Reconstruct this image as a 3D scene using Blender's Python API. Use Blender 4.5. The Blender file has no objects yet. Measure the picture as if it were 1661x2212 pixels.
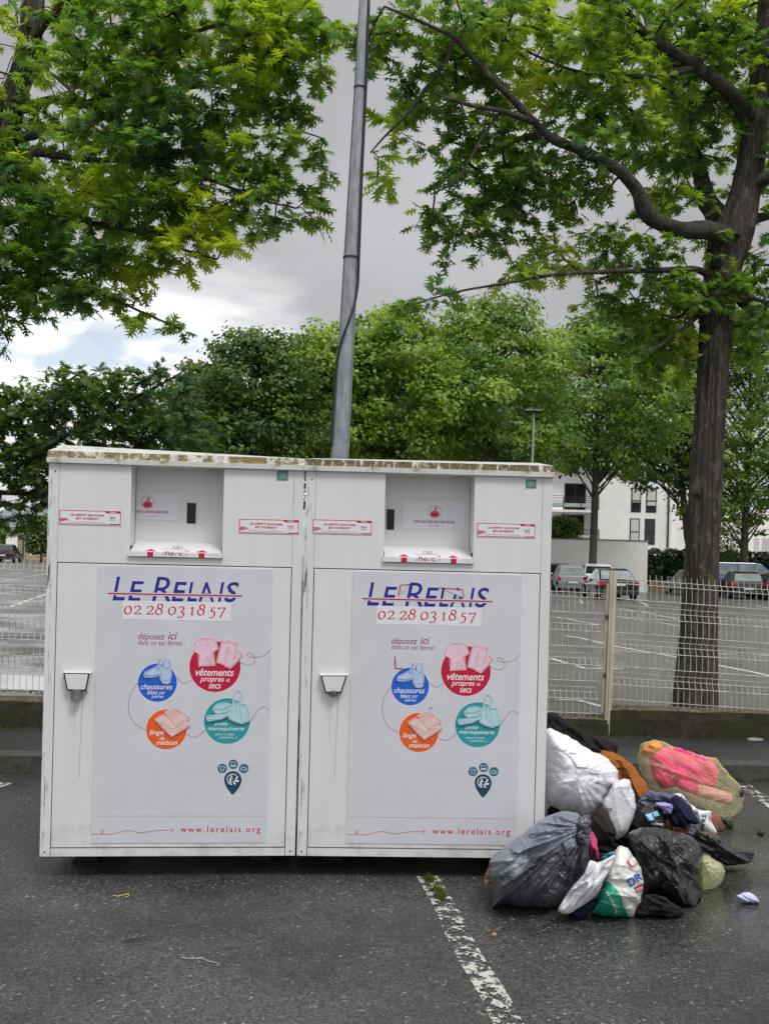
import bpy, bmesh, math, random
import numpy as np
from mathutils import Vector, Matrix, noise
from mathutils.bvhtree import BVHTree

random.seed(7)
SC = bpy.context.scene
COL = SC.collection
PI = math.pi

# ------------------------------------------------------------------ camera
# photo measured at 1661 x 2212; level camera with a little roll, horizon below the middle (lens shift)
F, CU, CV, RHO, H = 2200.0, 830.5, 1193.9, 0.0245, 1.583
cam_d = bpy.data.cameras.new("camera")
cam = bpy.data.objects.new("camera", cam_d)
COL.objects.link(cam)
cam_d.sensor_fit = 'VERTICAL'
cam_d.sensor_height = 24.0
cam_d.sensor_width = 18.0
cam_d.lens = 24.0 * F / 2212.0
cam_d.shift_y = (CV - 1106.0) / 2212.0
cam_d.clip_start = 0.1
cam_d.clip_end = 3000
cam.matrix_world = Matrix.Translation((0, 0, H)) @ Matrix.Rotation(PI / 2, 4, 'X') @ Matrix.Rotation(RHO, 4, 'Z')
SC.camera = cam

# ------------------------------------------------------------------ world
SUN_EL, SUN_AZ = math.radians(58), math.radians(148)     # azimuth clockwise from +Y: behind the camera, to the right
W = bpy.data.worlds.new("World")
SC.world = W
W.use_nodes = True
nt = W.node_tree
for n in list(nt.nodes):
    nt.nodes.remove(n)


def nd(tree, typ, **kw):
    n = tree.nodes.new(typ)
    for k, v in kw.items():
        if k.startswith('i_'):
            key = k[2:]
            key = int(key) if key.isdigit() else key.replace('_', ' ')
            n.inputs[key].default_value = v
        else:
            setattr(n, k, v)
    return n


def math_n(tree, op, a, b=None, clamp=False):
    n = tree.nodes.new('ShaderNodeMath')
    n.operation = op
    n.use_clamp = clamp
    for i, x in enumerate((a, b)):
        if x is None:
            continue
        if isinstance(x, (int, float)):
            n.inputs[i].default_value = x
        else:
            tree.links.new(x, n.inputs[i])
    return n.outputs[0]


def maprange(tree, val, a, b, c=0.0, d=1.0, smooth=True):
    n = tree.nodes.new('ShaderNodeMapRange')
    n.interpolation_type = 'SMOOTHSTEP' if smooth else 'LINEAR'
    tree.links.new(val, n.inputs[0])
    for i, x in enumerate((a, b, c, d)):
        n.inputs[1 + i].default_value = x
    return n.outputs[0]


def mixc(tree, fac, a, b, blend='MIX'):
    n = tree.nodes.new('ShaderNodeMix')
    n.data_type = 'RGBA'
    n.blend_type = blend
    ins = [n.inputs[0], n.inputs[6], n.inputs[7]]
    for s, x in zip(ins, (fac, a, b)):
        if isinstance(x, (int, float)):
            s.default_value = x
        elif isinstance(x, (tuple, list)):
            s.default_value = tuple(x) + ((1.0,) if len(x) == 3 else ())
        else:
            tree.links.new(x, s)
    return n.outputs[2]


tc = nd(nt, 'ShaderNodeTexCoord')
vec = tc.outputs['Generated']
sky = nd(nt, 'ShaderNodeTexSky', sky_type='NISHITA', sun_disc=False, sun_elevation=SUN_EL, sun_rotation=SUN_AZ)
bg_sky = nd(nt, 'ShaderNodeBackground', i_Strength=0.12)
nt.links.new(sky.outputs[0], bg_sky.inputs[0])
sep = nd(nt, 'ShaderNodeSeparateXYZ')
nt.links.new(vec, sep.inputs[0])
# cloud layer seen on a flat ceiling: direction divided by height
zc = math_n(nt, 'ADD', math_n(nt, 'MAXIMUM', sep.outputs[2], 0.0), 0.22)
cx = math_n(nt, 'DIVIDE', sep.outputs[0], zc)
cy = math_n(nt, 'DIVIDE', sep.outputs[1], zc)
comb = nd(nt, 'ShaderNodeCombineXYZ')
nt.links.new(cx, comb.inputs[0])
nt.links.new(cy, comb.inputs[1])
n1 = nd(nt, 'ShaderNodeTexNoise', i_Scale=0.8, i_Detail=6.0, i_Roughness=0.5, i_Distortion=0.3)
nt.links.new(comb.outputs[0], n1.inputs['Vector'])
n2 = nd(nt, 'ShaderNodeTexNoise', i_Scale=2.6, i_Detail=7.0, i_Roughness=0.55, i_Distortion=0.4)
nt.links.new(comb.outputs[0], n2.inputs['Vector'])
grey = mixc(nt, maprange(nt, n1.outputs[0], 0.35, 0.68), (0.38, 0.383, 0.40), (0.60, 0.603, 0.625))
# brighter overcast behind the camera and overhead
back = maprange(nt, sep.outputs[1], 0.35, -0.55)
grey = mixc(nt, back, grey, (0.80, 0.805, 0.83))
grey = mixc(nt, maprange(nt, sep.outputs[2], 0.50, 0.85), grey, (1.45, 1.45, 1.45))
# bright break in the clouds low over the left end of the car park
ysafe = math_n(nt, 'MAXIMUM', sep.outputs[1], 0.05)
eu = math_n(nt, 'DIVIDE', math_n(nt, 'ADD', math_n(nt, 'DIVIDE', sep.outputs[0], ysafe), 0.36), 0.30)
ev = math_n(nt, 'DIVIDE', math_n(nt, 'SUBTRACT', math_n(nt, 'DIVIDE', sep.outputs[2], ysafe), 0.135), 0.12)
er = math_n(nt, 'SQRT', math_n(nt, 'ADD', math_n(nt, 'MULTIPLY', eu, eu), math_n(nt, 'MULTIPLY', ev, ev)))
warp = math_n(nt, 'MULTIPLY', math_n(nt, 'SUBTRACT', n2.outputs[0], 0.5), 1.3)
dw = math_n(nt, 'SUBTRACT', warp, er)
brk = maprange(nt, dw, -1.5, -0.55)
white = mixc(nt, maprange(nt, n2.outputs[0], 0.32, 0.6), (0.80, 0.82, 0.88), (1.35, 1.36, 1.38))
cloud = mixc(nt, brk, grey, white)
bg_cl = nd(nt, 'ShaderNodeBackground', i_Strength=1.0)
nt.links.new(cloud, bg_cl.inputs[0])
n3 = nd(nt, 'ShaderNodeTexNoise', i_Scale=1.9, i_Detail=4.0, i_Roughness=0.5)
mp = nd(nt, 'ShaderNodeMapping')
mp.inputs['Location'].default_value = (3.1, 0.6, 0)
nt.links.new(comb.outputs[0], mp.inputs[0])
nt.links.new(mp.outputs[0], n3.inputs['Vector'])
blue = math_n(nt, 'MULTIPLY', maprange(nt, n3.outputs[0], 0.55, 0.64), maprange(nt, dw, -0.95, -0.6))
blue = math_n(nt, 'MULTIPLY', blue, 0.65)
mixs = nd(nt, 'ShaderNodeMixShader')
nt.links.new(blue, mixs.inputs[0])
nt.links.new(bg_cl.outputs[0], mixs.inputs[1])
nt.links.new(bg_sky.outputs[0], mixs.inputs[2])
wo = nd(nt, 'ShaderNodeOutputWorld')
nt.links.new(mixs.outputs[0], wo.inputs[0])

# ------------------------------------------------------------------ sun (veiled by cloud)
sd = bpy.data.lights.new("sun", 'SUN')
sd.energy = 1.8
sd.angle = math.radians(16)
sd.color = (1.0, 0.965, 0.91)
so = bpy.data.objects.new("sun", sd)
COL.objects.link(so)
sdir = Vector((math.sin(SUN_AZ) * math.cos(SUN_EL), math.cos(SUN_AZ) * math.cos(SUN_EL), math.sin(SUN_EL)))
so.rotation_euler = sdir.to_track_quat('Z', 'Y').to_euler()
so.location = sdir * 30

vs = SC.view_settings
vs.view_transform = 'Standard'
vs.look = 'None'
vs.exposure = 0.0
vs.gamma = 1.0
vs.use_curve_mapping = False

# ------------------------------------------------------------------ pixel -> world helpers (photo px at 1661 x 2212)
CR, SR = math.cos(RHO), math.sin(RHO)
K = 1922.0 / 1661.0


def ray(u, v):
    dx, dy = u - CU, v - CV
    return (dx * CR + dy * SR) / F, (dx * SR - dy * CR) / F      # (right, up) per unit depth


def P(u, v, d):
    rx, rz = ray(u, v)
    return Vector((rx * d, d, H + rz * d))


def G(u, v, z=0.0):
    rx, rz = ray(u, v)
    return P(u, v, (z - H) / rz)


LA, LB = -0.01145, -0.00462                     # the car park beyond the wall falls gently to the right and away


def lot_z(x, y):
    return LA * x + LB * (y - 8.4)


def LOT(u, v, dz=0.0):
    rx, rz = ray(u, v)
    return P(u, v, (H + 8.4 * LB - dz) / (LA * rx + LB - rz))


def crop(x0, y0, x1, outw):
    s = outw / (x1 - x0)
    return lambda x, y: ((x / s + x0) / K, (y / s + y0) / K)


# ------------------------------------------------------------------ object helpers
def tag(o, label=None, cat=None, group=None, kind=None):
    if label:
        o['label'] = label
    if cat:
        o['category'] = cat
    if group:
        o['group'] = group
    if kind:
        o['kind'] = kind
    return o


def empty(name, loc, rz=0.0):
    o = bpy.data.objects.new(name, None)
    COL.objects.link(o)
    o.empty_display_size = 0.2
    o.location = loc
    o.rotation_euler = (0, 0, rz)
    return o


def link_mesh(name, me, parent=None, loc=None):
    o = bpy.data.objects.new(name, me)
    COL.objects.link(o)
    if parent is not None:
        o.parent = parent
    if loc is not None:
        o.location = loc
    return o


def copy_tree(o, parent=None):
    c = o.copy()
    COL.objects.link(c)
    c.parent = parent
    for ch in [x for x in bpy.data.objects if x.parent == o]:
        copy_tree(ch, c)
    return c


class MB:
    """collects geometry and links it as one mesh object"""
    def __init__(s):
        s.v, s.f, s.m = [], [], []

    def add(s, vs_, fs, mi=0):
        o = len(s.v)
        s.v += [tuple(p) for p in vs_]
        s.f += [tuple(i + o for i in f) for f in fs]
        if isinstance(mi, int):
            s.m += [mi] * len(fs)
        else:
            s.m += list(mi)

    def box(s, x0, x1, y0, y1, z0, z1, mi=0, front=None):
        vv = [(x0, y0, z0), (x1, y0, z0), (x1, y1, z0), (x0, y1, z0), (x0, y0, z1), (x1, y0, z1), (x1, y1, z1), (x0, y1, z1)]
        ff = [(0, 3, 2, 1), (4, 5, 6, 7), (0, 1, 5, 4), (1, 2, 6, 5), (2, 3, 7, 6), (3, 0, 4, 7)]
        s.add(vv, ff, [mi, mi, mi if front is None else front, mi, mi, mi])

    def hexa(s, q0, q1, mi=0):
        """two quads (lists of four points) joined into a closed block"""
        s.add(list(q0) + list(q1), [(0, 3, 2, 1), (4, 5, 6, 7), (0, 1, 5, 4), (1, 2, 6, 5), (2, 3, 7, 6), (3, 0, 4, 7)], mi)

    def prism(s, poly, y0, y1, mi=0):
        """poly of (x, z), extruded y0 -> y1"""
        n = len(poly)
        s.add([(x, y0, z) for x, z in poly] + [(x, y1, z) for x, z in poly],
              [tuple(range(n)), tuple(reversed(range(n, 2 * n)))] + [(i, i + n, (i + 1) % n + n, (i + 1) % n) for i in range(n)], mi)

    def tube(s, pts, r, n=8, mi=0, cap=True, wob=0.0, seed=0.0):
        pts = [Vector(p) for p in pts]
        m = len(pts)
        rr = r if isinstance(r, (list, tuple)) else [r] * m
        prev = None
        rings = []
        for i, p in enumerate(pts):
            t = (pts[min(i + 1, m - 1)] - pts[max(i - 1, 0)])
            if t.length < 1e-9:
                t = Vector((0, 0, 1))
            t.normalize()
            if prev is None:
                a = Vector((1, 0, 0)) if abs(t.x) < 0.8 else Vector((0, 1, 0))
                a = (a - t * a.dot(t)).normalized()
            else:
                a = prev - t * prev.dot(t)
                a = a.normalized() if a.length > 1e-6 else t.orthogonal().normalized()
            prev = a
            b = t.cross(a)
            ring = []
            for k in range(n):
                th = 2 * PI * k / n
                q = a * math.cos(th) + b * math.sin(th)
                rad = rr[i]
                if wob:
                    rad *= 1 + wob * (0.7 * noise.noise(Vector((q.x * 1.7 + seed, q.y * 1.7, p.z * 1.3 + q.z))) + 0.6 * noise.noise(p * 7.0 + q * 0.9))
                ring.append(p + q * rad)
            rings.append(ring)
        vv = [q for ring in rings for q in ring]
        ff = []
        for i in range(m - 1):
            for k in range(n):
                k2 = (k + 1) % n
                ff.append((i * n + k, i * n + k2, (i + 1) * n + k2, (i + 1) * n + k))
        if cap:
            ff.append(tuple(reversed(range(n))))
            ff.append(tuple((m - 1) * n + k for k in range(n)))
        s.add(vv, ff, mi)

    def blob(s, c, r, nu=12, nv=8, mi=0, amp=0.0, fr=3.0):
        vv, ff = [], []
        for j in range(nv + 1):
            ph = PI * j / nv
            for i in range(nu):
                th = 2 * PI * i / nu
                q = Vector((math.sin(ph) * math.cos(th), math.sin(ph) * math.sin(th), math.cos(ph)))
                k = 1 + amp * noise.noise(q * fr + Vector(c))
                vv.append((c[0] + q.x * r[0] * k, c[1] + q.y * r[1] * k, c[2] + q.z * r[2] * k))
        for j in range(nv):
            for i in range(nu):
                i2 = (i + 1) % nu
                ff.append((j * nu + i, (j + 1) * nu + i, (j + 1) * nu + i2, j * nu + i2))
        s.add(vv, ff, mi)

    def build(s, name, mats, parent=None, origin=None, smooth=False, bevel=0.0, autos=None):
        """origin: world point the vertices are made relative to (top-level objects) or the parent's own location"""
        me = bpy.data.meshes.new(name)
        vv = s.v
        anc = parent
        while anc is not None and not anc.get('_w') and anc.parent is not None:
            anc = anc.parent
        if origin is None and anc is not None and anc.get('_w'):
            origin = anc.location
            loc = None
        else:
            loc = origin
        if origin is not None:
            ox, oy, oz = origin
            vv = [(x - ox, y - oy, z - oz) for x, y, z in vv]
        me.from_pydata(vv, [], s.f)
        mats = mats if isinstance(mats, (list, tuple)) else [mats]
        for m in mats:
            me.materials.append(m)
        if len(mats) > 1:
            me.polygons.foreach_set('material_index', s.m)
        if smooth:
            me.polygons.foreach_set('use_smooth', [True] * len(me.polygons))
        me.update()
        if autos:
            try:
                me.set_sharp_from_angle(angle=math.radians(autos))
            except Exception:
                pass
        o = link_mesh(name, me, parent, loc)
        if bevel:
            b = o.modifiers.new('bevel', 'BEVEL')
            b.width = bevel
            b.segments = 2
            b.limit_method = 'ANGLE'
            b.angle_limit = math.radians(40)
        return o


def wempty(name, loc):
    """an Empty whose parts are written in world coordinates"""
    o = empty(name, loc)
    o['_w'] = 1
    return o


def np_mesh(name, V, T, mat, parent=None, smooth=False):
    me = bpy.data.meshes.new(name)
    V = np.asarray(V, dtype=np.float32)
    T = np.asarray(T, dtype=np.int32)
    if parent is not None and parent.get('_w'):
        V = V - np.array(parent.location, dtype=np.float32)
    me.vertices.add(len(V))
    me.vertices.foreach_set('co', V.ravel())
    me.loops.add(T.size)
    me.loops.foreach_set('vertex_index', T.ravel())
    me.polygons.add(len(T))
    me.polygons.foreach_set('loop_start', np.arange(len(T), dtype=np.int32) * T.shape[1])
    me.polygons.foreach_set('loop_total', np.full(len(T), T.shape[1], dtype=np.int32))
    if smooth:
        me.polygons.foreach_set('use_smooth', np.ones(len(T), dtype=bool))
    me.update(calc_edges=True)
    me.materials.append(mat)
    return link_mesh(name, me, parent)


def catmull(pts, n=8, closed=False):
    out = []
    m = len(pts)
    rng = range(m if closed else m - 1)
    for i in rng:
        if closed:
            p0, p1, p2, p3 = pts[(i - 1) % m], pts[i], pts[(i + 1) % m], pts[(i + 2) % m]
        else:
            p0, p1, p2, p3 = pts[max(i - 1, 0)], pts[i], pts[i + 1], pts[min(i + 2, m - 1)]
        for k in range(n):
            t = k / n
            out.append(tuple(0.5 * (2 * b + (c - a) * t + (2 * a - 5 * b + 4 * c - d) * t * t + (3 * b - a - 3 * c + d) * t ** 3)
                             for a, b, c, d in zip(p0, p1, p2, p3)))
    if not closed:
        out.append(tuple(pts[-1]))
    return out


# ------------------------------------------------------------------ materials
def sr(r, g, b):
    def f(c):
        c /= 255.0
        return c / 12.92 if c <= 0.04045 else ((c + 0.055) / 1.055) ** 2.4
    return (f(r), f(g), f(b))


def new_mat(name):
    m = bpy.data.materials.new(name)
    m.use_nodes = True
    t = m.node_tree
    bs = t.nodes['Principled BSDF']
    return m, t, bs


def plain(name, col, rough=0.5, metal=0.0, var=0.12, vscale=6.0, bump=0.0, bscale=60.0, spec=0.5, coat=0.0, col2=None, stretch=None):
    """principled surface whose colour wanders a little with a noise texture"""
    m, t, bs = new_mat(name)
    co = nd(t, 'ShaderNodeTexCoord').outputs['Object']
    if stretch:
        mpn = nd(t, 'ShaderNodeMapping')
        mpn.inputs['Scale'].default_value = stretch
        t.links.new(co, mpn.inputs[0])
        co = mpn.outputs[0]
    n = nd(t, 'ShaderNodeTexNoise', i_Scale=vscale, i_Detail=5.0, i_Roughness=0.6)
    t.links.new(co, n.inputs['Vector'])
    c2 = col2 if col2 else tuple(c * (1 - var) for c in col)
    c1 = col if col2 else tuple(min(1, c * (1 + var)) for c in col)
    fac = maprange(t, n.outputs[0], 0.3, 0.7)
    t.links.new(mixc(t, fac, c1, c2), bs.inputs['Base Color'])
    bs.inputs['Roughness'].default_value = rough
    bs.inputs['Metallic'].default_value = metal
    bs.inputs['Specular IOR Level'].default_value = spec
    bs.inputs['Coat Weight'].default_value = coat
    if bump:
        n2_ = nd(t, 'ShaderNodeTexNoise', i_Scale=bscale, i_Detail=6.0, i_Roughness=0.6)
        t.links.new(co, n2_.inputs['Vector'])
        bp = nd(t, 'ShaderNodeBump', i_Strength=bump, i_Distance=0.01)
        t.links.new(n2_.outputs[0], bp.inputs['Height'])
        t.links.new(bp.outputs[0], bs.inputs['Normal'])
    return m


def leaf_mat(name, dark, light, young, yscale=0.8, yth=(0.56, 0.72), trans=0.42, rough=0.42):
    m, t, bs = new_mat(name)
    geo = nd(t, 'ShaderNodeNewGeometry')
    co = nd(t, 'ShaderNodeTexCoord').outputs['Object']
    n = nd(t, 'ShaderNodeTexNoise', i_Scale=yscale, i_Detail=3.0, i_Roughness=0.6)
    t.links.new(co, n.inputs['Vector'])
    c = mixc(t, geo.outputs['Random Per Island'], dark, light)
    c = mixc(t, maprange(t, n.outputs[0], yth[0], yth[1]), c, young)
    nh = nd(t, 'ShaderNodeTexNoise', i_Scale=yscale * 1.7, i_Detail=2.0)
    mph = nd(t, 'ShaderNodeMapping')
    mph.inputs['Location'].default_value = (7.3, 2.1, 4.4)
    t.links.new(co, mph.inputs[0])
    t.links.new(mph.outputs[0], nh.inputs['Vector'])
    c = mixc(t, maprange(t, nh.outputs[0], 0.50, 0.66), c, mixc(t, 1.0, c, (0.80, 0.92, 2.1), 'MULTIPLY'))
    t.links.new(c, bs.inputs['Base Color'])
    bs.inputs['Roughness'].default_value = rough
    bs.inputs['Specular IOR Level'].default_value = 0.4
    tr = nd(t, 'ShaderNodeBsdfTranslucent')
    tcol = mixc(t, 1.0, c, (1.6, 1.65, 0.6), 'MULTIPLY')
    t.links.new(tcol, tr.inputs[0])
    mx = nd(t, 'ShaderNodeMixShader')
    mx.inputs[0].default_value = trans
    t.links.new(bs.outputs[0], mx.inputs[1])
    t.links.new(tr.outputs[0], mx.inputs[2])
    t.links.new(mx.outputs[0], t.nodes['Material Output'].inputs[0])
    return m


M = {}


def paint_white(name, col, stain=None, sscale=(8, 8, 0.7), th=(0.62, 0.75), edge=None):
    """container paint: faint vertical grime, optional moss / rust streaks"""
    m, t, bs = new_mat(name)
    co = nd(t, 'ShaderNodeTexCoord').outputs['Object']
    mpn = nd(t, 'ShaderNodeMapping')
    mpn.inputs['Scale'].default_value = (14, 14, 0.8)
    t.links.new(co, mpn.inputs[0])
    n = nd(t, 'ShaderNodeTexNoise', i_Scale=1.0, i_Detail=4.0)
    t.links.new(mpn.outputs[0], n.inputs['Vector'])
    nb = nd(t, 'ShaderNodeTexNoise', i_Scale=2.2, i_Detail=6.0, i_Roughness=0.65)
    t.links.new(co, nb.inputs['Vector'])
    c = mixc(t, maprange(t, n.outputs[0], 0.38, 0.66), col, tuple(a * b for a, b in zip(col, (0.96, 0.955, 0.935))))
    c = mixc(t, maprange(t, nb.outputs[0], 0.44, 0.72), c, tuple(a * b for a, b in zip(col, (0.93, 0.93, 0.915))))
    ns = nd(t, 'ShaderNodeTexNoise', i_Scale=38.0, i_Detail=3.0)
    t.links.new(co, ns.inputs['Vector'])
    c = mixc(t, math_n(t, 'MULTIPLY', maprange(t, ns.outputs[0], 0.70, 0.78), 0.35), c, (0.28, 0.25, 0.2))
    if stain:
        m2 = nd(t, 'ShaderNodeMapping')
        m2.inputs['Scale'].default_value = sscale
        t.links.new(co, m2.inputs[0])
        n2_ = nd(t, 'ShaderNodeTexNoise', i_Scale=1.0, i_Detail=8.0, i_Roughness=0.68)
        t.links.new(m2.outputs[0], n2_.inputs['Vector'])
        n3_ = nd(t, 'ShaderNodeTexNoise', i_Scale=9.0, i_Detail=4.0)
        t.links.new(m2.outputs[0], n3_.inputs['Vector'])
        sc_ = mixc(t, maprange(t, n3_.outputs[0], 0.4, 0.6), stain[0], stain[1])
        fac = maprange(t, n2_.outputs[0], th[0], th[1])
        if edge:                     # stains only where a coordinate is inside a band
            sx = nd(t, 'ShaderNodeSeparateXYZ')
            t.links.new(co, sx.inputs[0])
            fac = math_n(t, 'MULTIPLY', fac, maprange(t, sx.outputs[edge[0]], edge[1], edge[2]))
        c = mixc(t, fac, c, sc_)
    # splashed dirt low on the panels
    sz = nd(t, 'ShaderNodeSeparateXYZ')
    t.links.new(co, sz.inputs[0])
    nd_ = nd(t, 'ShaderNodeTexNoise', i_Scale=11.0, i_Detail=8.0, i_Roughness=0.7)
    t.links.new(co, nd_.inputs['Vector'])
    spl = math_n(t, 'ADD', nd_.outputs[0], maprange(t, sz.outputs[2], 0.10, 0.55, 0.16, -0.12))
    c = mixc(t, math_n(t, 'MULTIPLY', maprange(t, spl, 0.58, 0.82), 0.38), c, (0.33, 0.30, 0.25))
    t.links.new(c, bs.inputs['Base Color'])
    bs.inputs['Roughness'].default_value = 0.34
    bs.inputs['Specular IOR Level'].default_value = 0.45
    nw = nd(t, 'ShaderNodeTexNoise', i_Scale=2.6, i_Detail=2.0)
    t.links.new(co, nw.inputs['Vector'])
    bp = nd(t, 'ShaderNodeBump', i_Strength=0.35, i_Distance=0.02)
    t.links.new(nw.outputs[0], bp.inputs['Height'])
    t.links.new(bp.outputs[0], bs.inputs['Normal'])
    return m


WHITE = (0.68, 0.69, 0.715)
M['paint'] = paint_white('container_paint', WHITE)
M['paint_post'] = paint_white('container_post_paint', WHITE, ((0.05, 0.035, 0.02), (0.16, 0.12, 0.06)), (40, 40, 6), (0.50, 0.66), (0, 0.040, 0.012))
M['paint_clean'] = paint_white('container_inner_paint', (0.70, 0.71, 0.72))
M['lid'] = paint_white('lid_paint', (0.60, 0.60, 0.585), ((0.16, 0.13, 0.05), (0.28, 0.26, 0.12)), (5, 5, 5), (0.52, 0.66))
M['lid_moss'] = paint_white('lid_band_moss', (0.62, 0.60, 0.52), ((0.03, 0.025, 0.012), (0.20, 0.15, 0.055)), (60, 60, 9), (0.36, 0.50))
M['lid_moss_light'] = paint_white('lid_band_light_moss', (0.66, 0.65, 0.60), ((0.10, 0.075, 0.02), (0.30, 0.24, 0.10)), (22, 22, 16), (0.40, 0.54))
M['seam'] = plain('black_trim_and_seam_shade', (0.02, 0.02, 0.022), 0.7)  # black trim; on the core behind the panels it paints in seam shade
M['poster'] = plain('poster_vinyl', (0.585, 0.60, 0.655), 0.30, var=0.035, vscale=7, bump=0.12, bscale=5)
M['poster2'] = plain('poster_strip_vinyl', (0.585, 0.60, 0.655), 0.30, var=0.035, vscale=7, bump=0.12, bscale=5)
M['labelwhite'] = plain('label_white', (0.72, 0.72, 0.76), 0.35, var=0.03)
M['ink_blue'] = plain('logo_blue_ink', sr(35, 30, 138), 0.35, var=0.05)
M['ink_red'] = plain('crimson_ink', sr(188, 10, 60), 0.35, var=0.05)
M['ink_red2'] = plain('sticker_red_ink', sr(190, 8, 48), 0.35, var=0.05)
M['ink_plum'] = plain('plum_text_ink', sr(150, 38, 92), 0.4, var=0.05)
M['c_blue'] = plain('circle_blue_ink', sr(28, 92, 196), 0.35, var=0.04)
M['c_orange'] = plain('circle_orange_ink', sr(224, 92, 28), 0.35, var=0.04)
M['c_teal'] = plain('circle_teal_ink', sr(38, 150, 160), 0.35, var=0.04)
M['c_petrol'] = plain('petrol_ink', sr(24, 66, 92), 0.35, var=0.05)
M['c_petrol2'] = plain('petrol_light_ink', sr(44, 104, 122), 0.35, var=0.05)
M['ink_white'] = plain('white_ink', (0.80, 0.80, 0.82), 0.4, var=0.02)
M['ink_pink'] = plain('pale_pink_ink', sr(224, 192, 208), 0.4, var=0.08, vscale=40)
M['ink_sky'] = plain('pale_blue_ink', sr(176, 196, 224), 0.4, var=0.08, vscale=40)
M['ink_cream'] = plain('pale_cream_ink', sr(224, 200, 192), 0.4, var=0.08, vscale=40)
M['ink_aqua'] = plain('pale_aqua_ink', sr(172, 206, 216), 0.4, var=0.08, vscale=40)
M['ink_grey'] = plain('grey_ink', sr(150, 150, 170), 0.4)
M['ink_black'] = plain('black_ink', sr(28, 26, 32), 0.4)
M['greenplate'] = plain('green_plate', sr(84, 124, 120), 0.45, var=0.1, vscale=40)
M['greenplate2'] = plain('green_plate_print', sr(150, 178, 172), 0.45)
M['lockgrey'] = plain('weathered_lock_metal', (0.22, 0.225, 0.21), 0.45, 0.6, var=0.35, vscale=30, bump=0.2)
M['rust'] = plain('rust', (0.12, 0.045, 0.02), 0.9, var=0.4, vscale=60)
M['dark'] = plain('dark_void', (0.012, 0.012, 0.014), 0.6)
M['steel_dark'] = plain('dark_steel_feet', (0.014, 0.014, 0.014), 0.8)
# ------------------------------------------------------------------ printed graphics helpers
_tcache = {}


def text_geom(body, shear=0.0, bold=0.0, sp=1.0):
    key = (body, shear, bold, sp)
    if key not in _tcache:
        c = bpy.data.curves.new('lettering', 'FONT')
        c.body, c.size, c.shear, c.offset, c.space_character = body, 1.0, shear, bold, sp
        c.resolution_u = 3
        o = bpy.data.objects.new('lettering', c)
        COL.objects.link(o)
        dg = bpy.context.evaluated_depsgraph_get()
        me = bpy.data.meshes.new_from_object(o.evaluated_get(dg))
        vv = np.array([(v.co.x, v.co.y) for v in me.vertices])
        ff = [tuple(p.vertices) for p in me.polygons]
        bpy.data.objects.remove(o)
        bpy.data.curves.remove(c)
        bpy.data.meshes.remove(me)
        lo, hi = vv.min(0), vv.max(0)
        _tcache[key] = ((vv - lo) / (hi - lo), ff)
    return _tcache[key]


class Print:
    """flat print on a vertical face: coordinates (x, z), each layer a fraction of a millimetre prouder"""
    def __init__(s, y, step=0.0005, m=None):
        s.mb, s.y, s.step, s.k = MB(), y, step, 0
        s.m = m                                 # maps photo px -> (x, z)

    def yy(s, layer):
        return s.y - s.step * layer

    def poly(s, pts, mi, layer):
        s.mb.add([(x, s.yy(layer), z) for x, z in pts], [tuple(range(len(pts)))], mi)

    def rect(s, x0, z0, x1, z1, mi, layer):
        s.poly([(x0, z0), (x1, z0), (x1, z1), (x0, z1)], mi, layer)

    def disc(s, cx_, cz, rx, rz, mi, layer, n=48):
        s.poly([(cx_ + rx * math.cos(2 * PI * i / n), cz + rz * math.sin(2 * PI * i / n)) for i in range(n)], mi, layer)

    def ribbon(s, pts, w, mi, layer, nib=None, closed=False):
        n = len(pts)
        L_, R_ = [], []
        for i, p in enumerate(pts):
            a = pts[(i - 1) % n] if closed else pts[max(i - 1, 0)]
            b = pts[(i + 1) % n] if closed else pts[min(i + 1, n - 1)]
            dx, dz = b[0] - a[0], b[1] - a[1]
            l = math.hypot(dx, dz) or 1e-9
            dx, dz = dx / l, dz / l
            ww = w
            if nib:                              # broad-nib contrast: thin along the nib angle, thick across it
                th = math.atan2(dz, dx) - nib[0]
                ww = nib[1] + (w - nib[1]) * abs(math.sin(th))
            L_.append((p[0] - dz * ww / 2, p[1] + dx * ww / 2))
            R_.append((p[0] + dz * ww / 2, p[1] - dx * ww / 2))
        vv = [(x, s.yy(layer), z) for x, z in L_] + [(x, s.yy(layer), z) for x, z in R_]
        ff = [(i, i + n, i + n + 1, i + 1) for i in range(n - 1)]
        if closed:
            ff.append((n - 1, 2 * n - 1, n, 0))
        s.mb.add(vv, ff, mi)

    def text(s, body, rect, mi, layer, shear=0.0, bold=0.0, sp=1.0, fn=None):
        vv, ff = text_geom(body, shear, bold, sp)
        x0, z0, x1, z1 = rect
        pts = [(x0 + a * (x1 - x0), z0 + b * (z1 - z0)) for a, b in vv]
        if fn:
            s.mb.add([fn(x, z) for x, z in pts], ff, mi)
        else:
            s.mb.add([(x, s.yy(layer), z) for x, z in pts], ff, mi)


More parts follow.
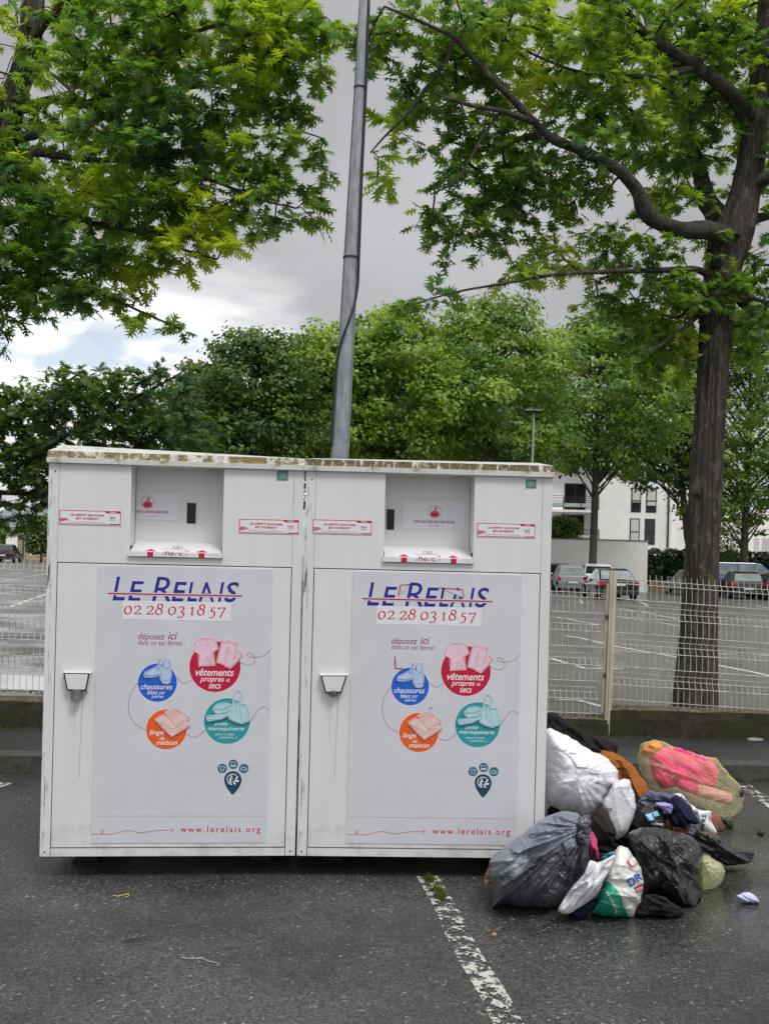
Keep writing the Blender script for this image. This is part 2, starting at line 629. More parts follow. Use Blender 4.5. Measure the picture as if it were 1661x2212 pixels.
DIG = {
    '0': [[(0.5 + 0.46 * math.cos(t), 0.5 + 0.48 * math.sin(t)) for t in [2 * PI * i / 24 for i in range(25)]]],
    '1': [[(0.12, 0.80), (0.45, 0.90), (0.62, 1.0)], [(0.62, 1.0), (0.45, 0.02)], [(0.10, 0.02), (0.85, 0.02)]],
    '2': [catmull([(0.12, 0.72), (0.25, 0.93), (0.58, 1.0), (0.88, 0.85), (0.78, 0.58), (0.45, 0.3), (0.04, 0.04)], 5), [(0.04, 0.05), (0.92, 0.05)], [(0.92, 0.05), (0.97, 0.2)]],
    '3': [catmull([(0.2, 0.82), (0.38, 0.97), (0.68, 0.98), (0.86, 0.82), (0.72, 0.62), (0.42, 0.54)], 5), catmull([(0.42, 0.54), (0.74, 0.47), (0.84, 0.26), (0.6, 0.06), (0.3, 0.0), (0.04, 0.08)], 5)],
    '5': [[(0.98, 0.98), (0.42, 0.96)], [(0.42, 0.98), (0.26, 0.6)], catmull([(0.26, 0.58), (0.55, 0.66), (0.82, 0.5), (0.78, 0.24), (0.5, 0.04), (0.2, 0.0), (0.02, 0.06)], 5)],
    '7': [[(0.12, 0.80), (0.18, 0.97)], [(0.14, 0.96), (0.99, 0.97)], [(0.97, 0.96), (0.60, 0.5), (0.35, 0.0)]],
    '8': [[(0.60 + 0.29 * math.cos(t) , 0.76 + 0.23 * math.sin(t)) for t in [2 * PI * i / 20 for i in range(21)]],
          [(0.44 + 0.40 * math.cos(t), 0.28 + 0.28 * math.sin(t)) for t in [2 * PI * i / 22 for i in range(23)]]],
}

CW, CD, CZ0, CZ1 = 1.2, 1.12, 0.11, 1.974
CONT = [(-1.5913, 4.809, 0.0951), (-0.3872, 4.9223, 0.0443)]


def LC(k, u, v, yo=0.0):
    """photo px -> (x, z) on the plane yo behind the front of container k"""
    X1, Y1, a = CONT[k]
    c, s_ = math.cos(a), math.sin(a)
    ox, oy = X1 - s_ * yo, Y1 + c * yo
    rx, rz = ray(u, v)
    x = (rx * oy - ox) / (c - rx * s_)
    return (x, H + rz * (oy + x * s_))


def LM(k, cr, yo=0.0):
    return lambda x, y: LC(k, *cr(x, y), yo)


cA = crop(240, 1400, 700, 1661)
cB = crop(310, 1560, 700, 1661)
cC = crop(500, 1860, 680, 1531)
c3 = crop(0, 1080, 961, 1661)
c4 = crop(700, 1080, 1422, 1661)
c7 = crop(0, 1640, 961, 1661)
c8 = crop(700, 1640, 1400, 1661)


# ------------------------------------------------------------------ the poster, drawn once
def make_poster():
    yd = -0.0035
    p = Print(yd, 0.00028)
    A, B, C, S = LM(0, cA), LM(0, cB), LM(0, cC), LM(0, c7)
    mats = [M['poster'], M['poster2'], M['labelwhite'], M['ink_blue'], M['ink_red'], M['ink_plum'], M['c_blue'], M['c_orange'],
            M['c_teal'], M['c_petrol'], M['c_petrol2'], M['ink_white'], M['ink_pink'], M['ink_sky'], M['ink_cream'], M['ink_aqua'], M['ink_grey']]
    PO, PS, LW, IB, IR, IP, CB_, CO_, CT_, CP, CP2, IW, PK, SKY, CRM, AQ, GR = range(17)
    tl, tr = LM(0, c3)(425, 578), LM(0, c3)(1180, 591)
    bl, br = S(397, 812), S(1152, 800)
    x0, x1 = (tl[0] + bl[0]) / 2, (tr[0] + br[0]) / 2
    z0, z1 = (bl[1] + br[1]) / 2, (tl[1] + tr[1]) / 2
    zs = (S(400, 694)[1] + S(1150, 689)[1]) / 2
    p.mb.box(x0, x1, yd, yd + 0.0030, zs + 0.002, z1, PO)
    p.mb.box(x0 - 0.001, x1 - 0.001, yd + 0.0003, yd + 0.0030, z0, zs, PS)

    def R(m, xa, yb, xb, ya):                    # px rectangle -> local rectangle
        a, b = m(xa, yb), m(xb, ya)
        return (a[0], a[1], b[0], b[1])
    # logo
    for ch, r, bo in (('L', (153, 363, 270, 150), .008), ('E', (292, 366, 437, 191), .012), ('R', (508, 371, 683, 153), .0), ('E', (684, 371, 825, 198), .012),
                      ('L', (826, 372, 918, 197), .012), ('A', (926, 375, 1073, 199), .012), ('I', (1103, 375, 1160, 199), .012), ('S', (1160, 379, 1292, 198), .012)):
        p.text(ch, R(A, *r), IB, 1, 0.0 if ch == 'A' else 0.2, bo)
    a, b = A(112, 305), A(1322, 320)
    zm = (a[1] + b[1]) / 2
    p.rect(a[0], zm - 0.0078, b[0], zm + 0.0078, PO, 2)
    p.rect(a[0], zm - 0.0034, b[0], zm + 0.0034, IR, 3)
    # phone number on its paler strip
    a, b = A(242, 533), A(1224, 383)
    p.rect(a[0], a[1], b[0], b[1], LW, 2)
    for ch, r in (('0', (260, 489, 325, 414)), ('2', (343, 488, 412, 414)), ('2', (457, 490, 525, 416)), ('8', (538, 490, 612, 396)), ('0', (656, 494, 723, 420)),
                  ('3', (736, 518, 805, 420)), ('1', (852, 495, 890, 424)), ('8', (918, 497, 990, 401)), ('5', (1024, 521, 1082, 428)), ('7', (1098, 524, 1172, 429))):
        q = R(A, *r)
        for st in DIG[ch]:
            pts = []
            for (sx, sz) in st:
                sh = 0.12 * (sz - 0.5) if ch in '0' else 0.0
                pts.append((q[0] + (sx + sh) * (q[2] - q[0]), q[1] + sz * (q[3] - q[1])))
            p.ribbon(pts, 0.0074, IR, 3, nib=(0.35, 0.0028))

    def T(m, body, r, mi, layer, shear=0.28, bold=0.0):
        p.text(body, R(m, *r), mi, layer, shear, bold)
    T(B, 'déposez', (150, 182, 440, 98), IP, 1, .28, .004)
    T(B, 'ici', (470, 163, 572, 86), IP, 1, .28, .008)
    T(B, 'dans un sac fermé :', (150, 221, 655, 174), IP, 1)

    def circ(cx_, cy_, r, mi):
        c = B(cx_, cy_)
        e = B(cx_ + r, cy_)
        rr = e[0] - c[0]
        p.disc(c[0], c[1], rr + 0.0022, rr + 0.0022, IW, 1)
        p.disc(c[0], c[1], rr, rr, mi, 2)
    # linking threads
    for th in ([(560, 565), (605, 612), (650, 628), (728, 588)], [(152, 625), (78, 735), (52, 900), (110, 1050), (238, 1126)], [(665, 1172), (760, 1203), (872, 1128)],
               [(1243, 412), (1330, 437), (1392, 405), (1388, 345), (1340, 305), (1312, 330), (1360, 354), (1440, 350), (1505, 325), (1562, 272)],
               [(1343, 1045), (1395, 965), (1450, 895), (1500, 885), (1550, 920)]):
        p.ribbon([B(x, y) for x, y in catmull(th, 8)], 0.0022, IP, 1)
    circ(360, 622, 207, CB_)
    circ(972, 452, 272, IR)
    circ(456, 1118, 216, CO_)
    circ(1100, 1030, 246, CT_)

    lay = [3]

    def cut(pts, fill, line, lw=0.0022, grow=9.0):
        """a drawn item: white border, pale fill, thin outline"""
        lay[0] += 4
        n = len(pts)
        cx_ = sum(q[0] for q in pts) / n
        cy_ = sum(q[1] for q in pts) / n
        big = []
        for (x, y) in pts:
            d = math.hypot(x - cx_, y - cy_) or 1
            big.append((x + (x - cx_) / d * grow, y + (y - cy_) / d * grow))
        p.poly([B(*q) for q in reversed(big)], IW, lay[0])
        p.poly([B(*q) for q in reversed(pts)], fill, lay[0] + 1)
        p.ribbon([B(*q) for q in pts], lw, line, lay[0] + 2, closed=True)

    def strokes(lines, mi, w=0.0016):
        for ln in lines:
            p.ribbon([B(*q) for q in ln], w, mi, lay[0] + 2)
    cut([(760, 190), (812, 160), (850, 152), (900, 150), (955, 163), (980, 195), (1002, 265), (952, 295), (962, 360), (975, 432), (890, 436), (800, 442), (800, 312), (740, 288)], PK, IR)
    strokes([[(850, 155), (880, 180), (905, 155)], [(950, 300), (940, 360)], [(805, 320), (812, 380)], [(870, 400), (905, 330)], [(930, 420), (915, 350)]], IR)
    cut([(1050, 160), (1205, 196), (1190, 306), (1230, 285), (1266, 325), (1200, 400), (1138, 466), (1078, 440), (1070, 428), (992, 405)], PK, IR)
    strokes([[(1045, 185), (1202, 220)], [(1095, 320), (1080, 420)], [(1190, 306), (1165, 380)], [(1225, 292), (1256, 332)], [(1110, 225), (1095, 320)]], IR)
    cut([(222, 540), (238, 503), (300, 482), (338, 455), (372, 410), (408, 432), (412, 500), (390, 542), (300, 562), (235, 562)], SKY, CB_)
    cut([(420, 400), (452, 362), (482, 372), (497, 440), (506, 520), (500, 605), (470, 630), (420, 622), (392, 575), (398, 500), (428, 450)], SKY, CB_)
    strokes([[(340, 455), (375, 490)], [(355, 440), (390, 470)], [(370, 420), (405, 445)], [(230, 540), (300, 548), (390, 528)], [(430, 450), (460, 470), (495, 440)], [(440, 480), (490, 470)],
             [(355, 368), (392, 385), (380, 405), (372, 412)], [(405, 365), (385, 390)], [(400, 575), (440, 600), (500, 590)]], CB_)
    cut([(345, 1003), (425, 962), (520, 985), (640, 1010), (706, 1045), (702, 1084), (600, 1135), (512, 1190), (430, 1110), (352, 1030)], CRM, IR)
    cut([(440, 935), (530, 894), (610, 935), (700, 992), (635, 1035), (562, 1085), (500, 1010)], CRM, IR)
    strokes([[(440 + 60 * i / 3 * 1.0, 935 + 50 * i / 3 * 1.0), (530 + 85 * i / 3, 894 + 48 * i / 3)] for i in range(1, 4)] +
            [[(462 + 25 * i, 925 - 10 * i), (585 + 26 * i, 1070 - 18 * i)] for i in range(5)] + [[(365, 1025), (515, 1150), (700, 1070)], [(400, 1040), (520, 1115), (660, 1060)]], IR, 0.001)
    for r0 in ((45, 78), (30, 60)):
        p.ribbon([B(1213 + r0[0] * math.cos(t), 775 + r0[1] * math.sin(t)) for t in [2 * PI * i / 30 for i in range(30)]], 0.0035, AQ, 5, closed=True)
    p.ribbon([B(*q) for q in catmull([(1165, 860), (1180, 740), (1218, 700), (1270, 740), (1305, 850)], 8)], 0.007, IW, 3)
    p.ribbon([B(*q) for q in catmull([(1165, 860), (1180, 740), (1218, 700), (1270, 740), (1305, 850)], 8)], 0.0045, AQ, 4)
    cut([(1148, 858), (1230, 848), (1308, 852), (1330, 930), (1342, 1020), (1255, 1052), (1185, 1030), (1122, 1000), (1135, 930)], AQ, CT_)
    strokes([[(1148, 870), (1230, 868), (1262, 1045)], [(1230, 868), (1305, 862)], [(1190, 890), (1200, 930)]], CT_)
    cut([(960, 885), (1000, 850), (1060, 836), (1128, 842), (1136, 900), (1090, 940), (1000, 952), (962, 925)], AQ, CT_)
    cut([(893, 968), (960, 960), (1060, 950), (1110, 932), (1114, 972), (1030, 1005), (915, 1030), (892, 1010)], AQ, CT_)
    strokes([[(970, 900), (1050, 905), (1132, 870)], [(905, 980), (945, 975), (950, 1005), (910, 1012), (905, 980)]], CT_, 0.0018)
    for body, r, bo in (('vêtements', (765, 549, 1172, 478), .012), ('propres', (812, 628, 1070, 572), .008), ('et', (1090, 612, 1132, 577), .004), ('secs', (903, 685, 1035, 638), .008),
                        ('chaussures', (182, 692, 520, 636), .008), ('liées', (250, 748, 362, 700), .006), ('par', (375, 757, 447, 718), 0), ('paires', (298, 795, 427, 752), 0),
                        ('linge', (275, 1192, 430, 1125), .008), ('de', (383, 1232, 438, 1193), .004), ('maison', (345, 1284, 570, 1234), .008),
                        ('petite', (965, 1090, 1105, 1040), .004), ('maroquinerie', (895, 1142, 1282, 1092), .006),
                        ('(sacs à main,', (973, 1190, 1180, 1158), 0), ('ceintures...)', (1015, 1222, 1205, 1190), 0)):
        T(B, body, r, IW, 4, .28, bo)
    # sorting marker: three small discs over a map pin with a walking figure
    for (cx_, cy_) in ((480, 515), (712, 425), (937, 515)):
        c, e = C(cx_, cy_), C(cx_ + 101, cy_)
        p.disc(c[0], c[1], e[0] - c[0], e[0] - c[0], CP2, 1)
    p.ribbon([C(*q) for q in [(425, 482), (455, 470), (505, 470), (535, 482), (522, 515), (510, 512), (510, 565), (450, 565), (450, 512), (438, 515)]], 0.0022, IW, 2, closed=True)
    p.ribbon([C(*q) for q in [(662, 380), (762, 380), (762, 470), (662, 470)]], 0.0022, IW, 2, closed=True)
    p.poly([C(*q) for q in [(662, 470), (762, 470), (762, 445), (662, 445)]], IW, 2)
    p.ribbon([C(*q) for q in [(872, 505), (890, 500), (930, 480), (1000, 520), (1000, 548), (872, 545)]], 0.0026, IW, 2, closed=True)
    pin = [(702 + 185 * math.cos(t), 752 - 182 * math.sin(t)) for t in [PI * (-0.06 + 1.12 * i / 26) for i in range(27)]]
    pin += catmull([pin[-1], (560, 900), (640, 1018), (697, 1080)], 5)[1:] + catmull([(697, 1080), (765, 1010), (850, 890), pin[0]], 5)[1:-1]
    p.poly([C(*q) for q in reversed(pin)], CP, 1)
    ring = [(700 + 118 * math.cos(t), 745 - 112 * math.sin(t)) for t in [PI * (0.27 + 1.20 * i / 24) for i in range(25)]]
    p.ribbon([C(*q) for q in ring], 0.0034, IW, 2)
    c = C(672, 680)
    p.disc(c[0], c[1], 0.0042, 0.0042, IW, 2, 16)
    for st, w in (([(662, 705), (650, 770)], .007), ([(645, 770), (622, 820)], .0045), ([(660, 770), (668, 835)], .0045), ([(668, 712), (715, 738)], .0035), ([(645, 712), (632, 770)], .003)):
        p.ribbon([C(*q) for q in st], w, IW, 2)
    for st in ([(790, 670), (812, 700), (785, 745), (750, 765)], [(830, 760), (815, 795), (775, 800), (725, 775)], [(770, 850), (735, 850), (712, 820), (712, 780)]):
        p.poly([C(*q) for q in reversed(catmull(st, 5, True))], IW, 2)
    # bottom strip
    T(S, 'www.lerelais.org', (781, 768, 1126, 735), IR, 2, 0.0, .01) if False else p.text('www.lerelais.org', R(S, 781, 769, 1126, 734), IR, 1, 0.0, .006, 1.35)
    p.ribbon([S(*q) for q in catmull([(398, 768), (428, 769), (450, 760), (447, 751), (438, 757), (444, 768), (490, 767), (555, 753), (610, 762), (680, 753), (748, 751)], 8)], 0.0022, IR, 1)
    p.ribbon([S(*q) for q in [(738, 741), (750, 751), (737, 763)]], 0.0022, IR, 1)
    # wear: hairline scratches and scuffs with their own shape
    for ln in ([(1080, 560), (1085, 625)], [(860, 1330), (900, 1345)], [(190, 40), (200, 52)]):
        p.ribbon([B(*q) for q in ln], 0.0014, GR, 1)
    return p.mb, mats


def warning_sticker(mb, x, z, w, rot=0.0):
    """red-framed notice LE DÉPÔT SAUVAGE EST INTERDIT; (x, z) lower left corner, materials 0 white 1 red 2 black"""
    h = w * 0.232
    p = Print(-0.0016, 0.0004)
    cs, sn = math.cos(rot), math.sin(rot)

    def m(a, b):                                   # zoom px of the sticker -> local
        X, Z = (a - 85) / 1415 * w, (541 - (b - 38 * (a - 85) / 1415)) / 330 * h
        return (x + X * cs - Z * sn, z + X * sn + Z * cs)

    def rc(a0, b0, a1, b1, mi, ly):
        p.poly([m(a0, b1 + 38 * (a0 - 85) / 1415), m(a1, b1 + 38 * (a1 - 85) / 1415), m(a1, b0 + 38 * (a1 - 85) / 1415), m(a0, b0 + 38 * (a0 - 85) / 1415)], mi, ly)

    def tx(body, a0, b0, a1, b1, mi, bo):
        q0, q1 = m(a0, b1 + 38 * (a0 - 85) / 1415), m(a1, b0 + 38 * (a1 - 85) / 1415)
        p.text(body, (q0[0], min(q0[1], q1[1]), q1[0], max(q0[1], q1[1])), mi, 2, 0, bo)
    rc(72, 200, 1520, 552, 0, 0)
    for r in ((85, 210, 1500, 226), (85, 526, 1500, 541), (85, 210, 102, 541), (1484, 210, 1500, 541)):
        rc(*r, 1, 1)
    p.poly([m(1115, 244), m(1160, 295), m(1490, 304), m(1490, 250)], 1, 1)
    rc(1230, 226, 1370, 240, 0, 2)
    rc(1290, 246, 1405, 252, 0, 2)
    p.poly([m(1230, 560), m(1265, 545), m(1490, 548), m(1490, 568)], 1, 1)
    tx('LE DÉPÔT SAUVAGE', 345, 286, 1110, 342, 1, .028)
    tx('EST INTERDIT', 465, 378, 990, 426, 1, .028)
    tx('PROCÉDURE DE RETRAIT ET ENQUÊTE EN COURS', 295, 480, 1140, 497, 2, .02)
    for r in ((105, 398, 255, 418), (105, 428, 295, 452), (105, 462, 210, 482)):
        rc(*r, 1, 1)
    tx('135 €', 1245, 345, 1372, 390, 2, .03)
    tx('d\'amende', 1250, 408, 1370, 430, 2, .02)
    for (a, b) in ((1240, 325), (1378, 315), (1240, 455), (1385, 450)):
        rc(a - 8, b - 5, a + 8, b + 5, 2, 1)
    return p.mb


POSTER_MB, POSTER_MATS = make_poster()


def make_container(k, label):
    X1, Y1, ang = CONT[k]
    root = empty('clothes_container', (X1, Y1, 0), ang)
    tag(root, label, 'clothing bank', 'clothing collection banks side by side')
    mp_ = lambda u, v, yo=0.0: LC(k, u, v, yo)
    if k == 0:
        rx0, rz1 = mp_(285, 1007)
        rx1 = mp_(485, 1011)[0]
        rz0 = mp_(380, 1204)[1]
    else:
        rx0 = (mp_(833, 1023)[0] + mp_(828.4, 1213)[0]) / 2
        rx1 = (mp_(1026, 1029)[0] + mp_(1021, 1219)[0]) / 2
        rz0 = mp_(925, 1216)[1]
    rd = 0.17
    dz1 = 1.497                                    # door top
    pw = 0.047
    # ---- body: welded shell with a recess for the chute, corner posts, upper front panel and bottom rail
    b = MB()
    wall, post, seam, inner = 0, 1, 2, 3
    b.box(0.004, CW - 0.004, 0.022, CD, CZ0, rz0, wall, seam)  # core front coloured black: shade of the panel gaps painted in
    b.box(0.004, CW - 0.004, rd, CD - 0.002, rz0 + 0.0005, CZ1 - 0.001, wall, inner)
    b.box(0.004, rx0, 0.022, rd - 0.0005, rz0 + 0.0005, CZ1 - 0.001, inner, seam)
    b.box(rx1, CW - 0.004, 0.022, rd - 0.0005, rz0 + 0.0005, CZ1 - 0.001, inner, seam)
    b.box(0.0, pw, 0.0, 0.021, CZ0 - 0.001, CZ1, post)
    b.box(CW - pw, CW, 0.0, 0.021, CZ0 - 0.001, CZ1, wall)
    b.box(pw + 0.003, CW - pw - 0.003, 0.0, 0.021, CZ0 - 0.001, CZ0 + 0.036, wall)
    up0, up1 = pw + 0.0012, CW - pw - 0.0012
    b.box(up0, rx0, 0.001, 0.021, dz1 + 0.005, CZ1, wall)
    b.box(rx1, up1, 0.001, 0.021, dz1 + 0.005, CZ1, wall)
    b.box(rx0 + 0.0002, rx1 - 0.0002, 0.001, 0.021, dz1 + 0.005, rz0 - 0.002, wall)
    for (sx, sz) in ((0.022, CZ0 + 0.02), (CW - 0.022, CZ0 + 0.02), (0.03, 1.93)):
        b.tube([(sx, 0.002, sz), (sx, -0.002, sz)], 0.004, 8, seam)
    body = b.build('body', [M['paint'], M['paint_post'], M['seam'], M['paint_clean']], root)
    # ---- door
    d = MB()
    d.box(pw + 0.004, CW - pw - 0.004, -0.0005, 0.020, CZ0 + 0.041, dz1, 0)
    door = d.build('door', [M['paint']], root, bevel=0.002)
    if k == 0:
        post_o = POSTER_MB.build('poster', POSTER_MATS, door)
        make_container.poster = post_o.data
    else:
        link_mesh('poster', make_container.poster, door)
        # remains of an older label still stuck round the logo
        Q = LM(1, c4)
        groups = [[], [], [], []]
        for st in ([(683, 940), (690, 880), (745, 876)], [(915, 895), (1050, 905), (1052, 955)], [(660, 1288), (662, 1358), (712, 1360)]):
            groups[{683: 0, 915: 1, 660: 2}[st[0][0]]].append(('s', st))
        for pl in ([(694, 888), (735, 884), (700, 930)], [(945, 905), (1046, 912), (1046, 950)], [(668, 1300), (708, 1355), (668, 1354)], [(960, 880), (1080, 945), (1010, 905)]):
            groups[{694: 0, 945: 1, 960: 1, 668: 2}[pl[0][0]]].append(('p', pl))
        groups[3].append(('g', [(855, 1598), (862, 1578), (880, 1586), (868, 1588)]))
        for gq in groups:
            r = Print(-0.0035, 0.0004)
            for i_, (ty, pl) in enumerate(gq):
                if ty == 's':
                    r.ribbon([Q(*q) for q in pl], 0.0045, 0, 9)
                else:
                    r.poly([Q(*q) for q in reversed(pl)], 1 if ty == 'p' else 2, 6 + i_)
            r.mb.build('torn_sticker', [M['ink_red2'], M['poster2'], M['ink_grey']], door)
    # ---- lock housing
    lk = crop(140, 1650, 260, 1661)
    if k == 0:
        q = [LC(0, *lk(*p_)) for p_ in ((318, 412), (1232, 425), (1108, 1030), (432, 1015))]
    else:
        q = [LC(1, *c8(*p_)) for p_ in ((241, 110), (398, 110), (365, 212), (268, 212))]
    lo = MB()
    cxm, czm = sum(p_[0] for p_ in q) / 4, sum(p_[1] for p_ in q) / 4
    sh = lambda f: [(cxm + (p_[0] - cxm) * f, czm + (p_[1] - czm) * f + (1 - f) * 0.006) for p_ in q]
    poly_b, poly_d, poly_f = sh(1.08), sh(1.0), sh(0.87)
    lo.hexa([(x, -0.030, z) for x, z in poly_d], [(x, -0.0005, z) for x, z in poly_b], 0)
    lo.hexa([(x, -0.032, z) for x, z in poly_d], [(x, -0.0302, z) for x, z in poly_d], 1)
    lo.hexa([(x, -0.0345, z) for x, z in poly_f], [(x, -0.0322, z) for x, z in poly_f], 0)
    zb = min(p_[1] for p_ in q)
    if k == 0:
        for i in range(9):
            lo.blob((cxm - 0.024 + i * 0.006, -0.032, zb + 0.002 + 0.0015 * math.sin(i * 2.1)), (0.005, 0.003, 0.0028), 8, 6, 2 if i % 3 else 1)
        lo.blob((cxm + 0.030, -0.031, zb + 0.004), (0.004, 0.004, 0.006), 8, 6, 2)
        lo.tube([(cxm - 0.003, -0.024, zb + 0.004), (cxm - 0.003, -0.024, zb - 0.047)], 0.0235, 20, 3)
    else:
        lo.tube([(cxm, -0.0345, zb - 0.002), (cxm, -0.001, zb - 0.002)], 0.0195, 20, 1)
        for rr in (0.0125, 0.007):
            lo.tube([(cxm + rr * math.cos(t), -0.036, zb - 0.006 + rr * math.sin(t)) for t in [2 * PI * i / 16 for i in range(17)]], 0.0022, 6, 3)
        for i in range(5):
            lo.blob((cxm - 0.016 + i * 0.007, -0.0348, zb + 0.004 + 0.002 * (i % 2)), (0.005, 0.002, 0.003), 8, 6, 1)
    lo.build('lock_housing', [M['paint'], M['dark'], M['rust'], M['lockgrey']], door)
    # rust run below the lock
    s_ = Print(-0.0009, 0.0003)
    s_.ribbon([(cxm + 0.024, zb - 0.002), (cxm + 0.022, zb - 0.10), (cxm + 0.018, zb - 0.26), (cxm + 0.016, zb - 0.42)], 0.0035, 0, 1)
    s_.ribbon([(cxm - 0.012, zb - 0.05), (cxm - 0.013, zb - 0.22)], 0.0022, 0, 1)
    s_.mb.build('rust_streak', [M['streak']], door)
    # ---- deposit flap with arrows and "merci!"
    zl1 = mp_(*( (380, 1193.3) if k == 0 else (925, 1205.0)))[1]
    zl0 = rz0 + 0.001
    zb1 = mp_(*( (380, 1171.2) if k == 0 else (925, 1181.5)), 0.15)[1]
    yf = -0.014
    t = MB()
    x0, x1 = rx0 + 0.001, rx1 - 0.001
    prof = [(yf, zl0), (yf, zl1), (0.158, zb1), (0.168, zb1 - 0.01), (0.168, zl0)]
    n = len(prof)
    xs0 = [x0 - 0.006, x0 - 0.006, x0 + 0.004, x0 + 0.004, x0 + 0.004]
    xs1 = [x1 + 0.006, x1 + 0.006, x1 - 0.004, x1 - 0.004, x1 - 0.004]
    # front lip overlaps the panel edges, so the flap is split at the panel face
    t.hexa([(x0 - 0.005, yf, zl0), (x1 + 0.005, yf, zl0), (x1 + 0.005, yf, zl1), (x0 - 0.005, yf, zl1)],
           [(x0 - 0.005, -0.0005, zl0), (x1 + 0.005, -0.0005, zl0), (x1 + 0.005, -0.0005, zl1), (x0 - 0.005, -0.0005, zl1)], 0)
    sl = (zb1 - zl1) / (0.158 - yf)
    zz = lambda y: zl1 + (y - yf) * sl
    t.hexa([(x0 + 0.003, yf + 0.0004, zl0 + 0.001), (x1 - 0.003, yf + 0.0004, zl0 + 0.001), (x1 - 0.003, yf + 0.0004, zl1 + 0.0008), (x0 + 0.003, yf + 0.0004, zl1 + 0.0008)],
           [(x0 + 0.003, 0.158, zl0 + 0.001), (x1 - 0.003, 0.158, zl0 + 0.001), (x1 - 0.003, 0.158, zb1), (x0 + 0.003, 0.158, zb1)], 0)
    for xx in (x0 + 0.0015, x1 - 0.0015):
        t.box(xx - 0.001, xx + 0.001, 0.012, 0.07, zl0 + 0.004, zl1 + 0.028, 1)

    def bend(off):
        def fn(x, z):
            if z <= zl1:
                return (x, yf - off, z)
            dd = (z - zl1) * 2.6
            return (x, yf + dd, zl1 + dd * sl + off + 0.0008)
        return fn
    f = Print(0)
    wx = x1 - x0
    f0, f1 = bend(0.0008), bend(0.0014)

    def strip(xa, za, xb, zb_, mi, fn):
        zs_ = sorted({za, zb_} | ({zl1, zl1 + 1e-4} if za < zl1 < zb_ else set()))
        for a_, b_ in zip(zs_[:-1], zs_[1:]):
            f.mb.add([fn(xa, a_), fn(xb, a_), fn(xb, b_), fn(xa, b_)], [(0, 1, 2, 3)], mi)
    strip(x0 + wx * 0.13, zl0 + 0.001, x0 + wx * 0.87, zl1 + 0.045, 2, f0)
    for fx in (0.225, 0.78):
        xm = x0 + wx * fx
        strip(xm - 0.014, zl0 + 0.001, xm + 0.014, zl1 - 0.0004, 3, f1)
        f.mb.add([f1(xm - 0.028, zl1 + 0.001), f1(xm + 0.028, zl1 + 0.001), f1(xm, zl1 + 0.016)], [(0, 1, 2)], 3)
    f.text('merci!', (x0 + wx * 0.352, zl0 + 0.008, x0 + wx * 0.635, zl1 + 0.012), 4, 0, 0.25, 0.01, 1.0, f1)
    xm = x0 + wx * 0.50
    ov = [(xm + 0.024 * math.cos(a_), zl1 + 0.030 + 0.008 * math.sin(a_)) for a_ in [2 * PI * i / 28 for i in range(28)]]
    ovi = [(xm + 0.0205 * math.cos(a_), zl1 + 0.030 + 0.0062 * math.sin(a_)) for a_ in [2 * PI * i / 28 for i in range(28)]]
    f.mb.add([f1(*q_) for q_ in ov] + [f1(*q_) for q_ in ovi], [(i, (i + 1) % 28, (i + 1) % 28 + 28, i + 28) for i in range(28)], 4)
    f.mb.add([f1(xm - 0.008, zl1 + 0.032), f1(xm + 0.002, zl1 + 0.026), f1(xm + 0.010, zl1 + 0.029), f1(xm - 0.001, zl1 + 0.031)], [(0, 1, 2, 3)], 4)
    strip(xm - 0.07, zl1 + 0.0175, xm + 0.05, zl1 + 0.0190, 4, f1)
    t.add(f.mb.v, f.mb.f, f.mb.m)
    t.build('deposit_flap', [M['paint'], M['seam'], M['labelwhite'], M['ink_red'], M['ink_plum']], root)
    # ---- chute back: rotating drum face, handle slot and bag notice
    c = MB()
    c.box(rx0 + 0.002, rx1 - 0.002, rd - 0.012, rd - 0.001, rz0 + 0.002, CZ1 - 0.002, 0)
    c.build('chute_drum', [M['paint_clean']], root)
    pl = rd - 0.013
    sl_ = MB()
    if k == 0:
        a, bb = mp_(404, 1130.3, pl), mp_(424, 1086.8, pl)
    else:
        a, bb = mp_(834.5, 1143.7, pl), mp_(852, 1100.5, pl)
    fr = 0.004
    sl_.box(a[0], bb[0], pl - 0.003, pl, a[1], bb[1], 0)
    sl_.box(a[0] + fr, bb[0] - fr, pl - 0.006, pl - 0.0031, a[1] + fr, a[1] + 0.014, 1)
    sl_.build('handle_slot', [M['dark'], M['steel_dark']], root)
    no = Print(pl - 0.001, 0.0004)
    if k == 0:
        a, bb = mp_(288, 1122, pl), mp_(390, 1066, pl)
        a = (max(a[0], rx0 + 0.004), a[1])
        ic = mp_(319.5, 1084.5, pl)
        tx = (mp_(286, 1108, pl), mp_(364.5, 1101.5, pl), 'tre sac doit être bien fermé')
    else:
        a, bb = mp_(869, 1142, pl), mp_(1004, 1084.7, pl)
        ic = mp_(939, 1105.5, pl)
        tx = (mp_(893, 1130.5, pl), mp_(982, 1122, pl), 'votre sac doit être bien fermé')
    no.rect(a[0], a[1], bb[0], bb[1], 0, 0)
    rr = 0.0305
    no.ribbon([(ic[0] + rr * math.cos(t_), ic[1] + rr * math.sin(t_)) for t_ in [2 * PI * i / 36 for i in range(36)]], 0.002, 1, 1, closed=True)
    no.poly([(ic[0] + x, ic[1] + z) for x, z in [(-0.022, -0.017), (-0.012, -0.026), (0.012, -0.026), (0.022, -0.017), (0.020, -0.004), (0.010, 0.007), (-0.008, 0.007), (-0.020, -0.004)]], 1, 1)
    no.poly([(ic[0] + x, ic[1] + z) for x, z in [(-0.002, 0.008), (0.004, 0.010), (0.013, 0.018), (0.002, 0.024), (-0.001, 0.018)]], 1, 1)
    for xx in (-0.010, -0.003, 0.005, 0.012):
        no.ribbon([(ic[0] + xx, ic[1] + 0.005), (ic[0] + xx * 1.3, ic[1] - 0.006)], 0.0014, 0, 2)
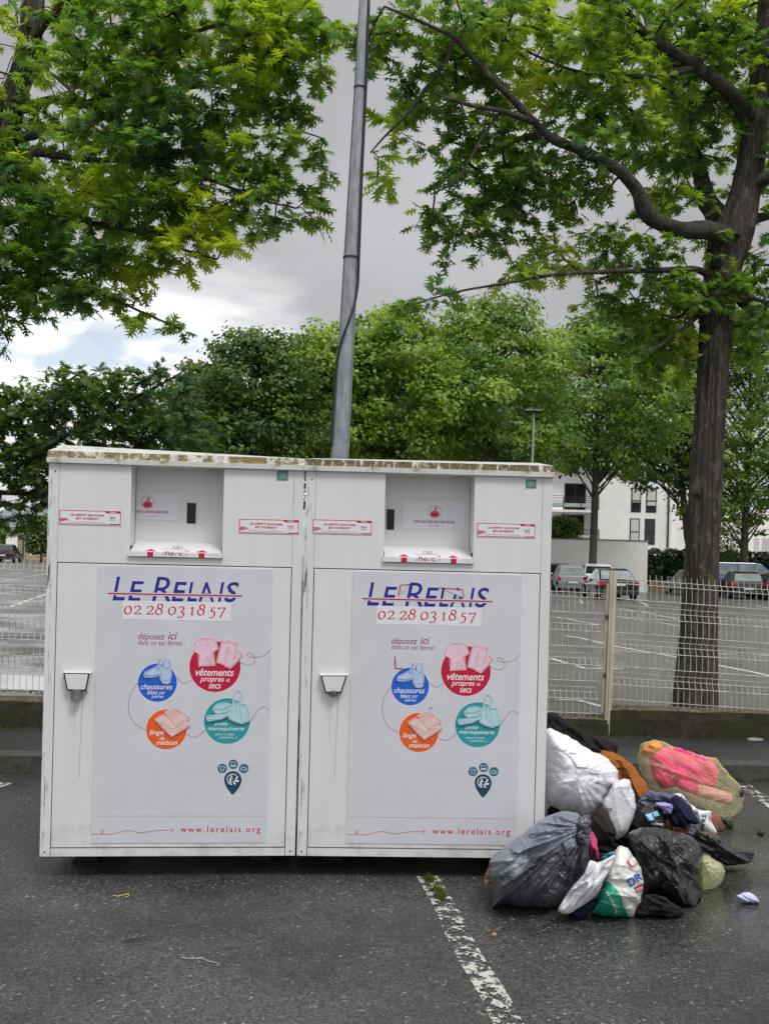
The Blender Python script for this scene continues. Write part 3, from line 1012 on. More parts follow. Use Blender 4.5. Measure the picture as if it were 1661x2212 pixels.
    zt = (tx[0][1] + tx[1][1]) / 2
    xt0 = max(tx[0][0], rx0 + 0.005)
    no.text(tx[2], (xt0, zt - 0.009, tx[1][0], zt + 0.009), 2, 1, 0, .012)
    no.text('30 LITRES', ((xt0 + tx[1][0]) / 2 - 0.024, zt - 0.026, (xt0 + tx[1][0]) / 2 + 0.024, zt - 0.018), 3, 1)
    no.mb.build('bag_notice', [M['labelwhite'], M['ink_red'], M['ink_plum'], M['ink_grey']], root)
    # ---- stickers and plate
    st = [((128.9, 1131.5), (261.5, 1134.1), 0.002), ((516.5, 1150.5), (645, 1153.6), 0.003)] if k == 0 else [((675.4, 1151.5), (802.5, 1153.9), 0.0), ((1030.4, 1158.5), (1154.8, 1161.6), 0.0)]
    for (qa, qb, ro) in st:
        a, bb = mp_(*qa), mp_(*qb)
        warning_sticker(None, a[0], a[1], bb[0] - a[0], ro).build('warning_sticker', [M['labelwhite'], M['ink_red2'], M['ink_black']], root)
    a, bb = (mp_(598.5, 1036.9), mp_(622.5, 1017.3)) if k == 0 else (mp_(1135.4, 1053.8), mp_(1158, 1035.5))
    g = Print(-0.0012, 0.0005)
    g.rect(a[0], a[1], bb[0], bb[1], 0, 1)
    hh = bb[1] - a[1]
    for (fa, fb, x_a, x_b) in ((.62, .70, .2, .9), (.44, .54, .12, .85), (.22, .30, .25, .8)):
        g.rect(a[0] + (bb[0] - a[0]) * x_a, a[1] + hh * fa, a[0] + (bb[0] - a[0]) * x_b, a[1] + hh * fb, 1, 2)
    g.mb.build('identification_plate', [M['greenplate'], M['greenplate2']], root)
    # ---- lid
    l = MB()
    ex = 0.008
    zt0 = CZ1 + 0.0005
    # fascia: projecting lower lip, dirty upstand, hipped sheet roof
    l.box(-ex, CW + ex, -0.020, CD + 0.01, zt0 - 0.004, zt0 + 0.020, 0)
    hl, hr = (0.038, 0.012) if k == 0 else (0.014, 0.022)
    zu = zt0 + 0.052
    l.add([(-ex + 0.002, -0.014, zt0 + 0.0202), (CW + ex - 0.002, -0.014, zt0 + 0.0202), (CW + ex - 0.004, -0.008, zu), (-ex + 0.004, -0.008, zu)], [(0, 1, 2, 3)], 1)
    l.add([(-ex + 0.002, -0.014, zt0 + 0.0202), (-ex + 0.004, -0.008, zu), (-ex + 0.004, CD, zu), (-ex + 0.002, CD + 0.005, zt0 + 0.0202)], [(0, 1, 2, 3)], 1)
    l.add([(CW + ex - 0.002, -0.014, zt0 + 0.0202), (CW + ex - 0.002, CD + 0.005, zt0 + 0.0202), (CW + ex - 0.004, CD, zu), (CW + ex - 0.004, -0.008, zu)], [(0, 1, 2, 3)], 0)
    f0_ = [(-ex + 0.004, -0.008, zu), (CW + ex - 0.004, -0.008, zu), (CW + ex - 0.004, CD, zu), (-ex + 0.004, CD, zu)]
    t0_ = [(0.045, 0.10, zu + hl), (CW - 0.055, 0.10, zu + hr), (CW - 0.055, CD - 0.1, zu + hr), (0.045, CD - 0.1, zu + hl)]
    l.add(f0_ + t0_, [(0, 1, 5, 4), (1, 2, 6, 5), (2, 3, 7, 6), (3, 0, 4, 7), (4, 5, 6, 7)], 0)
    l.build('lid', [M['lid'], M['lid_moss'] if k else M['lid_moss_light']], root, bevel=0.0)
    # ---- feet
    for fx in (0.12, CW - 0.22):
        for fy in (0.26, CD - 0.22):
            ft = MB()
            ft.box(fx, fx + 0.10, fy, fy + 0.10, 0.006, CZ0, 0)
            ft.box(fx - 0.02, fx + 0.12, fy - 0.02, fy + 0.12, 0.001, 0.0055, 0)
            ft.build('foot', [M['steel_dark']], root)
    return root


M['streak'] = plain('rust_run', (0.50, 0.46, 0.36), 0.5, var=0.2, vscale=20)
make_container(0, 'white clothing bank whose lock cylinder hangs out below its flap, left of its twin')
make_container(1, 'white clothing bank with torn red sticker scraps around its blue logo, beside the bags')
# ------------------------------------------------------------------ asphalt
def asphalt(name, tones, stone_scale=95.0, wet=(0.30, 0.62), bright=0.055, bump=0.5, patch=0.35, pools=None):
    m, t, bs = new_mat(name)
    co = nd(t, 'ShaderNodeTexCoord').outputs['Object']
    v = nd(t, 'ShaderNodeTexVoronoi', i_Scale=stone_scale)
    t.links.new(co, v.inputs['Vector'])
    sepc = nd(t, 'ShaderNodeSeparateColor')
    t.links.new(v.outputs['Color'], sepc.inputs[0])
    rnd = sepc.outputs[0]
    v2 = nd(t, 'ShaderNodeTexVoronoi', i_Scale=stone_scale * 2.3)
    t.links.new(co, v2.inputs['Vector'])
    sep2 = nd(t, 'ShaderNodeSeparateColor')
    t.links.new(v2.outputs['Color'], sep2.inputs[0])
    big = nd(t, 'ShaderNodeTexNoise', i_Scale=0.9, i_Detail=6.0, i_Roughness=0.62)
    t.links.new(co, big.inputs['Vector'])
    mid = nd(t, 'ShaderNodeTexNoise', i_Scale=7.0, i_Detail=5.0, i_Roughness=0.6)
    t.links.new(co, mid.inputs['Vector'])
    c = mixc(t, math_n(t, 'POWER', rnd, 1.6), tones[0], tones[1])
    c = mixc(t, 0.45, c, mixc(t, math_n(t, 'POWER', sep2.outputs[1], 2.0), tones[0], tones[1]))
    # a few pale chippings
    pale = math_n(t, 'MULTIPLY', math_n(t, 'GREATER_THAN', sepc.outputs[1], 1.0 - bright), 0.8)
    c = mixc(t, pale, c, tones[2])
    c = mixc(t, math_n(t, 'MULTIPLY', maprange(t, big.outputs[0], 0.38, 0.66), patch), c, tuple(x * 0.55 for x in tones[0]))
    c = mixc(t, math_n(t, 'MULTIPLY', maprange(t, mid.outputs[0], 0.55, 0.75), 0.25), c, tuple(x * 0.5 for x in tones[0]))
    t.links.new(c, bs.inputs['Base Color'])
    wetn = nd(t, 'ShaderNodeTexNoise', i_Scale=0.55, i_Detail=5.0, i_Roughness=0.6)
    t.links.new(co, wetn.inputs['Vector'])
    w = maprange(t, wetn.outputs[0], 0.40, 0.62)
    if pools:                                      # standing water gathers around given spots
        acc = None
        for (px, py, r) in pools:
            sub = nd(t, 'ShaderNodeVectorMath', operation='DISTANCE')
            t.links.new(co, sub.inputs[0])
            sub.inputs[1].default_value = (px, py, 0)
            q = maprange(t, math_n(t, 'ADD', sub.outputs['Value'], math_n(t, 'MULTIPLY', math_n(t, 'SUBTRACT', mid.outputs[0], 0.5), r * 1.1)), r, r * 0.45)
            acc = q if acc is None else math_n(t, 'MAXIMUM', acc, q)
        w = math_n(t, 'MAXIMUM', math_n(t, 'MULTIPLY', w, 0.55), acc)
    rg = nd(t, 'ShaderNodeMapRange')
    t.links.new(w, rg.inputs[0])
    rg.inputs[3].default_value, rg.inputs[4].default_value = wet[1], wet[0]
    t.links.new(rg.outputs[0], bs.inputs['Roughness'])
    bs.inputs['Specular IOR Level'].default_value = 0.45
    bp = nd(t, 'ShaderNodeBump', i_Distance=0.006)
    st = nd(t, 'ShaderNodeMapRange')
    t.links.new(w, st.inputs[0])
    st.inputs[3].default_value, st.inputs[4].default_value = bump, bump * 0.30
    t.links.new(st.outputs[0], bp.inputs['Strength'])
    t.links.new(math_n(t, 'ADD', v.outputs['Distance'], math_n(t, 'MULTIPLY', v2.outputs['Distance'], 0.5)), bp.inputs['Height'])
    t.links.new(bp.outputs[0], bs.inputs['Normal'])
    bs.inputs['Coat Weight'].default_value = 0.0
    cw = math_n(t, 'MULTIPLY', w, 0.55)
    t.links.new(cw, bs.inputs['Coat Weight'])
    bs.inputs['Coat Roughness'].default_value = 0.16
    bs.inputs['Coat IOR'].default_value = 1.33
    return m


pool_pts = [(G(1350, 2010).x, G(1350, 2010).y, 0.55), (G(1600, 1965).x, G(1600, 1965).y, 0.6), (G(1180, 1985).x, G(1180, 1985).y, 0.35), (G(1640, 1850).x, G(1640, 1850).y, 0.5), (G(430, 1905).x, G(430, 1905).y, 0.3)]
M['asphalt'] = asphalt('wet_coarse_asphalt', ((0.016, 0.0155, 0.015), (0.140, 0.134, 0.127), (0.30, 0.29, 0.27)), 100.0, (0.20, 0.58), 0.012, 0.60, 0.62, pool_pts)
M['pave'] = asphalt('pavement_asphalt', ((0.016, 0.0155, 0.015), (0.055, 0.053, 0.050), (0.18, 0.17, 0.16)), 130.0, (0.34, 0.65), 0.012, 0.4, 0.4)
M['lot'] = asphalt('car_park_asphalt', ((0.085, 0.083, 0.078), (0.15, 0.147, 0.14), (0.26, 0.26, 0.25)), 40.0, (0.40, 0.62), 0.02, 0.2, 0.25)
M['kerb'] = plain('kerb_granite', (0.070, 0.068, 0.062), 0.7, var=0.35, vscale=14, bump=0.4, bscale=90, col2=(0.024, 0.025, 0.018))


def mossy(name, a, b, moss, sc=9.0):
    m, t, bs = new_mat(name)
    co = nd(t, 'ShaderNodeTexCoord').outputs['Object']
    n = nd(t, 'ShaderNodeTexNoise', i_Scale=sc, i_Detail=8.0, i_Roughness=0.68)
    t.links.new(co, n.inputs['Vector'])
    n2_ = nd(t, 'ShaderNodeTexNoise', i_Scale=3.0, i_Detail=5.0, i_Roughness=0.6)
    t.links.new(co, n2_.inputs['Vector'])
    c = mixc(t, maprange(t, n.outputs[0], 0.35, 0.65), a, b)
    c = mixc(t, maprange(t, n2_.outputs[0], 0.46, 0.62), c, moss)
    t.links.new(c, bs.inputs['Base Color'])
    bs.inputs['Roughness'].default_value = 0.95
    bp = nd(t, 'ShaderNodeBump', i_Strength=0.9, i_Distance=0.015)
    t.links.new(n.outputs[0], bp.inputs['Height'])
    t.links.new(bp.outputs[0], bs.inputs['Normal'])
    return m


M['wallmoss'] = mossy('mossy_concrete', (0.042, 0.032, 0.020), (0.014, 0.011, 0.008), (0.026, 0.026, 0.008))
M['walltop'] = mossy('mossy_coping', (0.15, 0.135, 0.10), (0.06, 0.05, 0.035), (0.075, 0.078, 0.018), 26.0)
M['moss'] = leaf_mat('moss_blades', (0.030, 0.045, 0.006), (0.075, 0.085, 0.012), (0.09, 0.07, 0.02), 3.0, trans=0.2, rough=0.9)


def sheet(name, pts, z, mat, n=1, kind='structure', origin=(0, 0, 0)):
    mb = MB()
    mb.add([(x, y, z) for x, y in pts], [tuple(range(len(pts)))], 0)
    o = mb.build(name, mat, None, origin=origin)
    tag(o, kind=kind)
    return o


KA = 0.0588
KO = Vector((0, 7.166, 0))
kd, kn = Vector((math.cos(KA), math.sin(KA), 0)), Vector((-math.sin(KA), math.cos(KA), 0))


def KW(x, y, z=0.0):
    p = KO + kd * x + kn * y
    return (p.x, p.y, z)


def kbox(mb, x0, x1, y0, y1, z0, z1, mi=0):
    mb.hexa([KW(x0, y0, z0), KW(x1, y0, z0), KW(x1, y1, z0), KW(x0, y1, z0)], [KW(x0, y0, z1), KW(x1, y0, z1), KW(x1, y1, z1), KW(x0, y1, z1)], mi)


# kerb stones, one mesh with open joints
kb = MB()
x = -14.0
while x < 14:
    x2 = min(14, x + 1.0)
    kbox(kb, x + 0.004, x2 - 0.004, 0.0, 0.15, -0.05, 0.130 + 0.002 * math.sin(x * 3))
    x = x2
tag(kb.build('kerb', M['kerb'], bevel=0.012), kind='structure')
pv = MB()
kbox(pv, -14, 14, 0.152, 1.30, -0.05, 0.124)
tag(pv.build('pavement', M['pave']), kind='structure')
# car park beyond the wall
ground = sheet('ground', [(-900, -300), (900, -300), KW(900, 1.305)[:2], KW(-900, 1.305)[:2]], 0.0, M['asphalt'])
mb = MB()
mb.add([(x_, y_, lot_z(x_, y_)) for x_, y_ in (KW(-900, 1.29)[:2], KW(900, 1.29)[:2], (900, 1500), (-900, 1500))], [(0, 1, 2, 3)], 0)
tag(mb.build('car_park', M['lot']), kind='structure')


# ------------------------------------------------------------------ painted lines
def line_mat(name, col, th=(0.42, 0.52), sc=16.0):
    m, t, bs = new_mat(name)
    co = nd(t, 'ShaderNodeTexCoord').outputs['Object']
    n = nd(t, 'ShaderNodeTexNoise', i_Scale=sc, i_Detail=9.0, i_Roughness=0.72)
    t.links.new(co, n.inputs['Vector'])
    n2_ = nd(t, 'ShaderNodeTexNoise', i_Scale=2.2, i_Detail=2.0)
    t.links.new(co, n2_.inputs['Vector'])
    vv_ = nd(t, 'ShaderNodeTexVoronoi', i_Scale=100.0)
    t.links.new(co, vv_.inputs['Vector'])
    val = math_n(t, 'ADD', n.outputs[0], math_n(t, 'MULTIPLY', math_n(t, 'SUBTRACT', n2_.outputs[0], 0.5), 0.45))
    val = math_n(t, 'ADD', val, math_n(t, 'MULTIPLY', math_n(t, 'SUBTRACT', 0.35, vv_.outputs['Distance']), 0.10))
    fac = maprange(t, val, th[0], th[1])
    n4 = nd(t, 'ShaderNodeTexNoise', i_Scale=60.0, i_Detail=4.0)
    t.links.new(co, n4.inputs['Vector'])
    t.links.new(mixc(t, n4.outputs[0], col, tuple(c * 0.72 for c in col)), bs.inputs['Base Color'])
    bs.inputs['Roughness'].default_value = 0.6
    bp = nd(t, 'ShaderNodeBump', i_Strength=0.5, i_Distance=0.004)
    t.links.new(vv_.outputs['Distance'], bp.inputs['Height'])
    t.links.new(bp.outputs[0], bs.inputs['Normal'])
    tr = nd(t, 'ShaderNodeBsdfTransparent')
    mx = nd(t, 'ShaderNodeMixShader')
    t.links.new(fac, mx.inputs[0])
    t.links.new(tr.outputs[0], mx.inputs[1])
    t.links.new(bs.outputs[0], mx.inputs[2])
    t.links.new(mx.outputs[0], t.nodes['Material Output'].inputs[0])
    return m


M['line'] = line_mat('worn_white_paint', (0.56, 0.55, 0.50), (0.47, 0.52), 18.0)
M['line_far'] = line_mat('old_white_paint', (0.62, 0.62, 0.60), (0.32, 0.46), 4.0)


def strip_on_ground(mb, pts, w, z, mi=0):
    pts = [Vector((p[0], p[1], 0)) for p in pts]
    L_, R_ = [], []
    for i, p in enumerate(pts):
        t = (pts[min(i + 1, len(pts) - 1)] - pts[max(i - 1, 0)]).normalized()
        nn = Vector((-t.y, t.x, 0)) * w / 2
        zf = (lambda q: lot_z(q.x, q.y) + 0.005) if z is None else (lambda q: z)
        L_.append((p.x + nn.x, p.y + nn.y, zf(p + nn)))
        R_.append((p.x - nn.x, p.y - nn.y, zf(p - nn)))
    n = len(pts)
    mb.add(R_ + L_, [(i, i + 1, i + 1 + n, i + n) for i in range(n - 1)], mi)


cl = crop(1040, 2160, 1300, 1438)
ln = MB()
ctr = [cl(*q) for q in ((205, 265), (345, 500), (475, 735), (565, 965), (650, 1115), (795, 1385), (965, 1645), (1110, 1890), (1235, 2150))]
gp = [G(*q) for q in ctr]
d0 = (gp[-1] - gp[-3]).normalized()
gp = [gp[0] + (gp[0] - gp[1]).normalized() * 0.1] + gp + [gp[-1] + d0 * 1.0, gp[-1] + d0 * 2.5]
strip_on_ground(ln, gp, 0.105, 0.004)
a_, b_ = G(1606, 1697), G(1661, 1736)
dd = (b_ - a_).normalized()
strip_on_ground(ln, [a_ + dd * i * 0.5 for i in range(7)], 0.10, 0.004)
a_ = G(14, 1692)
strip_on_ground(ln, [a_, a_ + Vector((-0.30, -1.2, 0)), a_ + Vector((-0.6, -2.6, 0))], 0.10, 0.004)
tag(ln.build('road_marking', M['line']), kind='structure')

c5 = crop(1322, 1100, 1922, 1659)
cl0 = crop(0, 1380, 130, 436)
lf = MB()


def lot_line(cr, pts, w=0.10):
    strip_on_ground(lf, [LOT(*cr(*q)) for q in pts], w, None)


for pts in ([(250, 1352), (360, 1370), (545, 1415), (600, 1427), (820, 1467), (1040, 1505), (1285, 1555), (1530, 1602), (1700, 1640)],
            [(150, 1510), (270, 1545), (390, 1580)], [(390, 1579), (640, 1582)], [(185, 1795), (340, 1800), (505, 1845), (700, 1890)],
            [(160, 1218), (330, 1250), (545, 1290)], [(620, 1163), (830, 1200), (1040, 1240)], [(1300, 1246), (1659, 1262)], [(620, 1228), (900, 1262), (1040, 1285)],
            [(800, 1130), (1050, 1160)], [(1300, 1178), (1659, 1200)], [(1320, 1478), (1659, 1490)], [(150, 1095), (420, 1128)]):
    lot_line(c5, pts)
for pts in ([(-200, 300), (0, 250), (390, 180)], [(-100, 463), (95, 460), (240, 405), (420, 345)], [(0, 700), (375, 705)], [(260, 858), (420, 860)]):
    lot_line(cl0, pts)
for i in range(-9, 14):                                # regular bay lines further back in the car park
    x0 = i * 2.6
    strip_on_ground(lf, [(x0, 40.0), (x0 + 0.9, 45.0)], 0.1, None)
tag(lf.build('car_park_marking', M['line_far']), kind='structure')
# standing water at the left behind the fence
M['water'] = plain('puddle_water', (0.05, 0.05, 0.052), 0.04, spec=0.6)
pd = MB()
q = [LOT(*cl0(*p_)) for p_ in ((-300, 1150), (-300, 1040), (0, 1030), (200, 1035), (330, 1040), (430, 1050), (520, 1100), (430, 1150), (250, 1165), (60, 1160))]
pd.add([(x_, y_, lot_z(x_, y_) + 0.006) for x_, y_ in catmull([(p_.x, p_.y) for p_ in q], 5, True)], [tuple(range(len(q) * 5))], 0)
tag(pd.build('puddle_water', M['water']), kind='structure')

# ------------------------------------------------------------------ low wall under the fence
wl = wempty('low_wall', KW(-4, 1.19))
tag(wl, 'low dark concrete wall grown with moss under the wire fence', 'wall')


def wall_piece(x0, x1, za, zb):
    mb = MB()
    n = max(2, int((x1 - x0) / 0.06))
    rows = []
    for i in range(n + 1):
        x_ = x0 + (x1 - x0) * i / n
        zt = za + (zb - za) * i / n
        w_ = lambda k: 0.012 * noise.noise(Vector((x_ * 6, k * 3.1, 0)))
        rows.append([KW(x_, 1.10 + w_(1), 0.10), KW(x_, 1.10 + w_(2), zt * 0.6 + 0.05), KW(x_, 1.11 + w_(3), zt - 0.018 + w_(4)), KW(x_, 1.13, zt + w_(5) * 0.7), KW(x_, 1.27, zt + w_(6) * 0.7), KW(x_, 1.30, zt - 0.02), KW(x_, 1.31, -0.03)])
    k = len(rows[0])
    vv = [p_ for r in rows for p_ in r]
    ff, mi = [], []
    for i in range(n):
        for j in range(k - 1):
            ff.append((i * k + j, (i + 1) * k + j, (i + 1) * k + j + 1, i * k + j + 1))
            mi.append(1 if j in (2, 3, 4) else 0)
    ff += [tuple(range(k)), tuple(reversed([n * k + j for j in range(k)]))]
    mi += [0, 0]
    mb.add(vv, ff, mi)
    mb.build('wall_section', [M['wallmoss'], M['walltop']], wl, smooth=False)


def kx(u, d):
    return (Vector((ray(u, 1500)[0] * d, d, 0)) - KO).dot(kd)


XP = kx(1320, 8.34)                                     # the post
wall_piece(-14, XP - 0.005, 0.312 + 0.026 * 9, 0.268)
wall_piece(XP + 0.005, 14, 0.352, 0.352 - 0.02 * 6)

# moss and weeds along the foot of the wall, on its top and along the kerb
rng = np.random.default_rng(3)


def blades(name, spots, hgt, mat, kind=None, parent=None, lean=0.6):
    V, T = [], []
    for (x_, y_, z_) in spots:
        h_ = hgt * (0.4 + 0.9 * rng.random())
        a = rng.random() * 2 * PI
        w_ = 0.0022 + 0.003 * rng.random()
        lx, ly = (rng.random() - 0.5) * 2 * lean * h_, (rng.random() - 0.5) * 2 * lean * h_
        o = len(V)
        V += [(x_ - w_ * math.cos(a), y_ - w_ * math.sin(a), z_), (x_ + w_ * math.cos(a), y_ + w_ * math.sin(a), z_), (x_ + lx, y_ + ly, z_ + h_)]
        T.append((o, o + 1, o + 2))
    o = np_mesh(name, V, T, mat, parent)
    if kind:
        tag(o, kind=kind)
    return o


sp = []
for i in range(5200):
    x_ = -4.2 + 9.5 * rng.random()
    dens = noise.noise(Vector((x_ * 1.8, 3.0, 0)))
    if rng.random() < 0.45 + dens:
        y_ = 1.095 - abs(rng.normal(0, 0.045))
        sp.append(KW(x_, y_, 0.124))
for i in range(3200):
    x_ = -4.2 + 9.5 * rng.random()
    zt = (0.268 - 0.026 * (x_ - XP)) if x_ < XP else (0.352 - 0.02 * (x_ - XP))
    if noise.noise(Vector((x_ * 4, 9.0, 0))) > -0.25:
        sp.append(KW(x_, 1.115 + 0.15 * rng.random(), zt - 0.004))
for i in range(1500):
    x_ = -4.2 + 9.5 * rng.random()
    if noise.noise(Vector((x_ * 2.5, 21.0, 0))) > 0.0:
        sp.append(KW(x_, -abs(rng.normal(0, 0.02)) - 0.003, 0.001))
blades('moss', sp, 0.020, M['moss'], kind='stuff')

# ------------------------------------------------------------------ welded wire fence
M['fence'] = plain('cream_coated_wire', (0.50, 0.485, 0.43), 0.5, var=0.25, vscale=12)
M['fpost'] = plain('cream_coated_post', (0.52, 0.48, 0.38), 0.55, var=0.22, vscale=9, col2=(0.40, 0.34, 0.24), stretch=(1, 1, 0.25))
M['clip'] = plain('rusty_clip', (0.10, 0.06, 0.035), 0.8, var=0.4, vscale=40)
fn = wempty('wire_fence', KW(-4, 1.19))
tag(fn, 'cream welded wire fence with folded ribs on the mossy low wall', 'fence')
FY = 1.16


def fence_panel(x0, x1, zt0, zt1, hgt):
    mb = MB()
    r_ = 0.0027
    prof = [(0.0, 0.03)]
    t = 0.035
    prof += [(0.035, 0.03), (0.085, 0.0)]
    hz = [(0.05, 0.022), (0.088, 0.0)]
    base = 0.085
    while base + 0.20 < hgt:
        prof += [(base + 0.130, 0.0), (base + 0.182, 0.03), (base + 0.228, 0.03), (base + 0.280, 0.0)]
        hz += [(base + 0.130, 0.0), (base + 0.184, 0.031), (base + 0.226, 0.031), (base + 0.280, 0.0)]
        base += 0.280
    prof = [p_ for p_ in prof if p_[0] < hgt - 0.02] + [(hgt, prof[-1][1] if prof[-1][0] < hgt else 0.0)]
    hz = [h_ for h_ in hz if h_[0] < hgt - 0.05] + [(hgt - 0.03, 0.01)]
    n = int((x1 - x0) / 0.05)
    top = lambda x_: zt0 + (zt1 - zt0) * (x_ - x0) / (x1 - x0)
    for i in range(n + 1):
        x_ = x0 + 0.01 + (x1 - x0 - 0.02) * i / n
        jx = 0.002 * noise.noise(Vector((i * 0.7, x0, 0)))
        mb.tube([KW(x_ + jx * 0, FY + o_, top(x_) - t_) for t_, o_ in prof], r_, 4, 0)
    for t_, o_ in hz:
        m_ = 8
        mb.tube([KW(x0 + (x1 - x0) * j / m_, FY + o_ - 0.005, top(x0 + (x1 - x0) * j / m_) - t_ + 0.003 * noise.noise(Vector((j * 0.8, t_ * 9, x0)))) for j in range(m_ + 1)], r_ * 1.05, 4, 0)
    mb.build('mesh_panel', M['fence'], fn)


xA = kx(1314, 8.33)
topL = lambda x_: 1.336 - 0.0263 * (x_ - xA)
px = [XP - 0.028]
while px[-1] > -6:
    px.append(px[-1] - 2.52)
for i in range(len(px) - 1):
    fence_panel(px[i + 1] + 0.03, px[i] - 0.004, topL(px[i + 1]), topL(px[i]), 1.075)
topR = lambda x_: 1.466 - 0.050 * (x_ - XP)
fence_panel(XP + 0.03, XP + 2.5, topR(XP), topR(XP + 2.5), 1.08)
fence_panel(XP + 2.56, XP + 5.0, topR(XP + 2.5), topR(XP + 5), 1.08)


def fence_post(x_, zt, main):
    mb = MB()
    lean = 0.022
    for (o0, o1, yy0, yy1, zz0, zz1) in ((-0.008, 0.012, FY - 0.052, FY - 0.012, 0.135, zt), (0.013, 0.033, FY - 0.058, FY - 0.012, 0.12, zt), (0.034, 0.046, FY - 0.050, FY - 0.012, 0.16, zt - 0.004)):
        mb.hexa([KW(x_ + o0, yy0, zz0), KW(x_ + o1, yy0, zz0), KW(x_ + o1, yy1, zz0), KW(x_ + o0, yy1, zz0)],
                [KW(x_ + o0 + lean, yy0, zz1), KW(x_ + o1 + lean, yy0, zz1), KW(x_ + o1 + lean, yy1, zz1), KW(x_ + o0 + lean, yy1, zz1)], 0)
    po = mb.build('post', M['fpost'], fn)
    m2 = MB()
    m2.hexa([KW(x_ - 0.03, FY - 0.03, 0.32), KW(x_ - 0.0085, FY - 0.03, 0.32), KW(x_ - 0.0085, FY - 0.012, 0.32), KW(x_ - 0.03, FY - 0.012, 0.32)],
            [KW(x_ - 0.03 + lean, FY - 0.03, zt - 0.10), KW(x_ - 0.0085 + lean, FY - 0.03, zt - 0.10), KW(x_ - 0.0085 + lean, FY - 0.012, zt - 0.10), KW(x_ - 0.03 + lean, FY - 0.012, zt - 0.10)], 0)
    for zc_ in (0.62, 1.10):
        m2.blob(KW(x_ - 0.020 + 0.012 * zc_, FY - 0.036, zc_), (0.014, 0.012, 0.022), 8, 6, 1)
    m2.build('clamp_bar', [M['fpost'], M['clip']], po)


fence_post(XP - 0.030, 1.475, True)
for x_ in px[1:-1]:
    fence_post(x_ - 0.0, topL(x_) + 0.03, False)
fence_post(XP + 2.50, topR(XP + 2.5) + 0.03, False)

# ------------------------------------------------------------------ lamp column between the banks and the kerb
M['galv'] = plain('galvanised_steel', (0.34, 0.355, 0.385), 0.45, 0.35, var=0.25, vscale=22, bump=0.12, bscale=30, stretch=(1, 1, 0.3), col2=(0.20, 0.215, 0.245))
M['cable'] = plain('black_cable', (0.015, 0.015, 0.016), 0.5)
DP = 7.62
pole = wempty('lamp_column', (P(735, 980, DP).x, DP, 0.124))
tag(pole, 'tall leaning galvanised steel column rising behind the two banks with a black cable', 'lamp post')
pts_px = [(735.5, 965, 38.5), (743, 830, 36), (751, 690, 33.5), (758, 557, 31.5), (768, 360, 27), (777, 190, 24.0), (786, 0, 20.5)]
ctrs = [P(u, v, DP) for u, v, w_ in pts_px]
rad = [w_ / 2 * DP / F for u, v, w_ in pts_px]
dirn = (ctrs[0] - ctrs[2]) / (ctrs[2].z - ctrs[0].z)
base = ctrs[0] + dirn * (ctrs[0].z - 0.125)
tip = ctrs[-1] + (ctrs[-1] - ctrs[-2]) * 1.6
pm = MB()
pm.tube([base, base + Vector((0, 0, 0.6))] + ctrs + [tip], [0.078, 0.075] + rad + [rad[-1] * 0.72], 8, 0)
pm.tube([base, base + Vector((0, 0, 0.02))], [0.14, 0.14], 16, 0)
pm.build('pole', M['galv'], pole)
# arm and lantern above the frame
am = MB()
am.tube([tip, tip + Vector((-0.1, -0.15, 0.25)), tip + Vector((-0.3, -0.6, 0.4)), tip + Vector((-0.4, -1.0, 0.42))], 0.03, 8, 0)
am.build('arm', M['galv'], pole)
hm = MB()
hm.blob(tip + Vector((-0.45, -1.2, 0.42)), (0.13, 0.32, 0.08), 14, 8, 0)
hm.build('lantern', M['galv'], pole, smooth=True)


def pole_at(v):
    for (a, b, ra, rb, ca, cb) in zip(pts_px[:-1], pts_px[1:], rad[:-1], rad[1:], ctrs[:-1], ctrs[1:]):
        if b[1] <= v <= a[1]:
            t_ = (a[1] - v) / (a[1] - b[1])
            return ca.lerp(cb, t_), ra + (rb - ra) * t_
    return ctrs[-1], rad[-1]


for v in (190, 557):
    c_, r_ = pole_at(v)
    bm_ = MB()
    bm_.tube([c_ + Vector((0, 0, -0.006)), c_ + Vector((0, 0, 0.006))], r_ * 1.10, 16, 0)
    bm_.build('cable_tie', M['cable'], pole)
cb = []
for v, th in ((0, 0.35), (100, 0.3), (190, 0.2), (300, 0.3), (400, 0.32), (480, 0.25), (557, 0.2), (590, 0.1), (620, -0.2), (660, -0.75), (700, -1.4), (740, -2.1), (780, -2.6), (830, -2.85), (900, -2.9), (965, -2.9)):
    c_, r_ = pole_at(v)
    a = th - 0.0
    cb.append(c_ + Vector((math.cos(a), -abs(math.sin(a)) if th < 0 else -math.sin(a), 0)) * (r_ + 0.008))
cm = MB()
cm.tube(catmull([tuple(p_) for p_ in cb], 4), 0.0085, 6, 0)
cm.build('cable', M['cable'], pole, smooth=True)

# ------------------------------------------------------------------ small litter on the ground
M['lit_white'] = plain('litter_white', (0.36, 0.35, 0.32), 0.7)
M['lit_brown'] = plain('litter_brown_leaf', (0.20, 0.09, 0.045), 0.7)
M['lit_yellow'] = plain('litter_yellow_stalk', (0.42, 0.40, 0.06), 0.6)


def gr(cr, x_, y_, z=0.004):
    p_ = G(*cr(x_, y_), z)
    return (p_.x, p_.y, z)


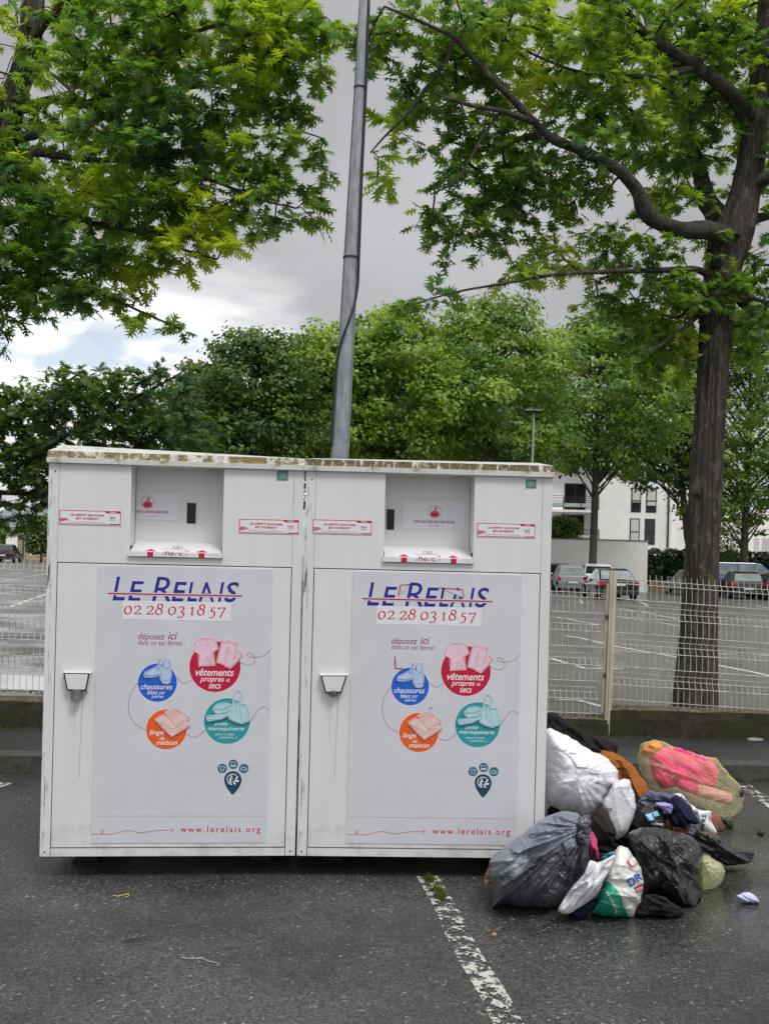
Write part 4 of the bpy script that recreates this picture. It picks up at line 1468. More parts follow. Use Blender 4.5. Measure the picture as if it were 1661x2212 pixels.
mb = MB()
mb.tube(catmull([gr(c7, *q_, 0.006) for q_ in ((490, 1034), (515, 1036), (540, 1030), (556, 1028), (555, 1038), (543, 1040))], 5), 0.0022, 5, 0)
tag(mb.build('catkin', M['lit_yellow'], origin=gr(c7, 520, 1034)), 'thin curled yellow stalk lying on the asphalt in front of the left bank', 'plant litter')
mb = MB()
A_, B_, C_, D_ = gr(c7, 525, 1231), gr(c7, 580, 1216, 0.02), gr(c7, 648, 1208), gr(c7, 590, 1226)
mb.add([A_, (B_[0], B_[1], 0.016), C_, (D_[0], D_[1], 0.005)], [(0, 3, 1), (3, 2, 1)], 0)
tag(mb.build('dead_leaf', M['lit_brown'], origin=A_), 'narrow brown dead leaf lying on the open asphalt', 'leaf')
mb = MB()
mb.tube([gr(c7, *q_, 0.005) for q_ in ((785, 1302), (830, 1306), (862, 1303), (905, 1318), (950, 1328), (935, 1338))], 0.0016, 4, 0)
mb.tube([gr(c7, *q_, 0.005) for q_ in ((850, 1310), (868, 1302), (880, 1300))], 0.0014, 4, 0)
tag(mb.build('pale_twig', M['lit_white'], origin=gr(c7, 862, 1306)), 'pale thin forked twig lying on the asphalt near the bottom', 'twig')
c6 = crop(1180, 1740, 1922, 1661)
mb = MB()
pl_ = [G(*c6(*q_), 0.128) for q_ in ((1535, 240), (1560, 234), (1622, 240), (1625, 250), (1580, 252), (1545, 248))]
mb.add([(p_.x, p_.y, 0.129) for p_ in pl_] + [(p_.x + 0.002, p_.y, 0.1325) for p_ in pl_], [tuple(range(5, -1, -1)), tuple(range(6, 12))] + [(i, (i + 1) % 6, (i + 1) % 6 + 6, i + 6) for i in range(6)], 0)
tag(mb.build('paper_scrap', plain('dull_paper', (0.26, 0.26, 0.24), 0.8), origin=(pl_[0].x, pl_[0].y, 0.129)), 'flat pale paper scrap lying on the pavement below the fence', 'litter')
mb = MB()
p_ = G(*c6(1612, 776))
mb.blob((p_.x, p_.y, 0.012), (0.022, 0.018, 0.013), 10, 7, 0, 0.5, 4)
tag(mb.build('dark_pebble', M['seam'], origin=(p_.x, p_.y, 0)), 'small black lump on the wet asphalt right of the bags', 'stone')
mb = MB()
p_ = G(*cl(1080, 1005))
mb.blob((p_.x, p_.y, 0.008), (0.012, 0.010, 0.009), 9, 6, 0, 0.4, 4)
tag(mb.build('orange_pebble', plain('orange_stone', (0.42, 0.16, 0.09), 0.6), origin=(p_.x, p_.y, 0)), 'small orange stone on the asphalt right of the worn line', 'stone')
# weeds growing through the worn line
wsp = []
for (a, b, n_, s_) in ((190, 235, 90, 30), (260, 360, 40, 25), (330, 410, 90, 30), (360, 470, 50, 25)):
    for i in range(n_):
        wsp.append(gr(cl, a + rng.normal(0, s_), b + rng.normal(0, s_ * 0.6), 0.003))
M['weed'] = leaf_mat('weed_blades', (0.06, 0.085, 0.012), (0.12, 0.14, 0.02), (0.12, 0.12, 0.02), 3.0, trans=0.25, rough=0.8)
o = blades('weed_tuft', wsp, 0.03, M['weed'], lean=1.1)
tag(o, 'small yellow-green weed tufts growing at the head of the worn white line', 'weeds')
# loose pale chippings scattered over the asphalt
mb = MB()
for i in range(260):
    y_ = 2.9 + 2.2 * rng.random()
    x_ = -2.0 + 4.2 * rng.random()
    s_ = 0.0016 + 0.003 * rng.random() ** 2
    mb.blob((x_, y_, s_ * 0.5), (s_ * 1.3, s_, s_ * 0.7), 6, 4, 0, 0.5, 5)
tag(mb.build('gravel', plain('pale_chippings', (0.18, 0.17, 0.155), 0.7, var=0.4, vscale=30)), kind='stuff')
# ------------------------------------------------------------------ materials of the far side of the car park
M['render_white'] = plain('white_render', (0.88, 0.87, 0.845), 0.85, var=0.05, vscale=0.6)
M['render_grey'] = plain('pale_grey_render', (0.80, 0.785, 0.75), 0.85, var=0.07, vscale=0.5)
M['render_cream'] = plain('cream_render', (0.56, 0.53, 0.44), 0.85, var=0.06)
M['glass_dark'] = plain('dark_window_glass', (0.012, 0.013, 0.018), 0.08, var=0.3, vscale=1.5, spec=0.6)
M['shutter'] = plain('white_roller_shutter', (0.62, 0.61, 0.58), 0.6, var=0.05)
M['frame_dark'] = plain('dark_window_frame', (0.03, 0.03, 0.033), 0.5)
M['rail'] = plain('dark_railing', (0.02, 0.02, 0.024), 0.5)
M['frosted'] = plain('frosted_glass_panel', (0.42, 0.50, 0.48), 0.3, var=0.1)
M['roof_grey'] = plain('grey_roof', (0.20, 0.205, 0.215), 0.7, var=0.1)
M['fascia_blue'] = plain('blue_fascia', (0.20, 0.25, 0.36), 0.5)
M['tan'] = plain('tan_panel', (0.42, 0.34, 0.20), 0.7, var=0.1)
M['tan_dark'] = plain('tan_panel_painted_shade', (0.26, 0.17, 0.08), 0.8, var=0.15)  # darker copy of the tan: shade of the open bay painted in
M['sign_grey'] = plain('grey_sign_back', (0.32, 0.33, 0.34), 0.5)
M['hedge'] = leaf_mat('hedge_leaves', (0.012, 0.032, 0.008), (0.030, 0.070, 0.016), (0.05, 0.09, 0.02), 1.2, trans=0.25)
M['shrub'] = leaf_mat('shrub_leaves', (0.06, 0.11, 0.012), (0.13, 0.19, 0.02), (0.20, 0.24, 0.03), 1.0, (0.45, 0.62))
M['lime'] = leaf_mat('lime_shrub_leaves', (0.11, 0.16, 0.015), (0.19, 0.25, 0.03), (0.22, 0.28, 0.04), 1.0)

ca = crop(1370, 1180, 1622, 1639)
cb5 = crop(1322, 1100, 1922, 1659)
cL = crop(0, 1080, 130, 846)
cR = crop(1622, 1220, 1922, 1661)


def XZ(cr, x, y, d):
    p = P(*cr(x, y), d)
    return p.x, p.z


def front_box(mb, cr, xa, ya, xb, yb, d, depth, mi=0, z0=None):
    """block whose front face covers the px rectangle at distance d"""
    a, b = XZ(cr, xa, yb, d), XZ(cr, xb, ya, d)
    mb.box(a[0], b[0], d, d + depth, a[1] if z0 is None else z0, b[1], mi)


# ------------------------------------------------------------------ apartment building
DB = 84.0
ap = wempty('apartment_building', (P(1400, 1230, DB).x, DB, 0))
tag(ap, 'white rendered apartment block with tall shuttered windows and dark balconies behind the garden wall', 'building')
xw0 = XZ(ca, -900, 500, DB)[0]
xdr = XZ(cb5, 958, 600, DB)[0]
xw1 = XZ(cb5, 1500, 600, DB)[0]
xbal = XZ(ca, 800, 600, DB)[0]
mb = MB()
mb.box(xbal, xdr + 0.3, DB, DB + 9, -1.5, 10.2, 0)              # window bay wall
mb.box(xw0, xbal - 0.01, DB + 1.6, DB + 9, -1.5, 10.2, 0)          # recessed balcony wall
mb.box(xdr + 0.31, xw1, DB + 1.2, DB + 9, -1.5, 9.4, 0)           # set back wall on the right
mb.build('wall', [M['render_white']], ap)
mb = MB()
mb.box(xw0 - 0.2, xw1 + 0.2, DB - 0.15, DB + 9.2, 10.203, 10.5, 0)
mb.build('roof', [M['roof_grey']], ap)


def window(xa, ya, xb, yb, shut, cr=ca, panes=2):
    a, b = XZ(cr, xa, yb, DB), XZ(cr, xb, ya, DB)
    f = MB()
    f.box(a[0], b[0], DB - 0.04, DB - 0.003, a[1], b[1], 0)
    o = f.build('window', [M['frame_dark']], ap)
    g = MB()
    hz = b[1] - a[1]
    e = 0.09
    mid = a[1] + hz * 0.46
    g.box(a[0] + e, b[0] - e, DB - 0.055, DB - 0.0405, a[1] + e, mid - 0.05, 1 if shut > 0.95 else 0)
    g.box(a[0] + e, b[0] - e, DB - 0.055, DB - 0.0405, mid + 0.05, b[1] - e, 1 if shut > 0.5 else 0)
    if 0.55 < shut < 0.95:
        g.box(a[0] + e, b[0] - e, DB - 0.065, DB - 0.0555, b[1] - hz * shut, mid - 0.06, 1)
    g.build('pane', [M['glass_dark'], M['shutter']], o)


window(1340, 255, 1510, 648, 0.6)
window(1582, 258, 1760, 655, 0.72)
window(1315, 755, 1485, 1160, 1.0)
window(1558, 762, 1735, 1175, 0.0)
for k in (0, 1):                                                 # third storey windows hidden by leaves from the camera
    window(1345 + 245 * k, -250, 1510 + 245 * k, 150, 1.0 - k)


def balcony(ya, yb, dxa, dxb, dya, dyb, slab=True):
    """door (dxa..dxb, dya..dyb) behind railing rows between ya (top rail) and yb (slab top)"""
    a, b = XZ(ca, dxa, dyb, DB + 1.6), XZ(ca, dxb, dya, DB + 1.6)
    f = MB()
    f.box(a[0], b[0], DB + 1.55, DB + 1.597, a[1], b[1], 0)
    o = f.build('balcony_door', [M['frame_dark']], ap)
    g = MB()
    mid = (a[0] + b[0]) / 2
    g.box(a[0] + 0.1, mid - 0.05, DB + 1.53, DB + 1.549, a[1] + 0.1, b[1] - 0.1, 0)
    g.box(mid + 0.05, b[0] - 0.1, DB + 1.53, DB + 1.549, a[1] + 0.1, b[1] - 0.1, 0)
    g.build('pane', [M['glass_dark']], o)
    x0, x1 = xw0, XZ(ca, 828, ya, DB - 0.3)[0]
    zt, zb = XZ(ca, 400, ya, DB - 0.3)[1], XZ(ca, 400, yb, DB - 0.3)[1]
    s = MB()
    s.box(x0, x1, DB - 0.35, DB + 1.6, zb - 0.30, zb - 0.12, 0)
    sl = s.build('balcony_slab', [M['render_white']], ap)
    r = MB()
    hh = zt - zb
    for fz in (1.0, 0.82, 0.64, 0.50, 0.10):
        r.box(x0, x1, DB - 0.33, DB - 0.29, zb + hh * fz - 0.02, zb + hh * fz + 0.02, 0)
    n = 6
    for i in range(n + 1):
        xx = x1 - 0.03 - i * (x1 - x0) / n
        r.box(xx - 0.03, xx + 0.03, DB - 0.335, DB - 0.27, zb - 0.12, zt + 0.02, 0)
    for fz in (1.0, 0.75, 0.5, 0.10):
        r.box(x1 - 0.05, x1, DB - 0.285, DB - 0.005, zb + hh * fz - 0.02, zb + hh * fz + 0.02, 0)
    r.box(x0, x1 - 0.1, DB - 0.30, DB - 0.275, zb + hh * 0.12, zb + hh * 0.42, 1)
    r.build('balcony_railing', [M['rail'], M['frosted']], sl)


balcony(390, 590, 255, 612, 190, 620)
balcony(925, 1085, 212, 580, 700, 1120)
dp = MB()
dp.tube([(xdr, DB - 0.1, XZ(cb5, 945, 745, DB)[1]), (xdr, DB - 0.1, 10.0)], 0.07, 8, 0)
dp.build('drainpipe', [M['frame_dark']], ap)

# garden terrace wall
DW = 62.0
a, b = XZ(ca, -700, 1850, DW), XZ(ca, 1618, 1128, DW)
mb = MB()
mb.box(a[0], b[0], DW, DW + 0.25, -1.5, b[1], 0)
mb.box(a[0], b[0] + 0.06, DW - 0.05, DW + 0.3, b[1] + 0.003, b[1] + 0.07, 1)
mb.box(b[0] - 0.25, b[0], DW + 0.253, 64.4, -1.5, b[1] - 0.02, 0)
o = mb.build('garden_wall', [M['render_grey'], M['roof_grey']], origin=((a[0] + b[0]) / 2, DW, 0))
tag(o, 'long plain pale grey garden wall behind the parked cars on the right', 'wall')
WTOP = b[1]

# further white house on the right, seen between trunk and frame edge
DH = 92.0
hw = wempty('white_house', (P(1620, 1200, DH).x, DH, 0))
tag(hw, 'white house with ribbed shutters behind the dark hedge at the right edge', 'building')
a, b = XZ(cR, 1290, 700, DH), XZ(cR, 2300, 540, DH)
mb = MB()
mb.box(a[0], b[0], DH, DH + 8, -1.5, b[1] + 2.2, 0)
mb.build('wall', [M['render_white']], hw)
mb = MB()
mb.box(a[0] - 0.3, b[0] + 0.3, DH - 0.3, DH + 8.3, b[1] + 2.203, b[1] + 2.5, 0)
mb.build('roof', [M['roof_grey']], hw)
for (xa, xb) in ((1450, 1515), (1560, 1660)):
    q0, q1 = XZ(cR, xa, 930, DH), XZ(cR, xb, 690, DH)
    mb = MB()
    mb.box(q0[0], q1[0], DH - 0.05, DH - 0.003, q0[1], q1[1], 0)
    for i in range(5):
        xx = q0[0] + (q1[0] - q0[0]) * (i + 0.5) / 5
        mb.box(xx - 0.04, xx + 0.04, DH - 0.08, DH - 0.0505, q0[1], q1[1], 0)
    mb.build('shutter', [M['shutter']], hw)


# ------------------------------------------------------------------ leafy masses: leaf clumps through a volume
def scatter_leaves(blobs, n, size, rs, flat=0.5, shell=0.35, tuft=0):
    """blobs: (center, radii); returns V, T of small bent leaf faces"""
    rg = np.random.default_rng(rs)
    vol = np.array([r[0] * r[1] * r[2] for c, r in blobs]) ** 0.8
    idx = rg.choice(len(blobs), n, p=vol / vol.sum())
    C = np.array([tuple(c) for c, r in blobs])[idx]
    R = np.array([tuple(r) for c, r in blobs])[idx]
    d = rg.normal(size=(n, 3))
    d /= np.linalg.norm(d, axis=1)[:, None]
    rad = shell + (1 - shell) * rg.random(n) ** 0.5
    Pn = C + d * R * rad[:, None]
    if tuft:                                     # leaves gathered in flat tufts at the twig ends
        k = max(1, n // tuft)
        sel = rg.integers(0, k, n)
        off = rg.normal(size=(n, 3)) * np.array([1, 1, 0.45]) * (size * 1.5)
        Pn = Pn[:k][sel] + off
        d = d[:k][sel] * 0.6 + off / (size * 3)
    N = d * 0.8 + np.array([0, 0, 0.7]) + rg.normal(scale=0.45, size=(n, 3))
    N /= np.linalg.norm(N, axis=1)[:, None]
    A = np.cross(N, rg.normal(size=(n, 3)))
    A /= np.linalg.norm(A, axis=1)[:, None]
    B = np.cross(A, N)
    s = size * (0.6 + 0.8 * rg.random(n))
    tpl = np.array([(-0.5, 0, 0), (-0.15, 0.30, 0.06), (0.25, 0.26, 0.0), (0.55, 0, -0.12), (0.2, -0.28, 0.02), (-0.2, -0.26, 0.05)])
    V = Pn[:, None, :] + s[:, None, None] * (tpl[None, :, 0, None] * A[:, None, :] + tpl[None, :, 1, None] * B[:, None, :] + tpl[None, :, 2, None] * N[:, None, :])
    t = np.array([(0, 4, 1), (0, 5, 4), (1, 4, 2), (2, 4, 3)])
    T = (np.arange(n) * 6)[:, None, None] + t[None]
    return V.reshape(-1, 3), T.reshape(-1, 3)


def hedge(name, x0, x1, y, depth, z, n, size, mat, label, cat, rs, z0=0.0):
    root = wempty(name, ((x0 + x1) / 2, y + depth / 2, z0))
    tag(root, label, cat)
    bl = []
    rg = np.random.default_rng(rs)
    k = max(2, int((x1 - x0) / 0.8))
    for i in range(k):
        xx = x0 + (x1 - x0) * (i + 0.5) / k
        for zz in np.arange(0.4, z - z0, 0.7):
            bl.append(((xx, y + depth / 2, z0 + zz), (0.7, depth * 0.55, 0.55 + 0.12 * rg.random())))
    V, T = scatter_leaves(bl, n, size, rs, shell=0.6)
    np_mesh('foliage', V, T, mat, root)
    mb = MB()
    mb.box(x0, x1, y + depth * 0.3, y + depth * 0.7, z0, z - 0.3, 0)
    mb.build('stems', [M['bark_dark']], root)
    return root


M['bark_dark'] = plain('dark_stems', (0.02, 0.018, 0.012), 0.9)
a, b = XZ(cb5, 828, 985, 64.5), XZ(cb5, 1110, 775, 64.5)
hedge('hedge', a[0], b[0] + 0.6, 64.5, 1.4, b[1], 5200, 0.20, M['hedge'], 'clipped dark green hedge between the garden wall and the big trunk', 'hedge', 11, -0.1)
mb = MB()
q0 = XZ(cb5, 832, 1030, 64)
mb.box(q0[0], b[0] + 0.6, 64.0, 64.3, -1.2, 0.25, 0)
tag(mb.build('retaining_wall', [plain('brown_stone', (0.22, 0.16, 0.10), 0.9, var=0.3, vscale=3)], origin=(q0[0], 64.0, 0)), 'low brown retaining wall under the clipped hedge', 'wall')
a, b = XZ(cb5, 1290, 985, 66), XZ(cb5, 1800, 790, 66)
hedge('hedge', a[0], b[0], 66, 1.5, b[1], 8000, 0.22, M['hedge'], 'long dark hedge behind the blue van at the right edge', 'hedge', 12, -0.8)
root = wempty('lime_shrub', (P(1562, 1190, 66).x, 66, 0))
tag(root, 'bright lime green shrub showing between the big trunk and a thin trunk', 'shrub')
q = P(*cb5(1368, 720), 66)
V, T = scatter_leaves([((q.x, 66, q.z), (1.3, 1.2, 1.7)), ((q.x, 66, q.z - 1.5), (1.2, 1.1, 1.5))], 2600, 0.16, 4)
np_mesh('crown', V, T, M['lime'], root)
mb = MB()
mb.tube([(q.x, 66, 0), (q.x, 66, q.z)], 0.06, 6)
mb.build('trunk', [M['bark_dark']], root)
root = wempty('terrace_shrub', (P(1225, 1160, 63).x, 63.2, WTOP))
tag(root, 'yellow-green shrub leaning over the garden wall below the balcony', 'shrub')
bl = []
for (x_, y_, r_) in ((120, 900, .95), (230, 860, .9), (330, 900, 0.85), (420, 930, 0.55), (90, 990, 0.9), (250, 1000, 0.9), (360, 1010, 0.7), (340, 810, 0.4), (470, 880, .3), (140, 790, .4)):
    q = P(*ca(x_, y_), 63.2)
    bl.append(((q.x, 63.2, q.z), (r_, r_, r_ * 0.8)))
V, T = scatter_leaves(bl, 3000, 0.20, 5)
np_mesh('crown', V, T, M['shrub'], root)
mb = MB()
q = P(*ca(250, 1000), 63.2)
mb.tube([(q.x, 63.2, 0.0), (q.x, 63.2, q.z)], 0.05, 6)
mb.build('trunk', [M['bark_dark']], root)

# ------------------------------------------------------------------ left end of the car park: kiosk, road sign, hall
DK = 100.0
kk = wempty('toilet_kiosk', (P(*cL(400, 2030), DK).x, DK, 0))
tag(kk, 'small flat roofed tan and white kiosk with an open middle bay at the left', 'kiosk')
zk = XZ(cL, 400, 1672, DK)[1]
x0, x1, x2, x3 = [XZ(cL, v_, 1800, DK)[0] for v_ in (103, 290, 472, 700)]
mb = MB()
mb.box(x0, x1, DK, DK + 2.2, 0, zk, 0)
mb.box(x2, x3, DK, DK + 2.2, 0, zk, 1)
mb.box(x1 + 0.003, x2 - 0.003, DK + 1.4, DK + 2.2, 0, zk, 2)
xe = x2 - 0.3
mb.build('wall', [M['render_white'], M['tan'], M['tan_dark']], kk)
mb = MB()
q0, q1 = XZ(cL, 300, 2030, DK), XZ(cL, 365, 1750, DK)
mb.box(q0[0], q1[0], DK + 0.1, DK + 0.2, 0.05, q1[1], 0)
mb.build('partition', [M['tan']], kk)
mb = MB()
q0, q1 = XZ(cL, 415, 2030, DK), XZ(cL, 468, 1750, DK)
mb.box(q0[0], q1[0], DK + 0.1, DK + 0.2, 0.05, q1[1], 0)
mb.build('partition', [M['tan']], kk)
mb = MB()
mb.box(x0 - 0.15, x3 + 0.15, DK - 0.15, DK + 2.35, zk + 0.003, zk + 0.14, 0)
mb.build('roof', [M['roof_grey']], kk)
mb = MB()
q0, q1 = XZ(cL, 495, 2010, DK), XZ(cL, 560, 1730, DK)
mb.box(q0[0], q1[0], DK - 0.04, DK - 0.003, q0[1], q1[1], 0)
mb.build('door', [M['render_grey']], kk)
mb = MB()
q0, q1 = XZ(cL, 600, 1790, DK), XZ(cL, 640, 1690, DK)
mb.box(q0[0], q1[0], DK - 0.04, DK - 0.003, q0[1], q1[1], 0)
mb.build('vent', [M['sign_grey']], kk)

DL = 125.0
hl = wempty('sports_hall', (P(*cL(450, 1900), DL).x, DL, 0))
tag(hl, 'low white hall with grey pitched roof and blue fascia behind the kiosk', 'building')
a, b = XZ(cL, -60, 1660, DL), XZ(cL, 660, 1432, DL)
mb = MB()
mb.box(a[0], b[0], DL, DL + 12, 0, b[1], 0)
mb.build('wall', [M['render_white']], hl)
f0, f1 = XZ(cL, 330, 1430, DL), XZ(cL, 640, 1368, DL)
mb = MB()
mb.box(a[0] - 0.3, b[0] + 0.4, DL - 0.4, DL - 0.05, f0[1] + 0.003, f1[1], 0)
mb.build('fascia', [M['fascia_blue']], hl)
rz = XZ(cL, 500, 1180, DL)[1]
mb = MB()
mb.add([(a[0] - 0.3, DL - 0.42, f1[1] + 0.01), (b[0] + 0.4, DL - 0.42, f1[1] + 0.01), (b[0] - 1.0, DL + 6, rz), (a[0] - 0.3, DL + 6, rz), (b[0] + 0.4, DL + 12, f1[1]), (a[0] - 0.3, DL + 12, f1[1])],
       [(0, 1, 2, 3), (1, 4, 2), (2, 4, 5, 3)], 0)
mb.build('roof', [M['roof_grey']], hl)
DS = 96.0
sg = wempty('direction_sign', (P(*cL(400, 1700), DS).x, DS, 0))
tag(sg, 'grey direction sign with three arrow boards seen from behind above the kiosk', 'road sign')
q0, q1 = XZ(cL, 402, 2060, DS), XZ(cL, 420, 1280, DS)
mb = MB()
mb.tube([(q0[0], DS, 0), (q0[0], DS, q1[1])], 0.07, 8)
mb.build('post', [M['sign_grey']], sg)
for (ya, yb) in ((1480, 1525), (1535, 1575), (1585, 1625)):
    a, b = XZ(cL, 188, yb, DS), XZ(cL, 325, ya, DS)
    mb = MB()
    mz = (a[1] + b[1]) / 2
    mb.prism([(a[0], mz), (a[0] + 0.15, a[1]), (b[0], a[1]), (b[0], b[1]), (a[0] + 0.15, b[1])], DS - 0.06, DS - 0.02, 0)
    mb.build('arrow_board', [M['sign_grey']], sg)
mb = MB()
a, b = XZ(cL, 318, 1492, DS), XZ(cL, 455, 1480, DS)
mb.box(a[0], b[0], DS - 0.02, DS + 0.02, a[1], b[1], 0)
mb.build('bracket', [M['sign_grey']], sg)

# slender lamp in front of the tree row
c2 = crop(961, 0, 1922, 1661)
DLP = 44.0
q0 = P(*c2(638, 1960), DLP)
q1 = P(*c2(645, 1785), DLP)
lp = wempty('street_lamp', (q0.x, DLP, 0))
tag(lp, 'slender distant lamp with a flat cross head in front of the tree row', 'street lamp')
mb = MB()
mb.tube([(q0.x - 0.05, DLP, -0.5), (q1.x, DLP, q1.z)], [0.07, 0.04], 8)
mb.build('pole', [M['sign_grey']], lp)
mb = MB()
a, b = P(*c2(608, 1783), DLP), P(*c2(672, 1783), DLP)
mb.box(a.x, b.x, DLP - 0.05, DLP + 0.05, q1.z + 0.02, q1.z + 0.07, 0)
mb.build('crossbar', [M['frame_dark']], lp)
for xs in (0.25, 0.75):
    xx = a.x + (b.x - a.x) * xs
    mb = MB()
    mb.hexa([(xx - 0.22, DLP - 0.22, q1.z + 0.075), (xx + 0.26, DLP - 0.22, q1.z + 0.075), (xx + 0.26, DLP + 0.2, q1.z + 0.075), (xx - 0.26, DLP + 0.2, q1.z + 0.075)],
            [(xx - 0.16, DLP - 0.15, q1.z + 0.17), (xx + 0.16, DLP - 0.15, q1.z + 0.17), (xx + 0.16, DLP + 0.14, q1.z + 0.17), (xx - 0.16, DLP + 0.14, q1.z + 0.17)], 0)
    mb.build('lamp_head', [M['frame_dark']], lp)

# ------------------------------------------------------------------ cars
M['tyre'] = plain('tyre_rubber', (0.015, 0.015, 0.016), 0.85)
M['rim'] = plain('alloy_rim', (0.45, 0.46, 0.48), 0.35, 0.8)
M['carglass'] = plain('car_glass', (0.02, 0.024, 0.028), 0.06, spec=0.7)
M['carglass_lit'] = plain('car_glass_painted_light', (0.16, 0.19, 0.20), 0.08, spec=0.7, var=0.4, vscale=2)  # copy of the car glass with light on it put into the colour
M['taillight'] = plain('red_tail_light', (0.45, 0.015, 0.02), 0.15)
M['plate_w'] = plain('number_plate', (0.70, 0.70, 0.70), 0.4)
M['plate_b'] = plain('number_plate_blue', (0.03, 0.08, 0.35), 0.4)
M['chrome'] = plain('chrome_trim', (0.6, 0.6, 0.62), 0.2, 0.8)
M['headlight'] = plain('clear_headlight', (0.55, 0.57, 0.6), 0.12)
M['bumper_dark'] = plain('dark_bumper_plastic', (0.02, 0.02, 0.022), 0.6)


def paintm(name, col, rough=0.25, metal=0.2):
    m = plain(name, col, rough, metal, var=0.05, spec=0.5, coat=0.6)
    return m


def car(label, paint, loc, heading, L=4.2, Wd=1.75, Ht=1.48, style='hatch', group='cars parked across the car park', glass=None, bumper=None, name='parked_car', cat='car', light_h=0.95):
    """x from rear (0) to front (L); the Empty sits under the middle of the rear axle line, heading = direction of travel"""
    root = empty(name, loc, heading)
    tag(root, label, cat, group)
    hw_ = Wd / 2
    belt = Ht * 0.62
    if style == 'van':
        belt = Ht * 0.60
        low = [(0.0, .35), (0.0, belt), (L * .70, belt), (L * .78, belt * .97), (L * .985, belt * .78), (L, .55), (L * .99, .28), (0.06, .25)]
        gh = [(0.02, belt), (0.08, Ht * .97), (0.25, Ht), (L * .56, Ht), (L * .63, Ht * .97), (L * .82, belt * .95)]
    elif style == 'coupe':
        low = [(0.02, .35), (-0.03, belt * .80), (0.03, belt * 1.02), (L * .30, belt * .98), (L * .70, belt * .93), (L * .96, belt * .72), (L, .5), (L * .98, .24), (0.1, .22)]
        gh = [(0.18, belt), (L * .24, Ht * .95), (L * .34, Ht), (L * .48, Ht * .985), (L * .70, belt * .93)]
    elif style == 'small':
        low = [(0.03, .35), (0.0, belt * .62), (0.10, belt * 1.0), (L * .66, belt * .97), (L * .93, belt * .80), (L, .5), (L * .985, .25), (0.08, .24)]
        gh = [(0.10, belt), (L * .13, Ht * .92), (L * .24, Ht), (L * .48, Ht * .985), (L * .56, Ht * .94), (L * .76, belt * .94)]
    else:
        low = [(0.02, .35), (-0.02, belt * .70), (0.07, belt), (L * .66, belt * .96), (L * .95, belt * .78), (L, .5), (L * .985, .25), (0.08, .24)]
        gh = [(0.05, belt), (L * .10, Ht * .93), (L * .17, Ht * .99), (L * .36, Ht), (L * .50, Ht * .97), (L * .73, belt * .93)]
    n = len(low)
    b = MB()
    ins = lambda z: 0.0 if z > .45 else 0.05
    vs_ = []
    for s in (-1, 1):
        for (x_, z_) in low:
            vs_.append((x_, s * (hw_ - (0.06 if z_ < .4 else 0.0) - (0.05 if z_ > belt * .93 else 0)), z_))
    b.add(vs_, [tuple(reversed(range(n))), tuple(range(n, 2 * n))] + [(i, (i + 1) % n, (i + 1) % n + n, i + n) for i in range(n)], 0)
    m_ = len(gh)
    wy = lambda z_: hw_ - 0.06 - (z_ - belt) / (Ht - belt) * (0.17 if style != 'van' else 0.10)
    vs_ = [(x_, -wy(z_), z_ - (0.02 if i in (0, m_ - 1) else 0)) for i, (x_, z_) in enumerate(gh)] + [(x_, wy(z_), z_ - (0.02 if i in (0, m_ - 1) else 0)) for i, (x_, z_) in enumerate(gh)]
    b.add(vs_, [tuple(reversed(range(m_))), tuple(range(m_, 2 * m_))] + [(i, (i + 1) % m_, (i + 1) % m_ + m_, i + m_) for i in range(m_)], 0)
    body = b.build('body', [paint], root, bevel=0.05)
    gl = glass or M['carglass']
    # rear window, windscreen
    def slab(pa, pb, fa, fb, side, wa, wb, nm, mat):
        (xa, za), (xb, zb) = pa, pb
        q = lambda f: (xa + (xb - xa) * f, za + (zb - za) * f)
        (x0_, z0_), (x1_, z1_) = q(fa), q(fb)
        nx, nz = -(zb - za), (xb - xa)
        l = math.hypot(nx, nz)
        nx, nz = nx / l * side, nz / l * side
        g = MB()
        w0, w1 = wy(z0_) - wa, wy(z1_) - wb
        g.hexa([(x0_ - nx * .02, -w0, z0_ - nz * .02), (x0_ - nx * .02, w0, z0_ - nz * .02), (x1_ - nx * .02, w1, z1_ - nz * .02), (x1_ - nx * .02, -w1, z1_ - nz * .02)],
               [(x0_ + nx * .012, -w0, z0_ + nz * .012), (x0_ + nx * .012, w0, z0_ + nz * .012), (x1_ + nx * .012, w1, z1_ + nz * .012), (x1_ + nx * .012, -w1, z1_ + nz * .012)], 0)
        g.build(nm, [mat], root)
    slab(gh[0], gh[1], .12, .92, 1, .08, .06, 'rear_window', gl)
    slab(gh[-2], gh[-1], .06, .92, 1, .06, .08, 'windscreen', M['carglass'])
    # side windows
    xs_a, xs_b = gh[1][0] + 0.12, gh[-2][0] - 0.02
    z0_, z1_ = belt + 0.03, Ht - 0.12
    xm = xs_a + (xs_b - xs_a) * (0.42 if style != 'van' else 0.55)
    for s in (-1, 1):
        for (pa, pb) in (((xs_a + 0.10 - 0.12 * (gh[1][0] > .3), xm - 0.04), (xs_a + 0.05, xm - 0.04)), ((xm + 0.04, gh[-1][0] - 0.35), (xm + 0.04, xs_b - 0.02))):
            g = MB()
            y0_, y1_ = s * (wy(z0_) - 0.02), s * (wy(z1_) - 0.02)
            o_ = s * 0.032
            q0 = [(pa[0], y0_, z0_), (pa[1], y0_, z0_), (pb[1], y1_, z1_), (pb[0], y1_, z1_)]
            q1 = [(x_, y_ + o_, z_) for x_, y_, z_ in q0]
            g.hexa(q0, q1, 0)
            g.build('side_window', [gl if style != 'van' else M['carglass_lit']], root)
    # wheels
    wr_ = 0.31 if style != 'van' else 0.34
